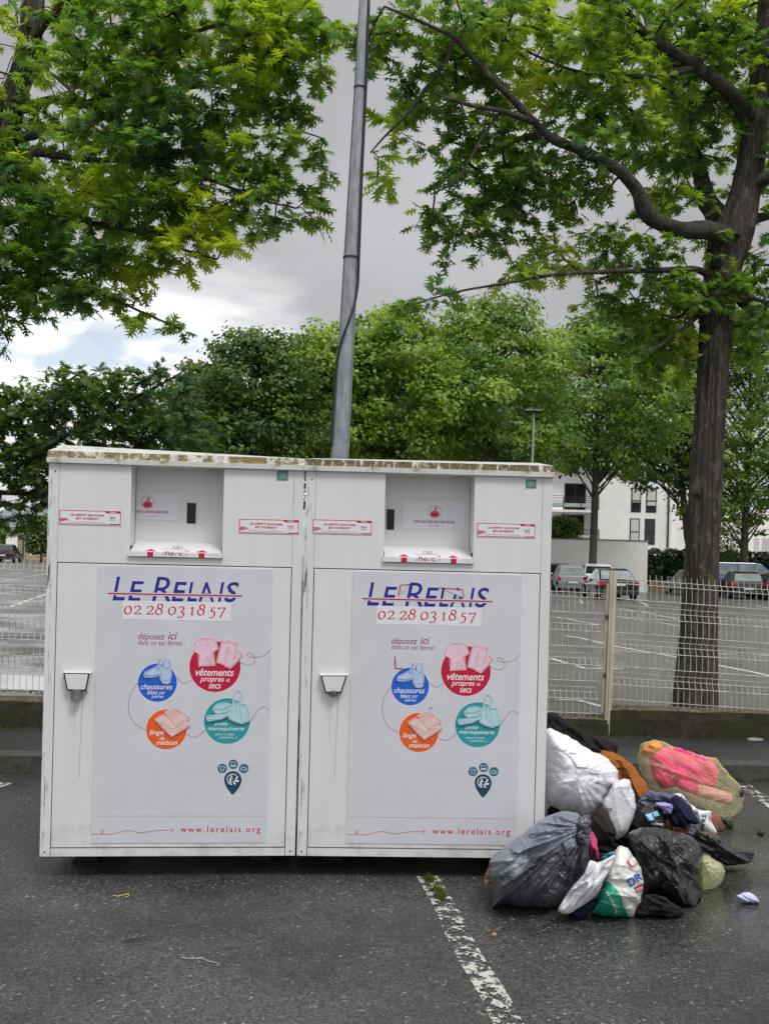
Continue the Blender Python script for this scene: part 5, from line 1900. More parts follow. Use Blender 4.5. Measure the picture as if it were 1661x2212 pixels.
    for xa in (L * .17, L * .815):
        for s in (-1, 1):
            w_ = MB()
            w_.tube([(xa, s * (hw_ - 0.20), wr_), (xa, s * (hw_ - 0.15), wr_), (xa, s * (hw_ + 0.0), wr_), (xa, s * (hw_ + 0.015), wr_)], [wr_ * .96, wr_, wr_, wr_ * .93], 20, 0)
            wo_ = w_.build('wheel', [M['tyre']], root)
            r_ = MB()
            r_.tube([(xa, s * (hw_ + 0.012), wr_), (xa, s * (hw_ + 0.024), wr_)], [wr_ * .68, wr_ * .60], 16, 0)
            for k_ in range(5):
                a_ = 2 * PI * k_ / 5
                r_.blob((xa + wr_ * .40 * math.cos(a_), s * (hw_ + 0.020), wr_ + wr_ * .40 * math.sin(a_)), (0.045, 0.008, 0.045), 8, 6, 1)
            r_.build('rim', [M['rim'], M['tyre']], wo_)
    # tail lights, plate, bumper
    lz = belt * light_h
    for s in (-1, 1):
        t_ = MB()
        if style == 'small':
            t_.blob((0.055, s * (hw_ - 0.13), lz - 0.13), (0.07, 0.085, 0.13), 12, 8, 0)
        elif style == 'van':
            t_.box(-0.02, 0.05, min(s * (hw_ - .16), s * (hw_ + .004)), max(s * (hw_ - .16), s * (hw_ + .004)), lz - .35, lz + .2, 0)
        else:
            ya, yb = sorted((s * (hw_ - .30), s * (hw_ + .006)))
            t_.box(-0.035, 0.16, ya, yb, lz - .17, lz - .01, 0)
        t_.build('tail_light', [M['taillight']], root, bevel=0.015)
        h_ = MB()
        h_.blob((L * .95, s * (hw_ - 0.22), belt * .72), (0.16, 0.2, 0.09), 12, 8, 0)
        h_.build('headlight', [M['headlight']], root)
        mr = MB()
        mr.blob((L * .64, s * (hw_ + 0.09), belt + 0.03), (0.06, 0.10, 0.075), 10, 8, 0)
        mr.build('wing_mirror', [paint], root)
    p_ = MB()
    pz = lz - 0.30 if style in ('small', 'hatch') else lz - 0.12
    p_.box(-0.06, 0.02, -.26, .26, pz - .055, pz + .055, 0)
    p_.box(-0.062, 0.02, .262, .30, pz - .055, pz + .055, 1)
    p_.build('number_plate', [M['plate_w'], M['plate_b']], root)
    u_ = MB()
    u_.box(-0.07, 0.25, -hw_ + .02, hw_ - .02, .24, .46, 0)
    u_.build('rear_bumper', [bumper or paint], root, bevel=0.05)
    if style == 'small':
        c_ = MB()
        c_.box(-0.08, 0.03, -hw_ + .10, hw_ - .10, .455, .485, 0)
        c_.box(-0.03, 0.05, -.30, .30, pz + .07, pz + .095, 0)
        c_.build('chrome_strip', [M['chrome']], root)
    return root


PT = {k: paintm(k + '_car_paint', c) for k, c in (('grey', (0.22, 0.225, 0.24)), ('white', (0.72, 0.73, 0.75)), ('black', (0.012, 0.012, 0.014)), ('darkgrey', (0.035, 0.037, 0.042)),
                                                    ('blue', (0.035, 0.085, 0.22)), ('red', (0.12, 0.012, 0.016)), ('black2', (0.014, 0.013, 0.016)))}


def car_at(u, v, heading_deg, **kw):
    """u: px column of the middle of the rear bumper, v: its distance"""
    x_ = ray(u, 1280)[0] * v
    return dict(loc=(x_, v, lot_z(x_, v) + 0.006), heading=math.radians(heading_deg), **kw)


car('small silver grey hatchback with round rear and number plate beside the garden wall', PT['grey'], **car_at(1236, 54, 87, L=3.55, Wd=1.60, Ht=1.50, style='small', glass=M['carglass_lit']))
car('dark red car mostly hidden behind the small silver grey hatchback', PT['red'], **car_at(1207, 59.5, 88, L=4.0, Wd=1.72, Ht=1.55))
car('white tall car half hidden between the silver hatchback and the black coupe', PT['white'], **car_at(1293, 57, 86, L=4.4, Wd=1.82, Ht=1.62))
car('black low coupe with red tail lights directly behind the fence post', PT['black2'], **car_at(1337, 45.5, 90, L=4.35, Wd=1.80, Ht=1.40, style='coupe', glass=M['carglass_lit'], bumper=PT['black2']))
car('dark grey car whose right half is hidden by the big tree trunk', PT['darkgrey'], **car_at(1518, 56.5, 93, L=4.3, Wd=1.74, Ht=1.50))
car('black hatchback with white number plate parked in front of the blue van', PT['black'], **car_at(1616, 54, 84, L=4.1, Wd=1.74, Ht=1.47, glass=M['carglass_lit']))
car('blue panel van with side windows behind the black hatchback', PT['blue'], **car_at(1515, 61, -2, L=5.1, Wd=1.95, Ht=1.97, style='van', name='parked_van', cat='van'))
car('dark car cut by the right edge of the picture next to the black hatchback', PT['darkgrey'], **car_at(1694, 53, 84, L=4.2, Wd=1.76, Ht=1.45))
car('black car at the left edge beside the kiosk', PT['black'], **car_at(4, 84, 100, L=4.2, Wd=1.78, Ht=1.50))
# ------------------------------------------------------------------ trees
def bark_mat(name, dark, mid, ridge, sx=26.0, sz=2.2, moss=None, pale=0.0):
    m, t, bs = new_mat(name)
    co = nd(t, 'ShaderNodeTexCoord').outputs['Object']
    mpn = nd(t, 'ShaderNodeMapping')
    mpn.inputs['Scale'].default_value = (sx, sx, sz)
    t.links.new(co, mpn.inputs[0])
    n = nd(t, 'ShaderNodeTexNoise', i_Scale=1.0, i_Detail=8.0, i_Roughness=0.65, i_Distortion=0.6)
    t.links.new(mpn.outputs[0], n.inputs['Vector'])
    rid = math_n(t, 'ABSOLUTE', math_n(t, 'SUBTRACT', n.outputs[0], 0.5))
    c = mixc(t, maprange(t, n.outputs[0], 0.3, 0.7), dark, mid)
    c = mixc(t, math_n(t, 'MULTIPLY', maprange(t, rid, 0.030, 0.006), 0.75), c, ridge)
    n2_ = nd(t, 'ShaderNodeTexNoise', i_Scale=7.0, i_Detail=6.0, i_Roughness=0.6)
    t.links.new(co, n2_.inputs['Vector'])
    c = mixc(t, math_n(t, 'MULTIPLY', maprange(t, n2_.outputs[0], 0.55, 0.66), pale), c, moss or ridge)
    t.links.new(c, bs.inputs['Base Color'])
    bs.inputs['Roughness'].default_value = 0.9
    bp = nd(t, 'ShaderNodeBump', i_Strength=1.0, i_Distance=0.03)
    t.links.new(math_n(t, 'ADD', n.outputs[0], math_n(t, 'MULTIPLY', maprange(t, rid, 0.03, 0.0), 0.25)), bp.inputs['Height'])
    t.links.new(bp.outputs[0], bs.inputs['Normal'])
    return m


M['bark'] = bark_mat('oak_bark', (0.018, 0.013, 0.010), (0.058, 0.044, 0.034), (0.25, 0.22, 0.18), 24, 1.6, (0.26, 0.26, 0.21), 0.30)
M['bark_limb'] = bark_mat('oak_limb_bark', (0.022, 0.020, 0.015), (0.075, 0.068, 0.052), (0.12, 0.11, 0.09), 16, 14, (0.20, 0.21, 0.15), 0.45)
M['bark_far'] = bark_mat('far_bark', (0.03, 0.026, 0.018), (0.10, 0.085, 0.06), (0.14, 0.13, 0.1), 10, 3, (0.13, 0.14, 0.08), 0.4)
M['oak'] = leaf_mat('oak_leaves', (0.080, 0.160, 0.028), (0.190, 0.315, 0.060), (0.42, 0.50, 0.050), 0.9, (0.50, 0.63), 0.52)
M['oak_r'] = leaf_mat('oak_leaves_right', (0.076, 0.150, 0.027), (0.182, 0.300, 0.058), (0.39, 0.47, 0.048), 1.0, (0.51, 0.64), 0.52)
M['oak_dark'] = leaf_mat('dark_oak_leaves', (0.052, 0.108, 0.024), (0.120, 0.210, 0.042), (0.26, 0.35, 0.035), 0.7, (0.58, 0.72), 0.36)

# one lobed, bristle-tipped leaf: strip along the midrib with three lobes a side
_ys = [0.16, 0.37, 0.58, 0.80]
_w = [0.035, 0.065, 0.075, 0.045]
LEAF_V = [(-w, y, 0.0) for y, w in zip(_ys, _w)] + [(w, y, 0.0) for y, w in zip(_ys, _w)] + \
         [(-0.33, 0.36, -0.05), (-0.46, 0.66, -0.09), (-0.30, 0.90, -0.07), (0.33, 0.36, -0.05), (0.46, 0.66, -0.09), (0.30, 0.90, -0.07), (0, 1.06, -0.05), (0, 0, 0.0)]
LEAF_T = []
for k_ in range(3):
    LEAF_T += [(k_, k_ + 4, k_ + 5), (k_, k_ + 5, k_ + 1), (k_, k_ + 1, 8 + k_), (k_ + 4, 11 + k_, k_ + 5)]
LEAF_T += [(3, 7, 14), (15, 4, 0)]
LEAF_V, LEAF_T = np.array(LEAF_V), np.array(LEAF_T)


def leaf_arrays(Pb, A, N, S):
    N = N - A * (N * A).sum(1)[:, None]
    N /= np.linalg.norm(N, axis=1)[:, None] + 1e-9
    B = np.cross(A, N)
    t = LEAF_V
    V = Pb[:, None, :] + S[:, None, None] * (t[None, :, 0, None] * B[:, None, :] + t[None, :, 1, None] * A[:, None, :] + t[None, :, 2, None] * N[:, None, :])
    T = (np.arange(len(Pb)) * len(t))[:, None, None] + LEAF_T[None]
    return V.reshape(-1, 3), T.reshape(-1, 3)


def unit(a):
    return a / (np.linalg.norm(a, axis=-1, keepdims=True) + 1e-9)


def oak(name, label, base, limbs, blobs, leaf, seed, mat, group=None, maxlink=1.6, bark=None, knots=()):
    """limbs: list of (points, radii); the first one is the trunk. blobs: (center, radii, number of shoots)"""
    rg = np.random.default_rng(seed)
    root = wempty(name, base)
    tag(root, label, 'tree', group)
    tm = MB()
    pts, rad = limbs[0]
    pr = catmull([tuple(p_) + (r_,) for p_, r_ in zip(pts, rad)], 9)
    na = 72
    vv, ff = [], []
    for i, (x_, y_, z_, r_) in enumerate(pr):
        for k_ in range(na):
            th = 2 * PI * k_ / na
            q = Vector((math.cos(th) * 5.5, math.sin(th) * 5.5, z_ * 0.9 + seed))
            rr = r_ * (1 + 0.055 * (1 - 2 * abs(noise.noise(q)) * 1.6) + 0.03 * noise.noise(q * 2.7) + 0.06 * noise.noise(Vector((math.cos(th), math.sin(th), z_ * 0.7 + seed))))
            vv.append((x_ + rr * math.cos(th), y_ + rr * math.sin(th), z_))
    for i in range(len(pr) - 1):
        for k_ in range(na):
            k2 = (k_ + 1) % na
            ff.append((i * na + k_, i * na + k2, (i + 1) * na + k2, (i + 1) * na + k_))
    ff.append(tuple((len(pr) - 1) * na + k_ for k_ in range(na)))
    tm.add(vv, ff, 0)
    for (c_, r_) in knots:
        tm.blob(c_, r_, 18, 12, 0, 0.45, 9)
    tm.build('trunk', [bark or M['bark']], root, smooth=True)
    nodes, nrad = [], []
    for i, (pts, rad) in enumerate(limbs):
        for a, b, ra, rb in zip(pts[:-1], pts[1:], rad[:-1], rad[1:]):
            L_ = (Vector(b) - Vector(a)).length
            k = max(1, int(L_ / 0.15))
            for j in range(k):
                nodes.append(tuple(Vector(a).lerp(Vector(b), (j + 1) / k)))
                nrad.append(ra + (rb - ra) * (j + 1) / k)
    # shoot positions
    C, OUT = [], []
    tc_ = np.array(limbs[0][0][-1])
    for (c, r, n) in blobs:
        d = rg.normal(size=(n, 3))
        d = unit(d) * (rg.random(n) ** 0.4)[:, None]
        C.append(np.array(c) + d * np.array(r))
        OUT.append(d)
    C = np.concatenate(C)
    OUT = np.concatenate(OUT)
    # connect every shoot to the nearest wood, growing outward from the limbs
    NP = np.array(nodes)
    d0_ = np.sqrt(((C[:, None, :] - NP[None]) ** 2).sum(2)).min(1) if len(NP) * len(C) < 4e7 else np.linalg.norm(C - NP.mean(0), axis=1)
    order = np.argsort(d0_)
    allp = np.zeros((len(NP) + len(C), 3))
    allp[:len(NP)] = NP
    cnt = len(NP)
    par = {}
    idx_of = {}
    for oi in order:
        q = C[oi]
        dd_ = ((allp[:cnt] - q) ** 2).sum(1)
        j = int(dd_.argmin())
        par[cnt] = j if dd_[j] < maxlink ** 2 else None
        allp[cnt] = q
        idx_of[cnt] = oi
        cnt += 1
    load = np.ones(cnt)
    for k in range(cnt - 1, len(NP) - 1, -1):
        if par[k] is not None:
            load[par[k]] += load[k]
    bm_ = MB()
    for i, (pts, rad) in enumerate(limbs[1:]):
        pr = catmull([tuple(p_) + (r_,) for p_, r_ in zip(pts, rad)], 3)
        bm_.tube([q[:3] for q in pr], [q[3] for q in pr], 12, 0, wob=0.26, seed=i + seed)
    for k in range(len(NP), cnt):
        j = par[k]
        if j is None:
            continue
        a, b = Vector(allp[j]), Vector(allp[k])
        r1 = 0.0030 * load[k] ** 0.42
        r0 = min(r1 * 1.35, 0.0030 * load[j] ** 0.42 if j >= len(NP) else nrad[j] * 0.8)
        mid = a.lerp(b, 0.5) + Vector(rg.normal(scale=0.05, size=3)) * (b - a).length + Vector((0, 0, 0.06 * (b - a).length))
        bm_.tube([a, mid, b], [max(r0, 0.0025), (r0 + r1) / 2, max(r1 * 0.8, 0.0022)], 4, 0, cap=False)
    bm_.build('branches', [M['bark_limb']], root, smooth=True)
    # leaves: a rosette of leaves at every shoot
    n = len(C)
    m = rg.integers(8, 14, n)
    I = np.repeat(np.arange(n), m)
    parp = np.array([allp[par[k]] if par[k] is not None else allp[k] - np.array([0, 0, .1]) for k in range(len(NP), cnt)])
    SD = np.zeros((n, 3))
    for k in range(len(NP), cnt):
        oi = idx_of[k]
        SD[oi] = C[oi] - parp[k - len(NP)]
    SD = unit(unit(SD) + OUT * 0.6 + rg.normal(scale=0.25, size=(n, 3)))
    SD[:, 2] = SD[:, 2] * 0.55 - 0.10
    SD = unit(SD)
    sd_ = SD[I]
    k = len(I)
    along = rg.random(k) * 0.20 - 0.14
    rnd = rg.normal(size=(k, 3))
    side = unit(rnd - sd_ * (rnd * sd_).sum(1)[:, None])
    side[:, 2] *= 0.45
    f = (0.25 + 1.2 * rg.random(k))[:, None]
    A = unit(sd_ * 0.75 + side * f + np.array([0, 0, -0.12]))
    Pb = C[I] + sd_ * along[:, None] + side * 0.012
    N = unit(np.array([0, 0, 1.0]) + rg.normal(scale=0.42, size=(k, 3)) + sd_ * 0.15)
    S = leaf * (0.62 + 0.62 * rg.random(k))
    V, T = leaf_arrays(Pb, A, N, S)
    np_mesh('crown', V, T, mat, root)
    return root


def PX(pts):
    """(u, v, depth, radius px) -> (points, radii in metres)"""
    return [tuple(P(u, v, d)) for u, v, d, r in pts], [r * d / F for u, v, d, r in pts]


def smooth_limb(pts, n=5):
    return PX(catmull(pts, n))


def EB(lst, mul=1.0, dz=0.0):
    """(u, v, d, ru, rv, rd, density) -> ellipsoids with a number of shoots"""
    out = []
    for u, v, d, ru, rv, rd, dens in lst:
        d += dz
        c = P(u, v, d)
        out.append((tuple(c), (ru * d / F, rd, rv * d / F), max(3, int(mul * dens * ru * rv / 1000.0))))
    return out


# ---- right oak: trunk right behind the fence
DR = 9.35
tb = P(1500, 1545, DR)
tr_pts = [(1498, 1562, DR, 56), (1500, 1520, DR, 49), (1504, 1440, DR, 42), (1512, 1280, DR, 36.5), (1520, 1120, DR, 34), (1529, 960, DR, 32.5), (1538, 820, DR, 31.5), (1545, 720, DR, 34), (1552, 650, DR, 35), (1562, 580, DR, 38), (1574, 530, DR, 44),
          (1590, 480, DR, 40), (1604, 430, DR, 34), (1620, 350, DR, 29), (1635, 240, DR, 25), (1648, 120, DR, 22), (1660, -40, DR, 19), (1668, -300, DR, 12), (1672, -600, DR, 5)]
limbs_r = [PX(tr_pts),
           smooth_limb([(1580, 520, 9.3, 27), (1530, 498, 9.15, 21), (1480, 497, 9.0, 18), (1435, 485, 8.9, 17), (1395, 460, 8.75, 18), (1376, 415, 8.65, 14.5), (1350, 380, 8.55, 13), (1320, 358, 8.45, 12.5), (1268, 330, 8.35, 11.5),
                        (1195, 300, 8.2, 10), (1148, 258, 8.1, 8.8), (1110, 218, 8.0, 8), (1075, 183, 7.9, 7), (1020, 125, 7.8, 6), (980, 82, 7.7, 5), (920, 52, 7.6, 3.5), (830, 14, 7.5, 2.5)]),
           smooth_limb([(1578, 500, 9.45, 26), (1545, 460, 9.6, 23), (1524, 425, 9.7, 20), (1505, 350, 9.9, 16), (1476, 270, 10.1, 13), (1450, 205, 10.3, 11), (1410, 100, 10.5, 8), (1390, 0, 10.7, 6), (1370, -200, 11, 3)]),
           smooth_limb([(1615, 250, 9.3, 18), (1570, 195, 9.1, 15), (1505, 145, 8.9, 13), (1440, 105, 8.7, 11), (1392, 72, 8.55, 9), (1358, 35, 8.4, 10), (1300, -20, 8.2, 8), (1200, -120, 7.9, 5)]),
           smooth_limb([(1612, 410, 9.35, 22), (1655, 385, 9.2, 14), (1720, 340, 9.0, 11), (1850, 250, 8.6, 7), (2000, 180, 8.2, 3)]),
           smooth_limb([(1595, 470, 9.35, 20), (1650, 468, 9.5, 10), (1760, 440, 9.8, 8), (1900, 400, 10.0, 4)]),
           smooth_limb([(1148, 262, 8.1, 8), (1085, 240, 7.9, 6), (1035, 232, 7.8, 5), (985, 218, 7.7, 4), (935, 200, 7.6, 2.5)]),
           smooth_limb([(980, 85, 7.7, 5), (965, 130, 7.75, 5.5), (931, 175, 7.8, 5), (885, 240, 7.85, 4), (830, 296, 7.9, 2.5), (800, 330, 7.9, 1.5)]),
           smooth_limb([(1165, 292, 8.15, 8), (1115, 302, 8.4, 6), (1075, 311, 8.6, 5), (1030, 322, 8.8, 4), (960, 300, 8.9, 2)]),
           smooth_limb([(1085, 240, 7.95, 4), (1058, 270, 7.9, 3.5), (1020, 335, 7.9, 3), (985, 390, 7.9, 2.5), (930, 420, 7.9, 1.5)]),
           smooth_limb([(1540, 600, 9.3, 9), (1500, 582, 9.2, 7), (1415, 584, 9.0, 6), (1330, 586, 8.8, 5), (1200, 593, 8.5, 4), (1090, 612, 8.3, 3), (980, 632, 8.1, 2.2), (880, 662, 8.0, 1.4)]),
           smooth_limb([(1500, 145, 8.9, 9), (1440, 160, 8.7, 7), (1360, 165, 8.6, 5), (1270, 160, 8.5, 4), (1180, 130, 8.4, 3), (1100, 90, 8.3, 2)]),
           smooth_limb([(1548, 660, 9.3, 10), (1510, 680, 9.15, 6), (1450, 730, 9.0, 4), (1400, 760, 8.9, 2.5)]),
           smooth_limb([(1556, 650, 9.35, 10), (1600, 640, 9.2, 6), (1680, 660, 9.0, 4)])]
blobs_r = EB([
    (1180, 70, 8.3, 230, 110, 0.9, 2.5), (960, 60, 7.8, 150, 85, 0.55, 2.2), (1400, 60, 8.8, 190, 110, 1.0, 2.6), (1560, 60, 9.2, 150, 130, 1.0, 2.6), (820, 120, 7.7, 75, 70, 0.35, 1.5),
    (960, 185, 7.8, 130, 80, 0.5, 2.0), (1120, 180, 8.1, 120, 80, 0.6, 2.2), (1290, 200, 8.4, 150, 100, 0.8, 2.4), (1450, 220, 9.4, 130, 110, 0.9, 2.3), (1590, 230, 9.3, 110, 120, 0.8, 2.2),
    (900, 285, 7.9, 95, 60, 0.4, 1.5), (1040, 320, 8.2, 130, 65, 0.55, 2.2), (1190, 350, 8.4, 150, 75, 0.7, 2.4), (1330, 290, 8.6, 90, 60, 0.6, 1.8), (1500, 340, 9.7, 80, 80, 0.6, 1.9),
    (850, 380, 7.9, 60, 45, 0.3, 1.3), (990, 410, 8.1, 90, 50, 0.45, 2.2), (1130, 430, 8.4, 125, 60, 0.6, 2.6), (1260, 420, 8.5, 70, 45, 0.5, 1.8), (955, 500, 8.2, 62, 60, 0.35, 1.6), (1060, 510, 8.3, 90, 38, 0.4, 1.7),
    (1170, 500, 8.4, 60, 40, 0.4, 1.5), (1440, 400, 9.6, 60, 50, 0.5, 1.0), (1560, 390, 9.7, 40, 60, 0.4, 1.0),
    (1230, 565, 8.7, 130, 36, 0.5, 2.2), (1390, 560, 8.9, 110, 45, 0.5, 1.9), (1110, 600, 8.4, 90, 26, 0.35, 1.7), (960, 640, 8.1, 85, 20, 0.25, 1.5), (880, 662, 8.0, 30, 15, 0.2, 1.5),
    (1400, 620, 9.0, 120, 45, 0.6, 2.4), (1500, 660, 8.9, 85, 45, 0.4, 2.6), (1585, 625, 8.9, 60, 35, 0.4, 2.0), (1300, 640, 8.8, 70, 30, 0.4, 1.7), (1430, 730, 9.1, 75, 50, 0.4, 2.0), (1400, 800, 9.3, 55, 30, 0.3, 1.5),
    (1640, 600, 9.1, 50, 80, 0.5, 2.0), (1620, 740, 9.3, 45, 80, 0.5, 1.6), (1655, 300, 9.2, 50, 120, 0.6, 1.8), (1640, 480, 9.3, 35, 50, 0.4, 1.2),
    (740, 75, 7.7, 60, 30, 0.25, 1.1), (700, 60, 8.0, 40, 40, 0.3, 1.0),
    (1800, 300, 9.0, 150, 300, 1.6, 1.0), (1200, -160, 8.5, 500, 150, 1.6, 0.35), (1650, -250, 9.4, 300, 250, 2.0, 0.35), (1500, 150, 11.2, 320, 260, 0.9, 0.6), (1800, 700, 9.6, 130, 120, 1.0, 0.8),
    (1420, 700, 9.2, 110, 70, 0.5, 2.2), (1470, 620, 9.1, 100, 50, 0.5, 2.0), (1600, 700, 9.3, 70, 70, 0.5, 1.8), (1360, 680, 9.0, 80, 45, 0.4, 1.8), (1440, 800, 9.3, 80, 50, 0.4, 1.8),
    (1480, 440, 9.2, 110, 60, 0.5, 1.5), (1560, 540, 9.0, 70, 40, 0.4, 1.3), (1300, 500, 8.7, 110, 50, 0.5, 1.6), (1430, 300, 9.2, 110, 70, 0.6, 1.8)], 1.95, 0.28)
oak('oak_tree', 'oak with a thick straight furrowed trunk standing right behind the fence', (tb.x, DR, 0.0), limbs_r, blobs_r, 0.122, 21, M['oak_r'], 'young oaks around the banks',
    knots=[(P(1604, 648, 9.22), (0.055, 0.07, 0.065)), (P(1588, 505, 9.17), (0.05, 0.05, 0.055)), (P(1522, 690, 9.22), (0.05, 0.05, 0.06)), (P(1502, 1062, 9.22), (0.035, 0.03, 0.045)), (P(1548, 560, 9.2), (0.06, 0.06, 0.07))])

# ---- left oak: trunk just outside the left edge, crown over the left bank
DLF = 9.8
limbs_l = [PX([(-330, 1560, DLF, 62), (-320, 1460, DLF, 50), (-280, 1200, DLF, 45), (-225, 950, DLF, 41), (-150, 720, DLF, 38), (-70, 520, DLF, 34), (0, 350, DLF, 30), (28, 220, DLF, 27), (58, 130, DLF, 25), (72, 20, DLF, 22), (85, -120, DLF, 17), (110, -400, DLF, 9), (130, -700, DLF, 4)]),
           smooth_limb([(-10, 370, 9.75, 20), (20, 270, 9.6, 15), (42, 165, 9.5, 13), (88, 62, 9.3, 11), (150, 0, 9.1, 9), (230, -100, 8.8, 6)]),
           smooth_limb([(40, 240, 9.75, 11), (110, 215, 9.4, 8), (170, 228, 9.1, 7), (250, 192, 8.9, 6.5), (325, 130, 8.7, 6), (410, 76, 8.5, 5), (480, 55, 8.4, 4), (560, 78, 8.3, 2.5), (620, 60, 8.3, 1.5)]),
           smooth_limb([(25, 300, 9.75, 12), (130, 280, 9.4, 8), (230, 250, 9.2, 7), (340, 200, 9.0, 7.5), (450, 180, 8.9, 7), (550, 155, 8.8, 5.5), (650, 125, 8.7, 4), (740, 95, 8.6, 2)]),
           smooth_limb([(-5, 340, 9.7, 11), (80, 330, 9.3, 8), (190, 345, 9.0, 6), (330, 350, 8.8, 5), (460, 390, 8.6, 4), (560, 430, 8.5, 2.5), (640, 450, 8.4, 1.5)]),
           smooth_limb([(-60, 500, 9.7, 12), (60, 470, 9.3, 8), (180, 480, 9.0, 6), (300, 500, 8.8, 5), (400, 540, 8.6, 3), (470, 560, 8.5, 2)]),
           smooth_limb([(-120, 650, 9.7, 11), (0, 610, 9.3, 7), (120, 610, 9.1, 5), (230, 640, 8.9, 4), (320, 680, 8.8, 2.5), (395, 712, 8.8, 1.4)]),
           smooth_limb([(250, 192, 8.9, 4), (300, 250, 8.8, 3), (330, 330, 8.7, 2)]),
           smooth_limb([(-130, 680, 9.8, 9), (-60, 690, 9.6, 5), (0, 710, 9.5, 3), (20, 740, 9.5, 1.5)]),
           smooth_limb([(150, 0, 9.1, 6), (260, 20, 8.8, 5), (380, 10, 8.6, 4), (520, -20, 8.4, 2)]),
           smooth_limb([(330, 350, 8.8, 4), (420, 320, 8.6, 3.5), (540, 300, 8.5, 3), (640, 285, 8.4, 2), (700, 300, 8.4, 1.3)])]
blobs_l = EB([
    (120, 60, 9.4, 150, 90, 0.8, 1.6), (270, 90, 8.9, 150, 100, 0.8, 2.4), (420, 70, 8.6, 150, 95, 0.7, 2.5), (570, 70, 8.4, 120, 100, 0.55, 2.4), (655, 130, 8.5, 85, 70, 0.4, 2.0), (735, 95, 8.6, 60, 22, 0.25, 1.6),
    (200, 210, 9.0, 150, 85, 0.7, 2.2), (350, 220, 8.8, 150, 85, 0.7, 2.4), (500, 230, 8.6, 125, 85, 0.6, 2.3), (610, 240, 8.5, 70, 60, 0.4, 1.7),
    (90, 340, 9.2, 140, 85, 0.7, 2.2), (230, 350, 8.9, 140, 85, 0.7, 2.6), (380, 340, 8.7, 130, 80, 0.6, 2.5), (510, 340, 8.6, 110, 70, 0.5, 2.2), (625, 340, 8.5, 80, 50, 0.35, 2.0), (690, 395, 8.4, 45, 32, 0.25, 1.6),
    (40, 450, 9.2, 120, 70, 0.6, 2.4), (170, 460, 9.0, 130, 70, 0.6, 2.6), (310, 450, 8.8, 120, 65, 0.55, 2.5), (440, 440, 8.6, 100, 60, 0.45, 2.3), (560, 430, 8.5, 95, 50, 0.4, 2.0), (660, 470, 8.4, 50, 45, 0.3, 1.5),
    (60, 560, 9.1, 110, 55, 0.5, 2.6), (190, 560, 8.9, 110, 50, 0.5, 2.5), (310, 540, 8.8, 90, 45, 0.4, 2.2), (400, 555, 8.6, 60, 45, 0.35, 1.9), (490, 545, 8.5, 50, 55, 0.25, 1.7), (570, 500, 8.5, 50, 35, 0.25, 1.4),
    (90, 640, 9.2, 120, 32, 0.45, 2.3), (220, 640, 8.9, 80, 30, 0.35, 2.0), (310, 680, 8.8, 60, 22, 0.25, 1.7), (375, 705, 8.8, 36, 16, 0.2, 1.5), (20, 690, 9.4, 50, 40, 0.35, 1.8), (60, 660, 9.4, 60, 40, 0.35, 1.8), (12, 740, 9.5, 14, 32, 0.2, 1.6),
    (600, -20, 8.4, 110, 60, 0.5, 1.8), (50, 600, 9.1, 120, 50, 0.5, 2.4), (150, 630, 9.0, 130, 40, 0.4, 2.0), (260, 600, 8.9, 110, 40, 0.4, 2.0), (60, 500, 9.2, 110, 70, 0.6, 2.2), (380, 480, 8.7, 110, 60, 0.5, 2.2), (-150, 350, 9.6, 200, 350, 1.4, 0.7), (250, -200, 9.2, 500, 200, 1.6, 0.35), (100, 200, 11.6, 300, 300, 0.8, 0.6)], 2.0)
lb = P(-330, 1560, DLF)
oak('oak_tree', 'oak whose leaning trunk leaves the picture at the left edge, crown over the left bank', (lb.x, DLF, 0.0), limbs_l, blobs_l, 0.130, 33, M['oak'], 'young oaks around the banks')

# ---- third oak, lower and darker, behind the left bank
D3 = 14.5
limbs_3 = [PX([(-190, 1400, D3, 36), (-180, 1200, D3, 30), (-160, 1050, D3, 24), (-140, 930, D3, 18), (-120, 800, D3, 11), (-110, 700, D3, 5)]),
           smooth_limb([(-165, 1080, D3, 10), (30, 1010, 14.2, 6), (160, 930, 14.0, 4.5), (250, 880, 13.8, 5), (330, 840, 13.7, 3), (400, 800, 13.6, 1.5)]),
           smooth_limb([(-160, 1050, D3, 9), (30, 1065, 14.6, 5), (140, 1060, 14.4, 4), (220, 1000, 14.2, 4), (310, 960, 14, 3)]),
           smooth_limb([(-150, 980, D3, 8), (20, 900, 14.6, 5), (110, 850, 14.6, 4), (180, 800, 14.5, 2)])]
blobs_3 = EB([(190, 830, 14.1, 100, 42, 0.7, 3.0), (290, 850, 13.9, 80, 50, 0.6, 2.7), (340, 810, 13.7, 45, 26, 0.35, 2.0), (390, 800, 13.6, 30, 14, 0.25, 2.0), (90, 890, 14.4, 105, 55, 0.8, 3.0), (240, 920, 14.0, 110, 50, 0.7, 2.8), (20, 930, 14.5, 70, 70, 0.8, 3.0),
              (110, 980, 14.4, 110, 60, 0.8, 2.6), (230, 980, 14.2, 100, 50, 0.7, 2.6), (330, 920, 13.9, 60, 50, 0.5, 2.6), (40, 1060, 14.5, 90, 60, 0.8, 2.8), (150, 1060, 14.4, 80, 50, 0.6, 2.6), (310, 1000, 14, 70, 50, 0.6, 2.6), (400, 900, 13.7, 45, 90, 0.4, 2.2), (460, 930, 13.7, 55, 60, 0.4, 1.6), (5, 1120, 14.3, 45, 38, 0.5, 2.6),
              (60, 1130, 14.5, 40, 22, 0.4, 2.0), (-120, 950, 14.8, 150, 180, 1.3, 1.2), (150, 900, 15.6, 200, 120, 0.6, 1.0),
              (40, 880, 14.3, 90, 60, 0.7, 2.4), (60, 1000, 14.4, 90, 60, 0.8, 2.4), (200, 870, 14.1, 120, 50, 0.7, 2.4)], 4.2)
b3 = P(-190, 1400, D3)
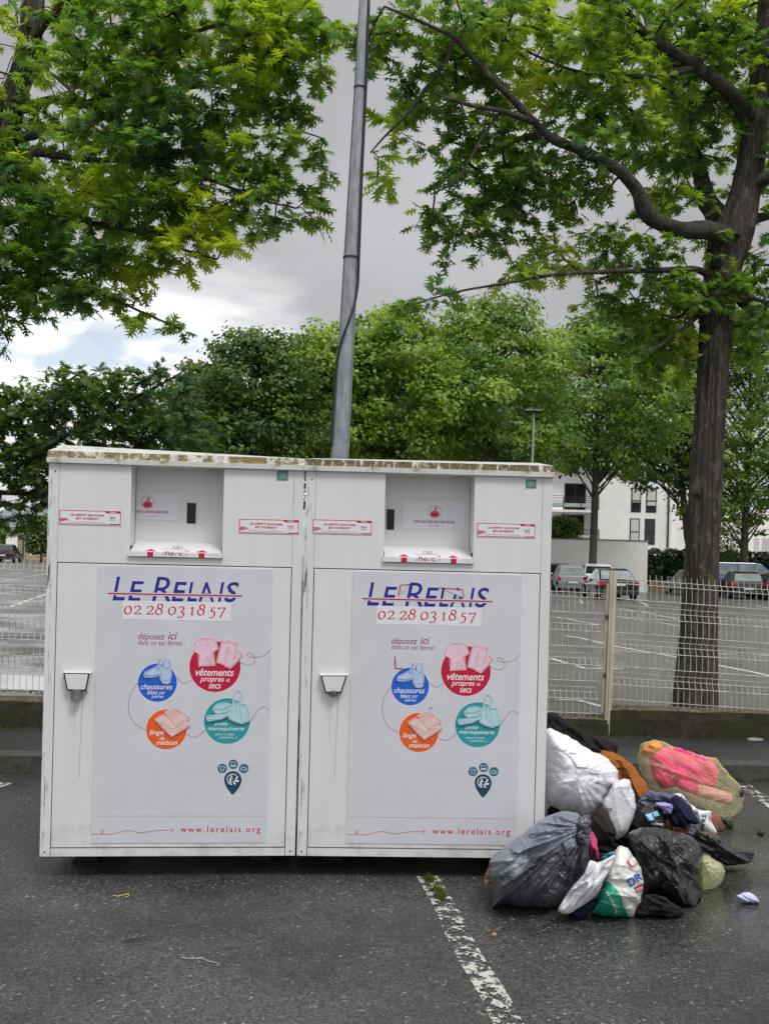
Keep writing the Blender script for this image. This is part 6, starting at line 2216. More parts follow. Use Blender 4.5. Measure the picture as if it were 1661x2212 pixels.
oak('oak_tree', 'low dark oak seen between the left crown and the top of the left bank', (b3.x, D3, lot_z(b3.x, D3)), limbs_3, blobs_3, 0.13, 44, M['oak_dark'], 'young oaks around the banks')


# ------------------------------------------------------------------ tree row on the far side of the car park
def far_tree(label, u, d, vtop, vbot, wpx, n, size, mat, seed, trunk_px=15, vbase=None, lean=0.0, shape=1.0, group='trees lining the far side of the car park'):
    rg = np.random.default_rng(seed)
    ub = u - lean
    x0 = ray(ub, 1215)[0] * d
    z0 = lot_z(x0, d)
    root = wempty('park_tree', (x0, d, z0))
    tag(root, label, 'tree', group)
    ct = P(u, vtop, d)
    cbm = P(u, vbot, d)
    hgt = ct.z - cbm.z
    rx_ = wpx * d / F / 2
    mid = P(u, (vtop + vbot) / 2, d)
    tm = MB()
    r0 = trunk_px * d / F / 2
    pts = [Vector((x0, d, z0 - 0.05)), Vector((x0, d, z0 + 0.25)), Vector((x0 + (ct.x - x0) * .3, d, z0 + (cbm.z - z0) * .55)), Vector((x0 + (ct.x - x0) * .55, d, cbm.z + hgt * .15)), Vector((x0 + (ct.x - x0) * .8, d, cbm.z + hgt * .5)), Vector((ct.x, d, cbm.z + hgt * .85))]
    tm.tube(pts, [r0 * 1.35, r0 * 1.08, r0, r0 * .8, r0 * .45, r0 * .1], 12, 0, wob=0.25, seed=seed)
    tm.build('trunk', [M['bark_far']], root, smooth=True)
    bl = []
    k = 60
    for i in range(k):
        t = (i + 0.5) / k
        prof = math.sin(PI * min(1.0, (t * 0.92 + 0.10)) ** shape) ** 0.6
        a = i * 2.399 + rg.random()
        rr = rx_ * prof * (0.35 + 0.6 * rg.random() ** 0.5)
        br = (0.075 + 0.06 * rg.random()) * (hgt + rx_ * 2) * 0.8
        bl.append(((mid.x + rr * math.cos(a), d + rr * math.sin(a) * 0.85, cbm.z + hgt * (0.06 + 0.86 * t)), (br, br, br * 0.62)))
    bm_ = MB()
    for i, (c, r) in enumerate(bl):
        zj = max(pts[2].z, c[2] - abs(c[0] - mid.x) * 0.8 - 0.8)
        j = Vector((x0 + (ct.x - x0) * 0.6, d, min(zj, cbm.z + hgt * .8)))
        e = Vector(c)
        m_ = j.lerp(e, 0.55) + Vector((0, 0, 0.25))
        bm_.tube([j, m_, e], [r0 * .28, r0 * .18, r0 * .05], 5, 0, cap=False)
    bm_.build('branches', [M['bark_far']], root)
    V, T = scatter_leaves(bl, n, size, seed + 100, shell=0.55, tuft=30)
    np_mesh('crown', V, T, mat, root)
    return root


M['far_a'] = leaf_mat('far_maple_leaves', (0.070, 0.145, 0.018), (0.170, 0.280, 0.038), (0.31, 0.41, 0.038), 0.45, (0.44, 0.62), 0.40)
M['far_b'] = leaf_mat('far_lime_leaves', (0.074, 0.150, 0.024), (0.172, 0.285, 0.052), (0.30, 0.40, 0.058), 0.45, (0.46, 0.64), 0.40)
M['far_d'] = leaf_mat('far_dark_leaves', (0.042, 0.088, 0.014), (0.100, 0.175, 0.028), (0.18, 0.26, 0.03), 0.45, (0.52, 0.70), 0.35)
far_tree('dark round tree showing first to the right of the left crown in the far row', 545, 42, 712, 1010, 330, 19375, 0.18, M['far_d'], 1)
far_tree('bright green tree behind the steel column in the far row', 700, 46, 705, 1000, 300, 20451, 0.20, M['far_a'], 2)
far_tree('broad tree just right of the steel column above the right bank', 850, 47, 668, 1010, 330, 21528, 0.21, M['far_a'], 3)
far_tree('tallest pale green tree of the far row above the right bank', 1065, 50, 632, 1020, 360, 23679, 0.21, M['far_b'], 4)
far_tree('tree with its bare trunk standing in front of the garden wall', 1297, 58.5, 668, 1022, 380, 26908, 0.23, M['far_b'], 5, trunk_px=16, lean=18)
far_tree('tree with thin trunk right of the big oak trunk above the dark hedge', 1625, 64, 640, 1150, 300, 23679, 0.24, M['far_b'], 6, trunk_px=16, lean=22)
far_tree('tree whose crown fills the gap left of the big oak trunk', 1440, 65, 690, 1060, 230, 18298, 0.23, M['far_d'], 7, lean=-66)
far_tree('dark tree low behind the left bank before the far row', 440, 45, 790, 1060, 260, 15068, 0.18, M['far_d'], 8)
far_tree('dark background tree closing the gap behind the steel column', 770, 62, 730, 1080, 420, 16146, 0.27, M['far_d'], 9)
far_tree('dark background tree behind the tallest pale tree', 960, 64, 730, 1080, 420, 16146, 0.27, M['far_d'], 10)
far_tree('small dark conifer like tree right of the kiosk', 90, 92, 1110, 1195, 34, 3227, 0.30, M['far_d'], 11, trunk_px=5)
far_tree('pale bush like tree left of the kiosk behind the black car', 6, 104, 1135, 1215, 36, 3227, 0.30, M['far_b'], 12, trunk_px=5)
# ------------------------------------------------------------------ bags and clothes dumped beside the right bank
def plastic(name, col, rough=0.3, col2=None, bump=0.25, coat=0.3, var=0.2, bscale=45):
    return plain(name, col, rough, 0.0, var, 5.0, bump, bscale, 0.5, coat, col2)


def cloth(name, col, var=0.15, bump=0.35, bscale=120, rough=0.95):
    return plain(name, col, rough, 0.0, var, 9.0, bump, bscale, 0.2)


def film(name, col, alpha=0.5, rough=0.22):
    """thin translucent bag film"""
    m, t, bs = new_mat(name)
    co = nd(t, 'ShaderNodeTexCoord').outputs['Object']
    n = nd(t, 'ShaderNodeTexNoise', i_Scale=9.0, i_Detail=5.0, i_Roughness=0.6)
    t.links.new(co, n.inputs['Vector'])
    bs.inputs['Base Color'].default_value = tuple(col) + (1,)
    bs.inputs['Roughness'].default_value = rough
    bp = nd(t, 'ShaderNodeBump', i_Strength=0.35, i_Distance=0.01)
    t.links.new(n.outputs[0], bp.inputs['Height'])
    t.links.new(bp.outputs[0], bs.inputs['Normal'])
    tl = nd(t, 'ShaderNodeBsdfTranslucent')
    tl.inputs[0].default_value = tuple(col) + (1,)
    m1 = nd(t, 'ShaderNodeMixShader')
    m1.inputs[0].default_value = 0.35
    t.links.new(bs.outputs[0], m1.inputs[1])
    t.links.new(tl.outputs[0], m1.inputs[2])
    tr = nd(t, 'ShaderNodeBsdfTransparent')
    tr.inputs[0].default_value = tuple(0.93 + 0.06 * c / max(col) for c in col) + (1,)
    m2 = nd(t, 'ShaderNodeMixShader')
    n5 = nd(t, 'ShaderNodeTexNoise', i_Scale=5.0, i_Detail=3.0, i_Roughness=0.5, i_Distortion=1.2)
    t.links.new(co, n5.inputs['Vector'])
    rid = math_n(t, 'ABSOLUTE', math_n(t, 'SUBTRACT', n5.outputs[0], 0.5))
    fac = maprange(t, rid, 0.0, 0.055, min(0.95, 1.12 - alpha), 1 - alpha)  # denser pale streaks: fold highlights painted into the film's opacity
    # facing falloff: film seen edge-on is denser
    lw = nd(t, 'ShaderNodeLayerWeight', i_Blend=0.35)
    fac = math_n(t, 'MAXIMUM', fac, maprange(t, lw.outputs['Facing'], 0.45, 0.95, 0.0, 0.85))
    t.links.new(fac, m2.inputs[0])
    t.links.new(tr.outputs[0], m2.inputs[1])
    t.links.new(m1.outputs[0], m2.inputs[2])
    t.links.new(m2.outputs[0], t.nodes['Material Output'].inputs[0])
    return m


def ridged(p, octs=3):
    s, a, f = 0.0, 1.0, 1.0
    for _ in range(octs):
        s += a * (1 - 2 * abs(noise.noise(p * f)))
        a *= 0.5
        f *= 2.1
    return s / 1.75


def fold(q):
    n = noise.noise(q)
    return 1.6 * max(0.0, 1 - abs(n) * 2.6) ** 1.5 - 0.5 + 0.5 * n


def inside(pt, poly):
    x, y = pt
    c = False
    j = len(poly) - 1
    for i in range(len(poly)):
        xi, yi = poly[i]
        xj, yj = poly[j]
        if (yi > y) != (yj > y) and x < (xj - xi) * (y - yi) / (yj - yi) + xi:
            c = not c
        j = i
    return c


def pillow(name, label, cat, outline, T, mats, d=None, tilt=0.0, kern=None, p=2.6, amp=0.025, wl=60.0, ang=None, tie=None, seed=0.0, group=None, N=190, R=38, back=0.75, zone=None, cr=None, facet=0.0, prints=None, sag=0.0, rim=0.0, extra=None, lump=1.0, ridge=1.0):
    """a soft closed body: outline (zoom px), distance d of its middle sheet, bulge T; folds of wavelength wl px run along ang or away from tie"""
    cr = cr or c6
    ol = [cr(*q) for q in outline]
    dense = ol
    for _ in range(2):
        dense = [q for a, b in zip(dense, dense[1:] + dense[:1]) for q in ((a[0] * .8 + b[0] * .2, a[1] * .8 + b[1] * .2), (a[0] * .2 + b[0] * .8, a[1] * .2 + b[1] * .8))]
    cxo, cyo = sum(q[0] for q in dense) / len(dense), sum(q[1] for q in dense) / len(dense)
    # resample evenly
    L_ = [0.0]
    for a, b in zip(dense, dense[1:] + dense[:1]):
        L_.append(L_[-1] + math.hypot(b[0] - a[0], b[1] - a[1]))
    tot = L_[-1]
    pts = []
    k = 0
    ring = dense + dense[:1]
    for i in range(N):
        s = tot * i / N
        while L_[k + 1] < s:
            k += 1
        f = (s - L_[k]) / max(1e-9, L_[k + 1] - L_[k])
        pts.append((ring[k][0] + (ring[k + 1][0] - ring[k][0]) * f, ring[k][1] + (ring[k + 1][1] - ring[k][1]) * f))
    jit = []
    for (u, v) in pts:
        g_ = (2.0 + 4.5 * facet) * noise.noise(Vector((u / 17.0, v / 17.0, seed))) + 1.2 * noise.noise(Vector((u / 4.0, v / 4.0, seed)))
        l_ = math.hypot(u - cxo, v - cyo) + 1e-6
        jit.append((u + (u - cxo) / l_ * g_, v + (v - cyo) / l_ * g_))
    pts = jit
    vb = max(q[1] for q in pts)
    if d is None:
        bp = max(pts, key=lambda q: q[1])
        d = G(*bp).y + T * 0.15
    if kern:
        kc = cr(*kern)
    else:
        kc = (sum(q[0] for q in pts) / N, sum(q[1] for q in pts) / N)
    ca_, sa_ = (math.cos(math.radians(ang)), math.sin(math.radians(ang))) if ang is not None else (1, 0)
    tp = cr(*tie) if tie else None

    def wr(u, v):
        if tp:
            dx, dy = u - tp[0], v - tp[1]
            r = math.hypot(dx, dy) + 1e-6
            th = math.atan2(dy, dx)
            q = Vector((math.cos(th) * 200 / wl, math.sin(th) * 200 / wl, seed + r / 260.0))
            fade = min(1.0, r / 60.0)
        else:
            a, b = u * ca_ + v * sa_, -u * sa_ + v * ca_
            q = Vector((b / wl, a / (wl * 4.0), seed))
            fade = 1.0
        w = (fold(q) + 0.45 * fold(q * 2.3 + Vector((3, 1, 7)))) * fade * ridge
        w += 0.30 * ridged(Vector((u / wl * 1.3, v / wl * 1.3, seed + 5.5)), 3)
        w += 0.9 * lump * noise.noise(Vector((u / 75.0, v / 75.0, seed + 11)))
        if facet:                                   # crumpled film: flat facets meeting in sharp creases
            for sc_, am_ in ((0.75, 1.0), (1.9, 0.42)):
                q2 = Vector((u / wl * sc_ + 0.25 * noise.noise(Vector((u / 25, v / 25, 1))), v / wl * sc_, seed))
                dd, pp = noise.voronoi(q2)
                best = -9.0
                for ds, pt in zip(dd, pp):
                    g = noise.noise_vector(pt * 3.7)
                    best = max(best, 0.9 * noise.noise(pt * 5.1) + 1.5 * g.dot(q2 - pt) - 0.55 * ds)
                w += facet * am_ * 2.2 * best
        return w

    vv, vs_uv, ff, mi = [], [], [], []

    def dep(u, v):
        return d + tilt * (vb - v) / 460.0

    rings_f = [1 - (1 - (j + 1) / R) ** 1.5 for j in range(R)]
    vv.append(None)
    vs_uv.append(kc)
    for s in rings_f:
        for q in pts:
            vs_uv.append((kc[0] + (q[0] - kc[0]) * s, kc[1] + (q[1] - kc[1]) * s))
    for i, (u, v) in enumerate(vs_uv):
        s = 0.0 if i == 0 else rings_f[(i - 1) // N]
        b = T * max(0.0, 1 - s ** p) ** 0.5
        env = max(0.0, 1 - s ** 8) + rim
        dd = dep(u, v) - b - amp * wr(u, v) * env - sag * (1 - s) * 0
        P_ = P(u, v, dd)
        if P_.z < 0.005:
            P_.z = 0.005
        if i == 0:
            vv[0] = tuple(P_)
        else:
            vv.append(tuple(P_))
    for i in range(N):
        ff.append((0, 1 + (i + 1) % N, 1 + i))
    for j in range(R - 1):
        for i in range(N):
            a, b = 1 + j * N + i, 1 + j * N + (i + 1) % N
            ff.append((a, b, b + N, a + N))
    # back
    RB = 8
    o = len(vv)
    for j in range(RB - 1, 0, -1):
        s = j / RB
        for q in pts:
            u, v = kc[0] + (q[0] - kc[0]) * s, kc[1] + (q[1] - kc[1]) * s
            P_ = P(u, v, dep(u, v) + T * back * max(0.0, 1 - s ** p) ** 0.5 + 0.004 + amp * 0.5 * wr(u + 300, v))
            if P_.z < 0.005:
                P_.z = 0.005
            vv.append(tuple(P_))
    prev = 1 + (R - 1) * N
    for j in range(RB - 1):
        cur = o + j * N
        for i in range(N):
            i2 = (i + 1) % N
            ff.append((prev + i, prev + i2, cur + i2, cur + i))
        prev = cur
    P_ = P(kc[0], kc[1], dep(*kc) + T * back)
    P_.z = max(P_.z, 0.005)
    vv.append(tuple(P_))
    last = len(vv) - 1
    for i in range(N):
        ff.append((prev + i, prev + (i + 1) % N, last))
    nf = len(ff)
    if zone:
        zp = [cr(*q) for q in zone]
        for f in ff:
            u = sum(vs_uv[i][0] for i in f if i < len(vs_uv)) / max(1, sum(1 for i in f if i < len(vs_uv)))
            v = sum(vs_uv[i][1] for i in f if i < len(vs_uv)) / max(1, sum(1 for i in f if i < len(vs_uv)))
            jx = 7 * noise.noise(Vector((u / 22.0, v / 22.0, seed)))
            mi.append(1 if inside((u + jx, v + jx), zp) else 0)
    else:
        mi = [0] * nf
    mb = MB()
    mb.v, mb.f, mb.m = vv, ff, mi
    if prints:
        tree = BVHTree.FromPolygons([Vector(q) for q in vv], ff)
        cam_p = Vector((0, 0, H))
        for (kind, data, pm, lift) in prints:
            if kind == 'text':
                body, (u0, v0), w, h, rot, sh, bo = data
                tv, tf = text_geom(body, sh, bo)
                rc_, rs_ = math.cos(math.radians(rot)), math.sin(math.radians(rot))
                uv = [(u0 + (a * w) * rc_ - (-b * h) * rs_, v0 + (a * w) * rs_ + (-b * h) * rc_) for a, b in tv]
                uv = [cr(*q) for q in uv]
            else:
                uv, tf = [cr(*q) for q in data[0]], data[1]
            hit = []
            for (u, v) in uv:
                dirn_ = (P(u, v, 5.0) - cam_p).normalized()
                h_ = tree.ray_cast(cam_p, dirn_)
                hit.append(None if h_[0] is None else h_[0] - dirn_ * lift)
            off = len(mb.v)
            remap = {}
            for i, h_ in enumerate(hit):
                if h_ is not None:
                    remap[i] = len(mb.v)
                    mb.v.append(tuple(h_))
            for f in tf:
                if all(i in remap for i in f) and all((hit[f[0]] - hit[i]).length < 0.1 for i in f):
                    mb.f.append(tuple(remap[i] for i in f))
                    mb.m.append(pm)
    if extra:
        extra(mb)
    org = (P(kc[0], kc[1], d).x, d, min(q[2] for q in vv))
    ob = mb.build(name, mats, None, origin=org, smooth=True)
    tag(ob, label, cat, group)
    return ob


def grid_quad(q, nx=8, ny=8):
    """q: four corner px -> grid of px + faces, for printed patches"""
    pts, fs = [], []
    for j in range(ny + 1):
        for i in range(nx + 1):
            a, b = i / nx, j / ny
            x = (q[0][0] * (1 - a) + q[1][0] * a) * (1 - b) + (q[3][0] * (1 - a) + q[2][0] * a) * b
            y = (q[0][1] * (1 - a) + q[1][1] * a) * (1 - b) + (q[3][1] * (1 - a) + q[2][1] * a) * b
            pts.append((x, y))
    for j in range(ny):
        for i in range(nx):
            k = j * (nx + 1) + i
            fs.append((k, k + nx + 1, k + nx + 2, k + 1))
    return pts, fs


def ring_patch(cx_, cy_, rx, ry, w, n=40, rot=0.0):
    pts, fs = [], []
    for i in range(n):
        t = 2 * PI * i / n
        for k in (1.0, 1.0 - w):
            x, y = rx * k * math.cos(t), ry * k * math.sin(t)
            pts.append((cx_ + x * math.cos(rot) - y * math.sin(rot), cy_ + x * math.sin(rot) + y * math.cos(rot)))
    for i in range(n):
        a, b = 2 * i, 2 * ((i + 1) % n)
        fs.append((a, a + 1, b + 1, b))
    return pts, fs


M['bag_grey_sheen'] = plastic('light_grey_film_sky_sheen', (0.21, 0.225, 0.28), 0.34, (0.16, 0.175, 0.225), 0.2)  # paler empty film, with the sky's reflection painted into its colour
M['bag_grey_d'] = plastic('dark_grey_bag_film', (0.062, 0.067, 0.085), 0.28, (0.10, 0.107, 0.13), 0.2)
M['bag_black'] = plastic('black_bag_film', (0.014, 0.014, 0.016), 0.30, (0.030, 0.030, 0.034), 0.3, 0.25)
M['cl_white'] = cloth('white_cotton', (0.78, 0.78, 0.83), 0.05, 0.25)
M['cl_black'] = cloth('black_cotton', (0.016, 0.014, 0.015), 0.2)
M['cl_rust'] = cloth('rust_fleece', (0.34, 0.115, 0.025), 0.18, 0.5, 160)
M['cl_brown'] = cloth('dark_brown_cloth', (0.033, 0.026, 0.023), 0.15)
M['cl_mauve'] = cloth('grey_mauve_cloth', (0.125, 0.13, 0.20), 0.15)
M['cl_navy'] = cloth('navy_cloth', (0.012, 0.017, 0.042), 0.2)
M['cl_lav'] = cloth('lavender_cloth', (0.34, 0.29, 0.62), 0.08)
M['cl_orange'] = cloth('orange_brown_cloth', (0.26, 0.11, 0.045), 0.2)
M['cl_pink'] = cloth('hot_pink_cloth', (0.80, 0.035, 0.23), 0.1)
M['cl_pink2'] = cloth('pink_straps', (0.55, 0.06, 0.20), 0.1)
M['cl_pale'] = cloth('pale_pink_cloth', (0.66, 0.34, 0.36), 0.06)
M['cl_orange2'] = cloth('bright_orange_cloth', (0.85, 0.30, 0.06), 0.1)
M['cl_heap'] = cloth('dark_mixed_clothes', (0.020, 0.018, 0.024), 0.4)
M['cl_cyan'] = cloth('turquoise_cloth', (0.03, 0.26, 0.33), 0.1)
M['cl_olive'] = cloth('grey_green_cloth', (0.075, 0.09, 0.08), 0.1)
M['cl_maroon'] = cloth('dusty_red_brown_cloth', (0.20, 0.09, 0.06), 0.3)
M['paper'] = plain('white_paper_bag', (0.68, 0.68, 0.72), 0.6, var=0.03, bump=0.1)
M['poly_white'] = plastic('white_woven_bag', (0.66, 0.66, 0.62), 0.4, None, 0.15, 0.1, 0.04)
M['poly_green'] = plastic('green_woven_bag', (0.015, 0.32, 0.20), 0.4, None, 0.15, 0.1, 0.08)
M['film_yellow'] = film('yellow_bag_film', (0.99, 0.94, 0.52), 0.80)
M['film_lime'] = film('pale_lime_bag_film', (0.78, 0.80, 0.48), 0.35)
M['glove'] = plain('pale_violet_rubber', (0.52, 0.52, 0.78), 0.5, var=0.05)
M['dark_knot'] = plain('dark_tie', (0.02, 0.015, 0.02), 0.6)
M['pr_red'] = plain('bag_red_print', (0.60, 0.02, 0.03), 0.4)
M['pr_blue'] = plain('bag_blue_print', (0.02, 0.10, 0.42), 0.4)
M['pr_sky'] = plain('bag_light_blue_print', (0.22, 0.48, 0.66), 0.4)
M['pr_pink'] = plain('bag_pink_border', (0.80, 0.06, 0.15), 0.4)
M['pr_dark'] = plain('bag_dark_print', (0.03, 0.025, 0.05), 0.5)


def dotted_mat():
    m, t, bs = new_mat('small_print_cotton')
    co = nd(t, 'ShaderNodeTexCoord').outputs['Object']
    v = nd(t, 'ShaderNodeTexVoronoi', i_Scale=95.0)
    t.links.new(co, v.inputs['Vector'])
    c = mixc(t, maprange(t, v.outputs['Distance'], 0.30, 0.20), (0.66, 0.66, 0.71), (0.26, 0.26, 0.40))
    t.links.new(c, bs.inputs['Base Color'])
    bs.inputs['Roughness'].default_value = 0.95
    return m


M['cl_print'] = dotted_mat()

# --- things at the back of the heap
pillow('black_coat', 'crumpled black coat at the very back of the heap against the bank', 'clothes',
       [(412, 100), (440, 82), (520, 128), (600, 178), (650, 205), (720, 230), (815, 268), (806, 330), (780, 420), (760, 560), (640, 640), (500, 620), (425, 540), (408, 170)], 0.12, [M['cl_black']], d=5.78, kern=(560, 330), back=1.6, amp=0.040, wl=34, ang=35, seed=1, facet=0.45, lump=1.4)
pillow('rust_fleece', 'rust orange fleece lying between the white sack and the yellow bag', 'clothes',
       [(690, 305), (745, 295), (830, 335), (890, 380), (940, 440), (985, 500), (990, 560), (950, 640), (900, 760), (820, 760), (760, 700), (740, 520), (700, 400)], 0.13, [M['cl_rust']], d=5.70, back=1.4, amp=0.035, wl=46, ang=62, seed=2, facet=0.45, lump=1.4)
pillow('mixed_clothes', 'low heap of dark clothes under all the bags', 'clothes',
       [(420, 600), (560, 600), (760, 640), (900, 640), (1060, 680), (1190, 720), (1250, 790), (1260, 880), (1180, 940), (1000, 960), (820, 960), (640, 930), (480, 880), (412, 780)], 0.16, [M['cl_heap']], d=5.66, amp=0.044, wl=50, ang=20, seed=3, p=4, back=2.6)
pillow('white_sack', 'big white cotton sack leaning against the side of the right bank', 'sack',
       [(404, 186), (440, 178), (475, 196), (560, 235), (640, 290), (720, 328), (786, 376), (817, 440), (812, 500), (772, 560), (722, 640), (690, 684), (640, 700), (600, 672), (520, 650), (450, 626), (412, 585), (402, 480), (402, 300)], 0.30, [M['cl_white']],
       d=5.42, amp=0.017, wl=44, ang=118, seed=4, N=240, R=56, back=1.0, facet=0.75, lump=1.5, ridge=0.35)
def lle(q):
    return [('text', ('LLE', (733, 636), 50, 12, 4, 0, 0.01), 1, 0.004)]
pillow('paper_bag', 'white paper bag with dark LLE lettering right below the white sack', 'bag',
       [(800, 468), (840, 464), (882, 466), (892, 520), (914, 580), (912, 640), (884, 720), (862, 772), (800, 812), (786, 770), (742, 650), (722, 600), (762, 540)], 0.07, [M['paper'], M['pr_dark']], d=5.22, amp=0.009, wl=70, ang=70, seed=5, facet=0.25, p=7, lump=0.3,
       prints=lle(0))
pillow('brown_trousers', 'dark brown folded trousers between the grey bag and the paper bag', 'clothes',
       [(636, 700), (725, 606), (760, 660), (790, 720), (814, 778), (756, 792), (792, 800), (792, 832), (700, 844), (660, 830), (640, 770)], 0.07, [M['cl_brown']], d=5.10, amp=0.013, wl=60, ang=55, seed=6)
# --- clothes on top, right of the middle
pillow('mauve_shirt', 'grey mauve shirt crumpled on top of the heap', 'clothes',
       [(905, 610), (950, 545), (1000, 528), (1080, 535), (1150, 553), (1195, 580), (1235, 640), (1252, 700), (1255, 795), (1212, 790), (1180, 760), (1100, 760), (1000, 740), (930, 700)], 0.12, [M['cl_mauve']], d=5.58, amp=0.030, wl=40, ang=20, seed=7, facet=0.45, lump=1.4)
pillow('orange_jumper', 'orange brown jumper peeping out under the navy garment', 'clothes',
       [(1060, 700), (1110, 690), (1180, 690), (1222, 690), (1220, 745), (1180, 780), (1110, 770), (1066, 750)], 0.09, [M['cl_orange']], d=5.40, amp=0.018, wl=30, ang=80, seed=8, N=100, R=18)
pillow('navy_jacket', 'navy blue garment draped over the mauve shirt', 'clothes',
       [(1090, 600), (1120, 562), (1152, 556), (1200, 598), (1240, 660), (1272, 712), (1240, 722), (1208, 704), (1192, 756), (1150, 752), (1108, 742), (1096, 690)], 0.09, [M['cl_navy']], d=5.36, amp=0.022, wl=36, ang=60, seed=9, facet=0.45, lump=1.4)
pillow('lavender_top', 'small lavender piece of clothing beside the navy garment', 'clothes',
       [(1015, 600), (1050, 592), (1127, 606), (1112, 664), (1085, 652), (1060, 636)], 0.05, [M['cl_lav']], d=5.24, amp=0.010, wl=30, ang=20, seed=10, N=90, R=16)
emb = [('patch', grid_quad([(968, 662), (1000, 656), (1018, 690), (984, 702)], 4, 4), 1, 0.004), ('patch', grid_quad([(1004, 650), (1034, 642), (1046, 668), (1018, 676)], 4, 4), 1, 0.004),
       ('text', ('r˙obe-ou' if False else 'robe-ou', (998, 722), 70, 20, 2, 0.2, 0.02), 2, 0.004)]
pillow('printed_bag', 'black carrier bag with two pale squares and white lettering on the heap', 'bag',
       [(880, 742), (905, 680), (930, 630), (985, 604), (1040, 610), (1074, 650), (1088, 745), (1040, 775), (940, 770)], 0.12, [M['bag_black'], M['pr_sky'], M['ink_white']], d=5.30, amp=0.015, wl=44, ang=40, seed=11, prints=emb)
# --- white bag with pink edge, yellow bag and what is in it
tx = [('text', ('www.s', (1296, 762), 96, 24, -82, 0, 0.012), 2, 0.004), ('text', ('ear', (1262, 662), 60, 22, -80, 0, 0.012), 2, 0.004), ('text', ('03 3r 04', (1238, 700), 110, 16, -78, 0.1, 0.0), 3, 0.004)]
for a, b in (((1340, 642), (1326, 690)), ((1326, 690), (1374, 774)), ((1166, 542), (1176, 578))):
    dx, dy = b[0] - a[0], b[1] - a[1]
    l = math.hypot(dx, dy)
    nx, ny = -dy / l * 4, dx / l * 4
    tx.append(('patch', grid_quad([(a[0] + nx, a[1] + ny), (b[0] + nx, b[1] + ny), (b[0] - nx, b[1] - ny), (a[0] - nx, a[1] - ny)], 6, 1), 1, 0.004))
pillow('maroon_cloth', 'dusty red-brown cloth beside the pink edged white bag', 'clothes',
       [(1320, 660), (1360, 655), (1395, 690), (1408, 740), (1398, 784), (1350, 770), (1330, 720)], 0.07, [M['cl_maroon']], d=6.0, amp=0.015, wl=30, ang=70, seed=12, N=90, R=16)
pillow('grey_green_cloth', 'grey green cloth scrap sticking out below the yellow bag', 'clothes',
       [(1380, 680), (1420, 676), (1463, 684), (1460, 738), (1430, 736), (1400, 712)], 0.04, [M['cl_olive']], d=6.05, amp=0.010, wl=30, ang=70, seed=13, N=80, R=14)
pillow('pink_edged_bag', 'white plastic bag with pink edge and dark web address beside the navy garment', 'bag',
       [(1112, 548), (1168, 540), (1205, 592), (1270, 640), (1342, 640), (1330, 690), (1378, 774), (1300, 780), (1240, 760), (1200, 700), (1160, 620)], 0.08, [M['paper'], M['pr_pink'], M['pr_dark'], M['ink_grey']], d=5.86, back=1.5, amp=0.013, wl=60, ang=60, seed=14, prints=tx, p=4)
pillow('pink_garment', 'hot pink garment inside the yellow bag', 'clothes',
       [(985, 340), (1030, 300), (1075, 284), (1150, 290), (1250, 328), (1350, 366), (1376, 420), (1368, 490), (1320, 520), (1250, 480), (1200, 470), (1150, 500), (1110, 515), (1050, 515), (1010, 465)], 0.10, [M['cl_pink']], d=6.20, amp=0.027, wl=44, ang=40, seed=15)
pillow('orange_garment', 'bright orange garment in the upper end of the yellow bag', 'clothes',
       [(938, 320), (965, 275), (1005, 252), (1050, 262), (1068, 290), (1010, 310), (970, 345)], 0.09, [M['cl_orange2']], d=6.22, amp=0.015, wl=30, ang=30, seed=16, N=100, R=18)
mb = MB()
a, b = P(*c6(1150, 484), 6.12), P(*c6(1250, 520), 6.12)
c_ = P(*c6(1440, 578), 6.14)
mb.tube([a, a.lerp(b, .5), b], [0.028, 0.034, 0.034], 14, 1)
mb.tube([b, b.lerp(c_, .5), c_], [0.036, 0.038, 0.034], 14, 0)
tag(mb.build('rolled_mat', [M['cl_pale'], M['cl_pink']], origin=tuple(a), smooth=True), 'pink and pale pink roll along the lower side of the yellow bag', 'roll')


def knot(mb):
    for (x_, y_, s_) in ((1492, 548, .020), (1504, 540, .016), (1486, 556, .015), (1500, 556, .014)):
        q = P(*c6(x_, y_), 6.20)
        mb.blob(q, (s_, s_, s_ * 0.8), 10, 7, 1, 0.6, 30)


pillow('yellow_bag', 'see-through yellow bag with a pink garment inside lying near the kerb', 'bag',
       [(918, 335), (935, 290), (960, 260), (1005, 240), (1060, 254), (1180, 300), (1330, 345), (1370, 350), (1400, 395), (1450, 450), (1498, 500), (1506, 545), (1517, 590), (1495, 660), (1430, 682), (1370, 664), (1290, 624), (1200, 594), (1130, 552), (1040, 530), (985, 492), (940, 415)],
       0.22, [M['film_yellow'], M['dark_knot']], d=6.27, amp=0.025, wl=44, tie=(1500, 548), seed=17, N=240, R=50, extra=knot, facet=0.6, ridge=0.6)
# --- right hand side
pillow('black_sheet', 'flattened black plastic sheet trailing out to the right of the heap', 'bag',
       [(1250, 748), (1330, 765), (1400, 800), (1440, 850), (1500, 855), (1586, 876), (1562, 905), (1552, 936), (1480, 946), (1420, 952), (1380, 932), (1310, 884), (1262, 860), (1236, 790)], 0.08, [M['bag_black']], d=5.22, amp=0.030, wl=40, ang=30, seed=18, facet=0.7)
pillow('lime_bag', 'small pale lime see-through bag behind the black bag', 'bag',
       [(1262, 900), (1295, 886), (1335, 902), (1390, 940), (1416, 985), (1406, 1030), (1350, 1076), (1300, 1086), (1262, 1080), (1256, 980)], 0.14, [M['film_lime']], amp=0.020, wl=40, tie=(1270, 900), seed=19, facet=0.6, ridge=0.6)
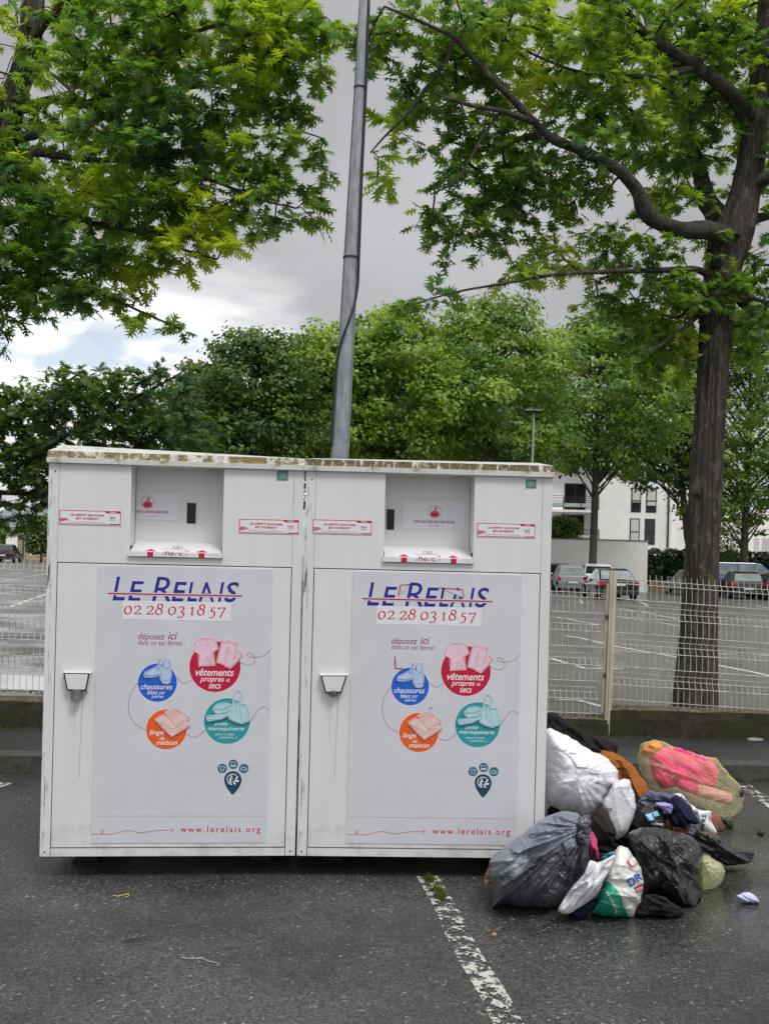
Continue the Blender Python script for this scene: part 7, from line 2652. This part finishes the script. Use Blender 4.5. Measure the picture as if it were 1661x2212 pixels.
# --- front row
pillow('brown_jacket', 'brown jacket edge poking out left of the grey bag', 'clothes',
       [(150, 868), (112, 896), (90, 960), (64, 1010), (74, 1058), (104, 1062), (140, 1040), (170, 960)], 0.06, [M['cl_maroon'], plain('cream_lining', (0.50, 0.43, 0.32), 0.9)], d=4.74, amp=0.013, wl=24, ang=80, seed=20, zone=[(55, 1012), (90, 1020), (115, 1075), (60, 1075)], N=90, R=16)
pillow('dark_trousers', 'dark garment lying flat on the asphalt between the drive bag and black bag', 'clothes',
       [(900, 1232), (930, 1170), (955, 1110), (1040, 1110), (1120, 1150), (1170, 1190), (1190, 1222), (1100, 1246), (1010, 1228), (940, 1242)], 0.07, [M['cl_black']], amp=0.020, wl=34, ang=10, seed=21, facet=0.45, lump=1.4)
pillow('pink_straps', 'hot pink straps hanging beside the grey bag knot', 'strap',
       [(645, 748), (670, 754), (697, 800), (706, 870), (709, 914), (692, 921), (684, 860), (676, 900), (664, 900), (656, 820)], 0.03, [M['cl_pink2']], d=4.78, amp=0.013, wl=20, ang=80, seed=22, N=110, R=14)


def greyknot(mb):
    for (x_, y_, s_) in ((618, 715, .028), (628, 745, .026), (612, 775, .030), (635, 700, .022), (625, 800, .03)):
        q = P(*c6(x_, y_), 4.46)
        mb.blob(q, (s_, s_, s_), 12, 9, 0, 0.9, 26)


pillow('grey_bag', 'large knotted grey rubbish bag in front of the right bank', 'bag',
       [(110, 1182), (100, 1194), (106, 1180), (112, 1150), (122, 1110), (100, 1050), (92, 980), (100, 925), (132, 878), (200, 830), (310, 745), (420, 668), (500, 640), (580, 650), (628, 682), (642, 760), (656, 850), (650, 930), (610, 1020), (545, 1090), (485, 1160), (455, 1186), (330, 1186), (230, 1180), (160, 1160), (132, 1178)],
       0.24, [M['bag_grey_d'], M['bag_grey_sheen']], amp=0.037, wl=46, tie=(640, 740), seed=23, N=250, R=60, facet=0.55, ridge=0.75, back=0.8, kern=(370, 930), extra=greyknot,
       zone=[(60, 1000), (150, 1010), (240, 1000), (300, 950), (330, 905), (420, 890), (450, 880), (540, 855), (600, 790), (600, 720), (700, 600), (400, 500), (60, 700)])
ub = []
ub.append(('patch', ring_patch(925, 928, 58, 52, 0.09, rot=-0.4), 2, 0.004))
ub.append(('text', ('U', (888, 968), 50, 50, -30, 0, 0.025), 3, 0.006))
ub.append(('text', ('DRIVE', (886, 1068), 170, 46, -31, 0.0, 0.03), 4, 0.006))
ub.append(('patch', grid_quad([(904, 1070), (985, 1036), (1000, 1064), (920, 1101)], 16, 6), 3, 0.004))
ub.append(('text', ('courses', (921, 1094), 92, 17, -24, 0, 0.02), 5, 0.009))
for i in range(9):
    t_ = i / 8.0
    x0, y0 = 748 + 50 * t_ + 6 * math.sin(t_ * 3), 1096 + 110 * t_
    ub.append(('patch', grid_quad([(x0, y0), (x0 + 9, y0 - 3), (x0 + 13, y0 + 6), (x0 + 4, y0 + 9)], 3, 2), 5, 0.005))
    if i > 3:
        ub.append(('patch', grid_quad([(x0 + 14, y0 - 6), (x0 + 18, y0 - 7), (x0 + 21, y0 - 1), (x0 + 17, y0)], 2, 2), 5, 0.005))
pillow('drive_bag', 'white and green woven shopping bag with red U and blue DRIVE print', 'bag',
       [(815, 832), (858, 836), (900, 888), (940, 958), (961, 1040), (952, 1120), (922, 1190), (892, 1246), (800, 1237), (700, 1227), (654, 1216), (682, 1170), (710, 1100), (730, 1040), (746, 980), (772, 915)],
       0.15, [M['poly_white'], M['poly_green'], M['pr_sky'], M['pr_red'], M['pr_blue'], M['ink_white']], amp=0.018, wl=48, ang=15, seed=24, N=220, R=46, facet=0.4, ridge=0.6, prints=ub,
       zone=[(735, 1028), (770, 1045), (805, 1078), (832, 1118), (850, 1180), (894, 1262), (600, 1262), (640, 1180), (700, 1100)])
pillow('turquoise_cloth', 'turquoise cloth showing in the mouth of the drive bag', 'clothes',
       [(715, 905), (755, 876), (812, 862), (820, 890), (770, 925), (730, 930)], 0.04, [M['cl_cyan']], d=4.62, amp=0.010, wl=24, ang=0, seed=25, N=80, R=14)
bl_out = [(858, 792), (880, 758), (930, 735), (1020, 733), (1110, 745), (1190, 770), (1250, 800), (1291, 860), (1282, 940), (1286, 1060), (1277, 1140), (1275, 1200), (1276, 1230), (1266, 1238), (1200, 1206), (1130, 1150), (1060, 1110), (1000, 1096), (960, 1100), (950, 1000), (916, 890)]
pillow('black_bag', 'large shiny black rubbish bag in the middle of the heap front', 'bag', bl_out, 0.22, [M['bag_black']], d=4.80, tilt=0.12, amp=0.043, wl=46, ang=48, seed=26, N=250, R=56, facet=0.55, ridge=0.7, kern=(1090, 950))
pillow('navy_cloth', 'navy cloth crumpled on the asphalt under the printed shirt', 'clothes',
       [(520, 1226), (560, 1180), (640, 1150), (708, 1120), (712, 1176), (660, 1200), (637, 1236), (600, 1247), (560, 1240)], 0.06, [M['cl_navy']], amp=0.015, wl=26, ang=30, seed=27, N=100, R=18)
pillow('printed_shirt', 'pale shirt with a small dotted print spilling out of the drive bag', 'clothes',
       [(474, 1200), (500, 1150), (560, 1062), (622, 1000), (640, 950), (655, 916), (690, 930), (722, 924), (792, 886), (802, 902), (764, 985), (738, 1030), (702, 1110), (622, 1170), (552, 1214), (510, 1223)], 0.06, [M['cl_print']], d=4.40, tilt=0.05, amp=0.026, wl=30, ang=128, seed=28, N=190, R=40, p=5, lump=1.5)
pillow('rubber_glove', 'pale violet rubber glove lying alone on the wet asphalt at the right', 'glove',
       [(1468, 1122), (1500, 1100), (1545, 1093), (1576, 1110), (1600, 1138), (1608, 1154), (1592, 1159), (1583, 1148), (1579, 1162), (1562, 1161), (1555, 1150), (1548, 1161), (1510, 1154)], 0.028, [M['glove']], amp=0.007, wl=22, ang=30, seed=29, N=110, R=18)
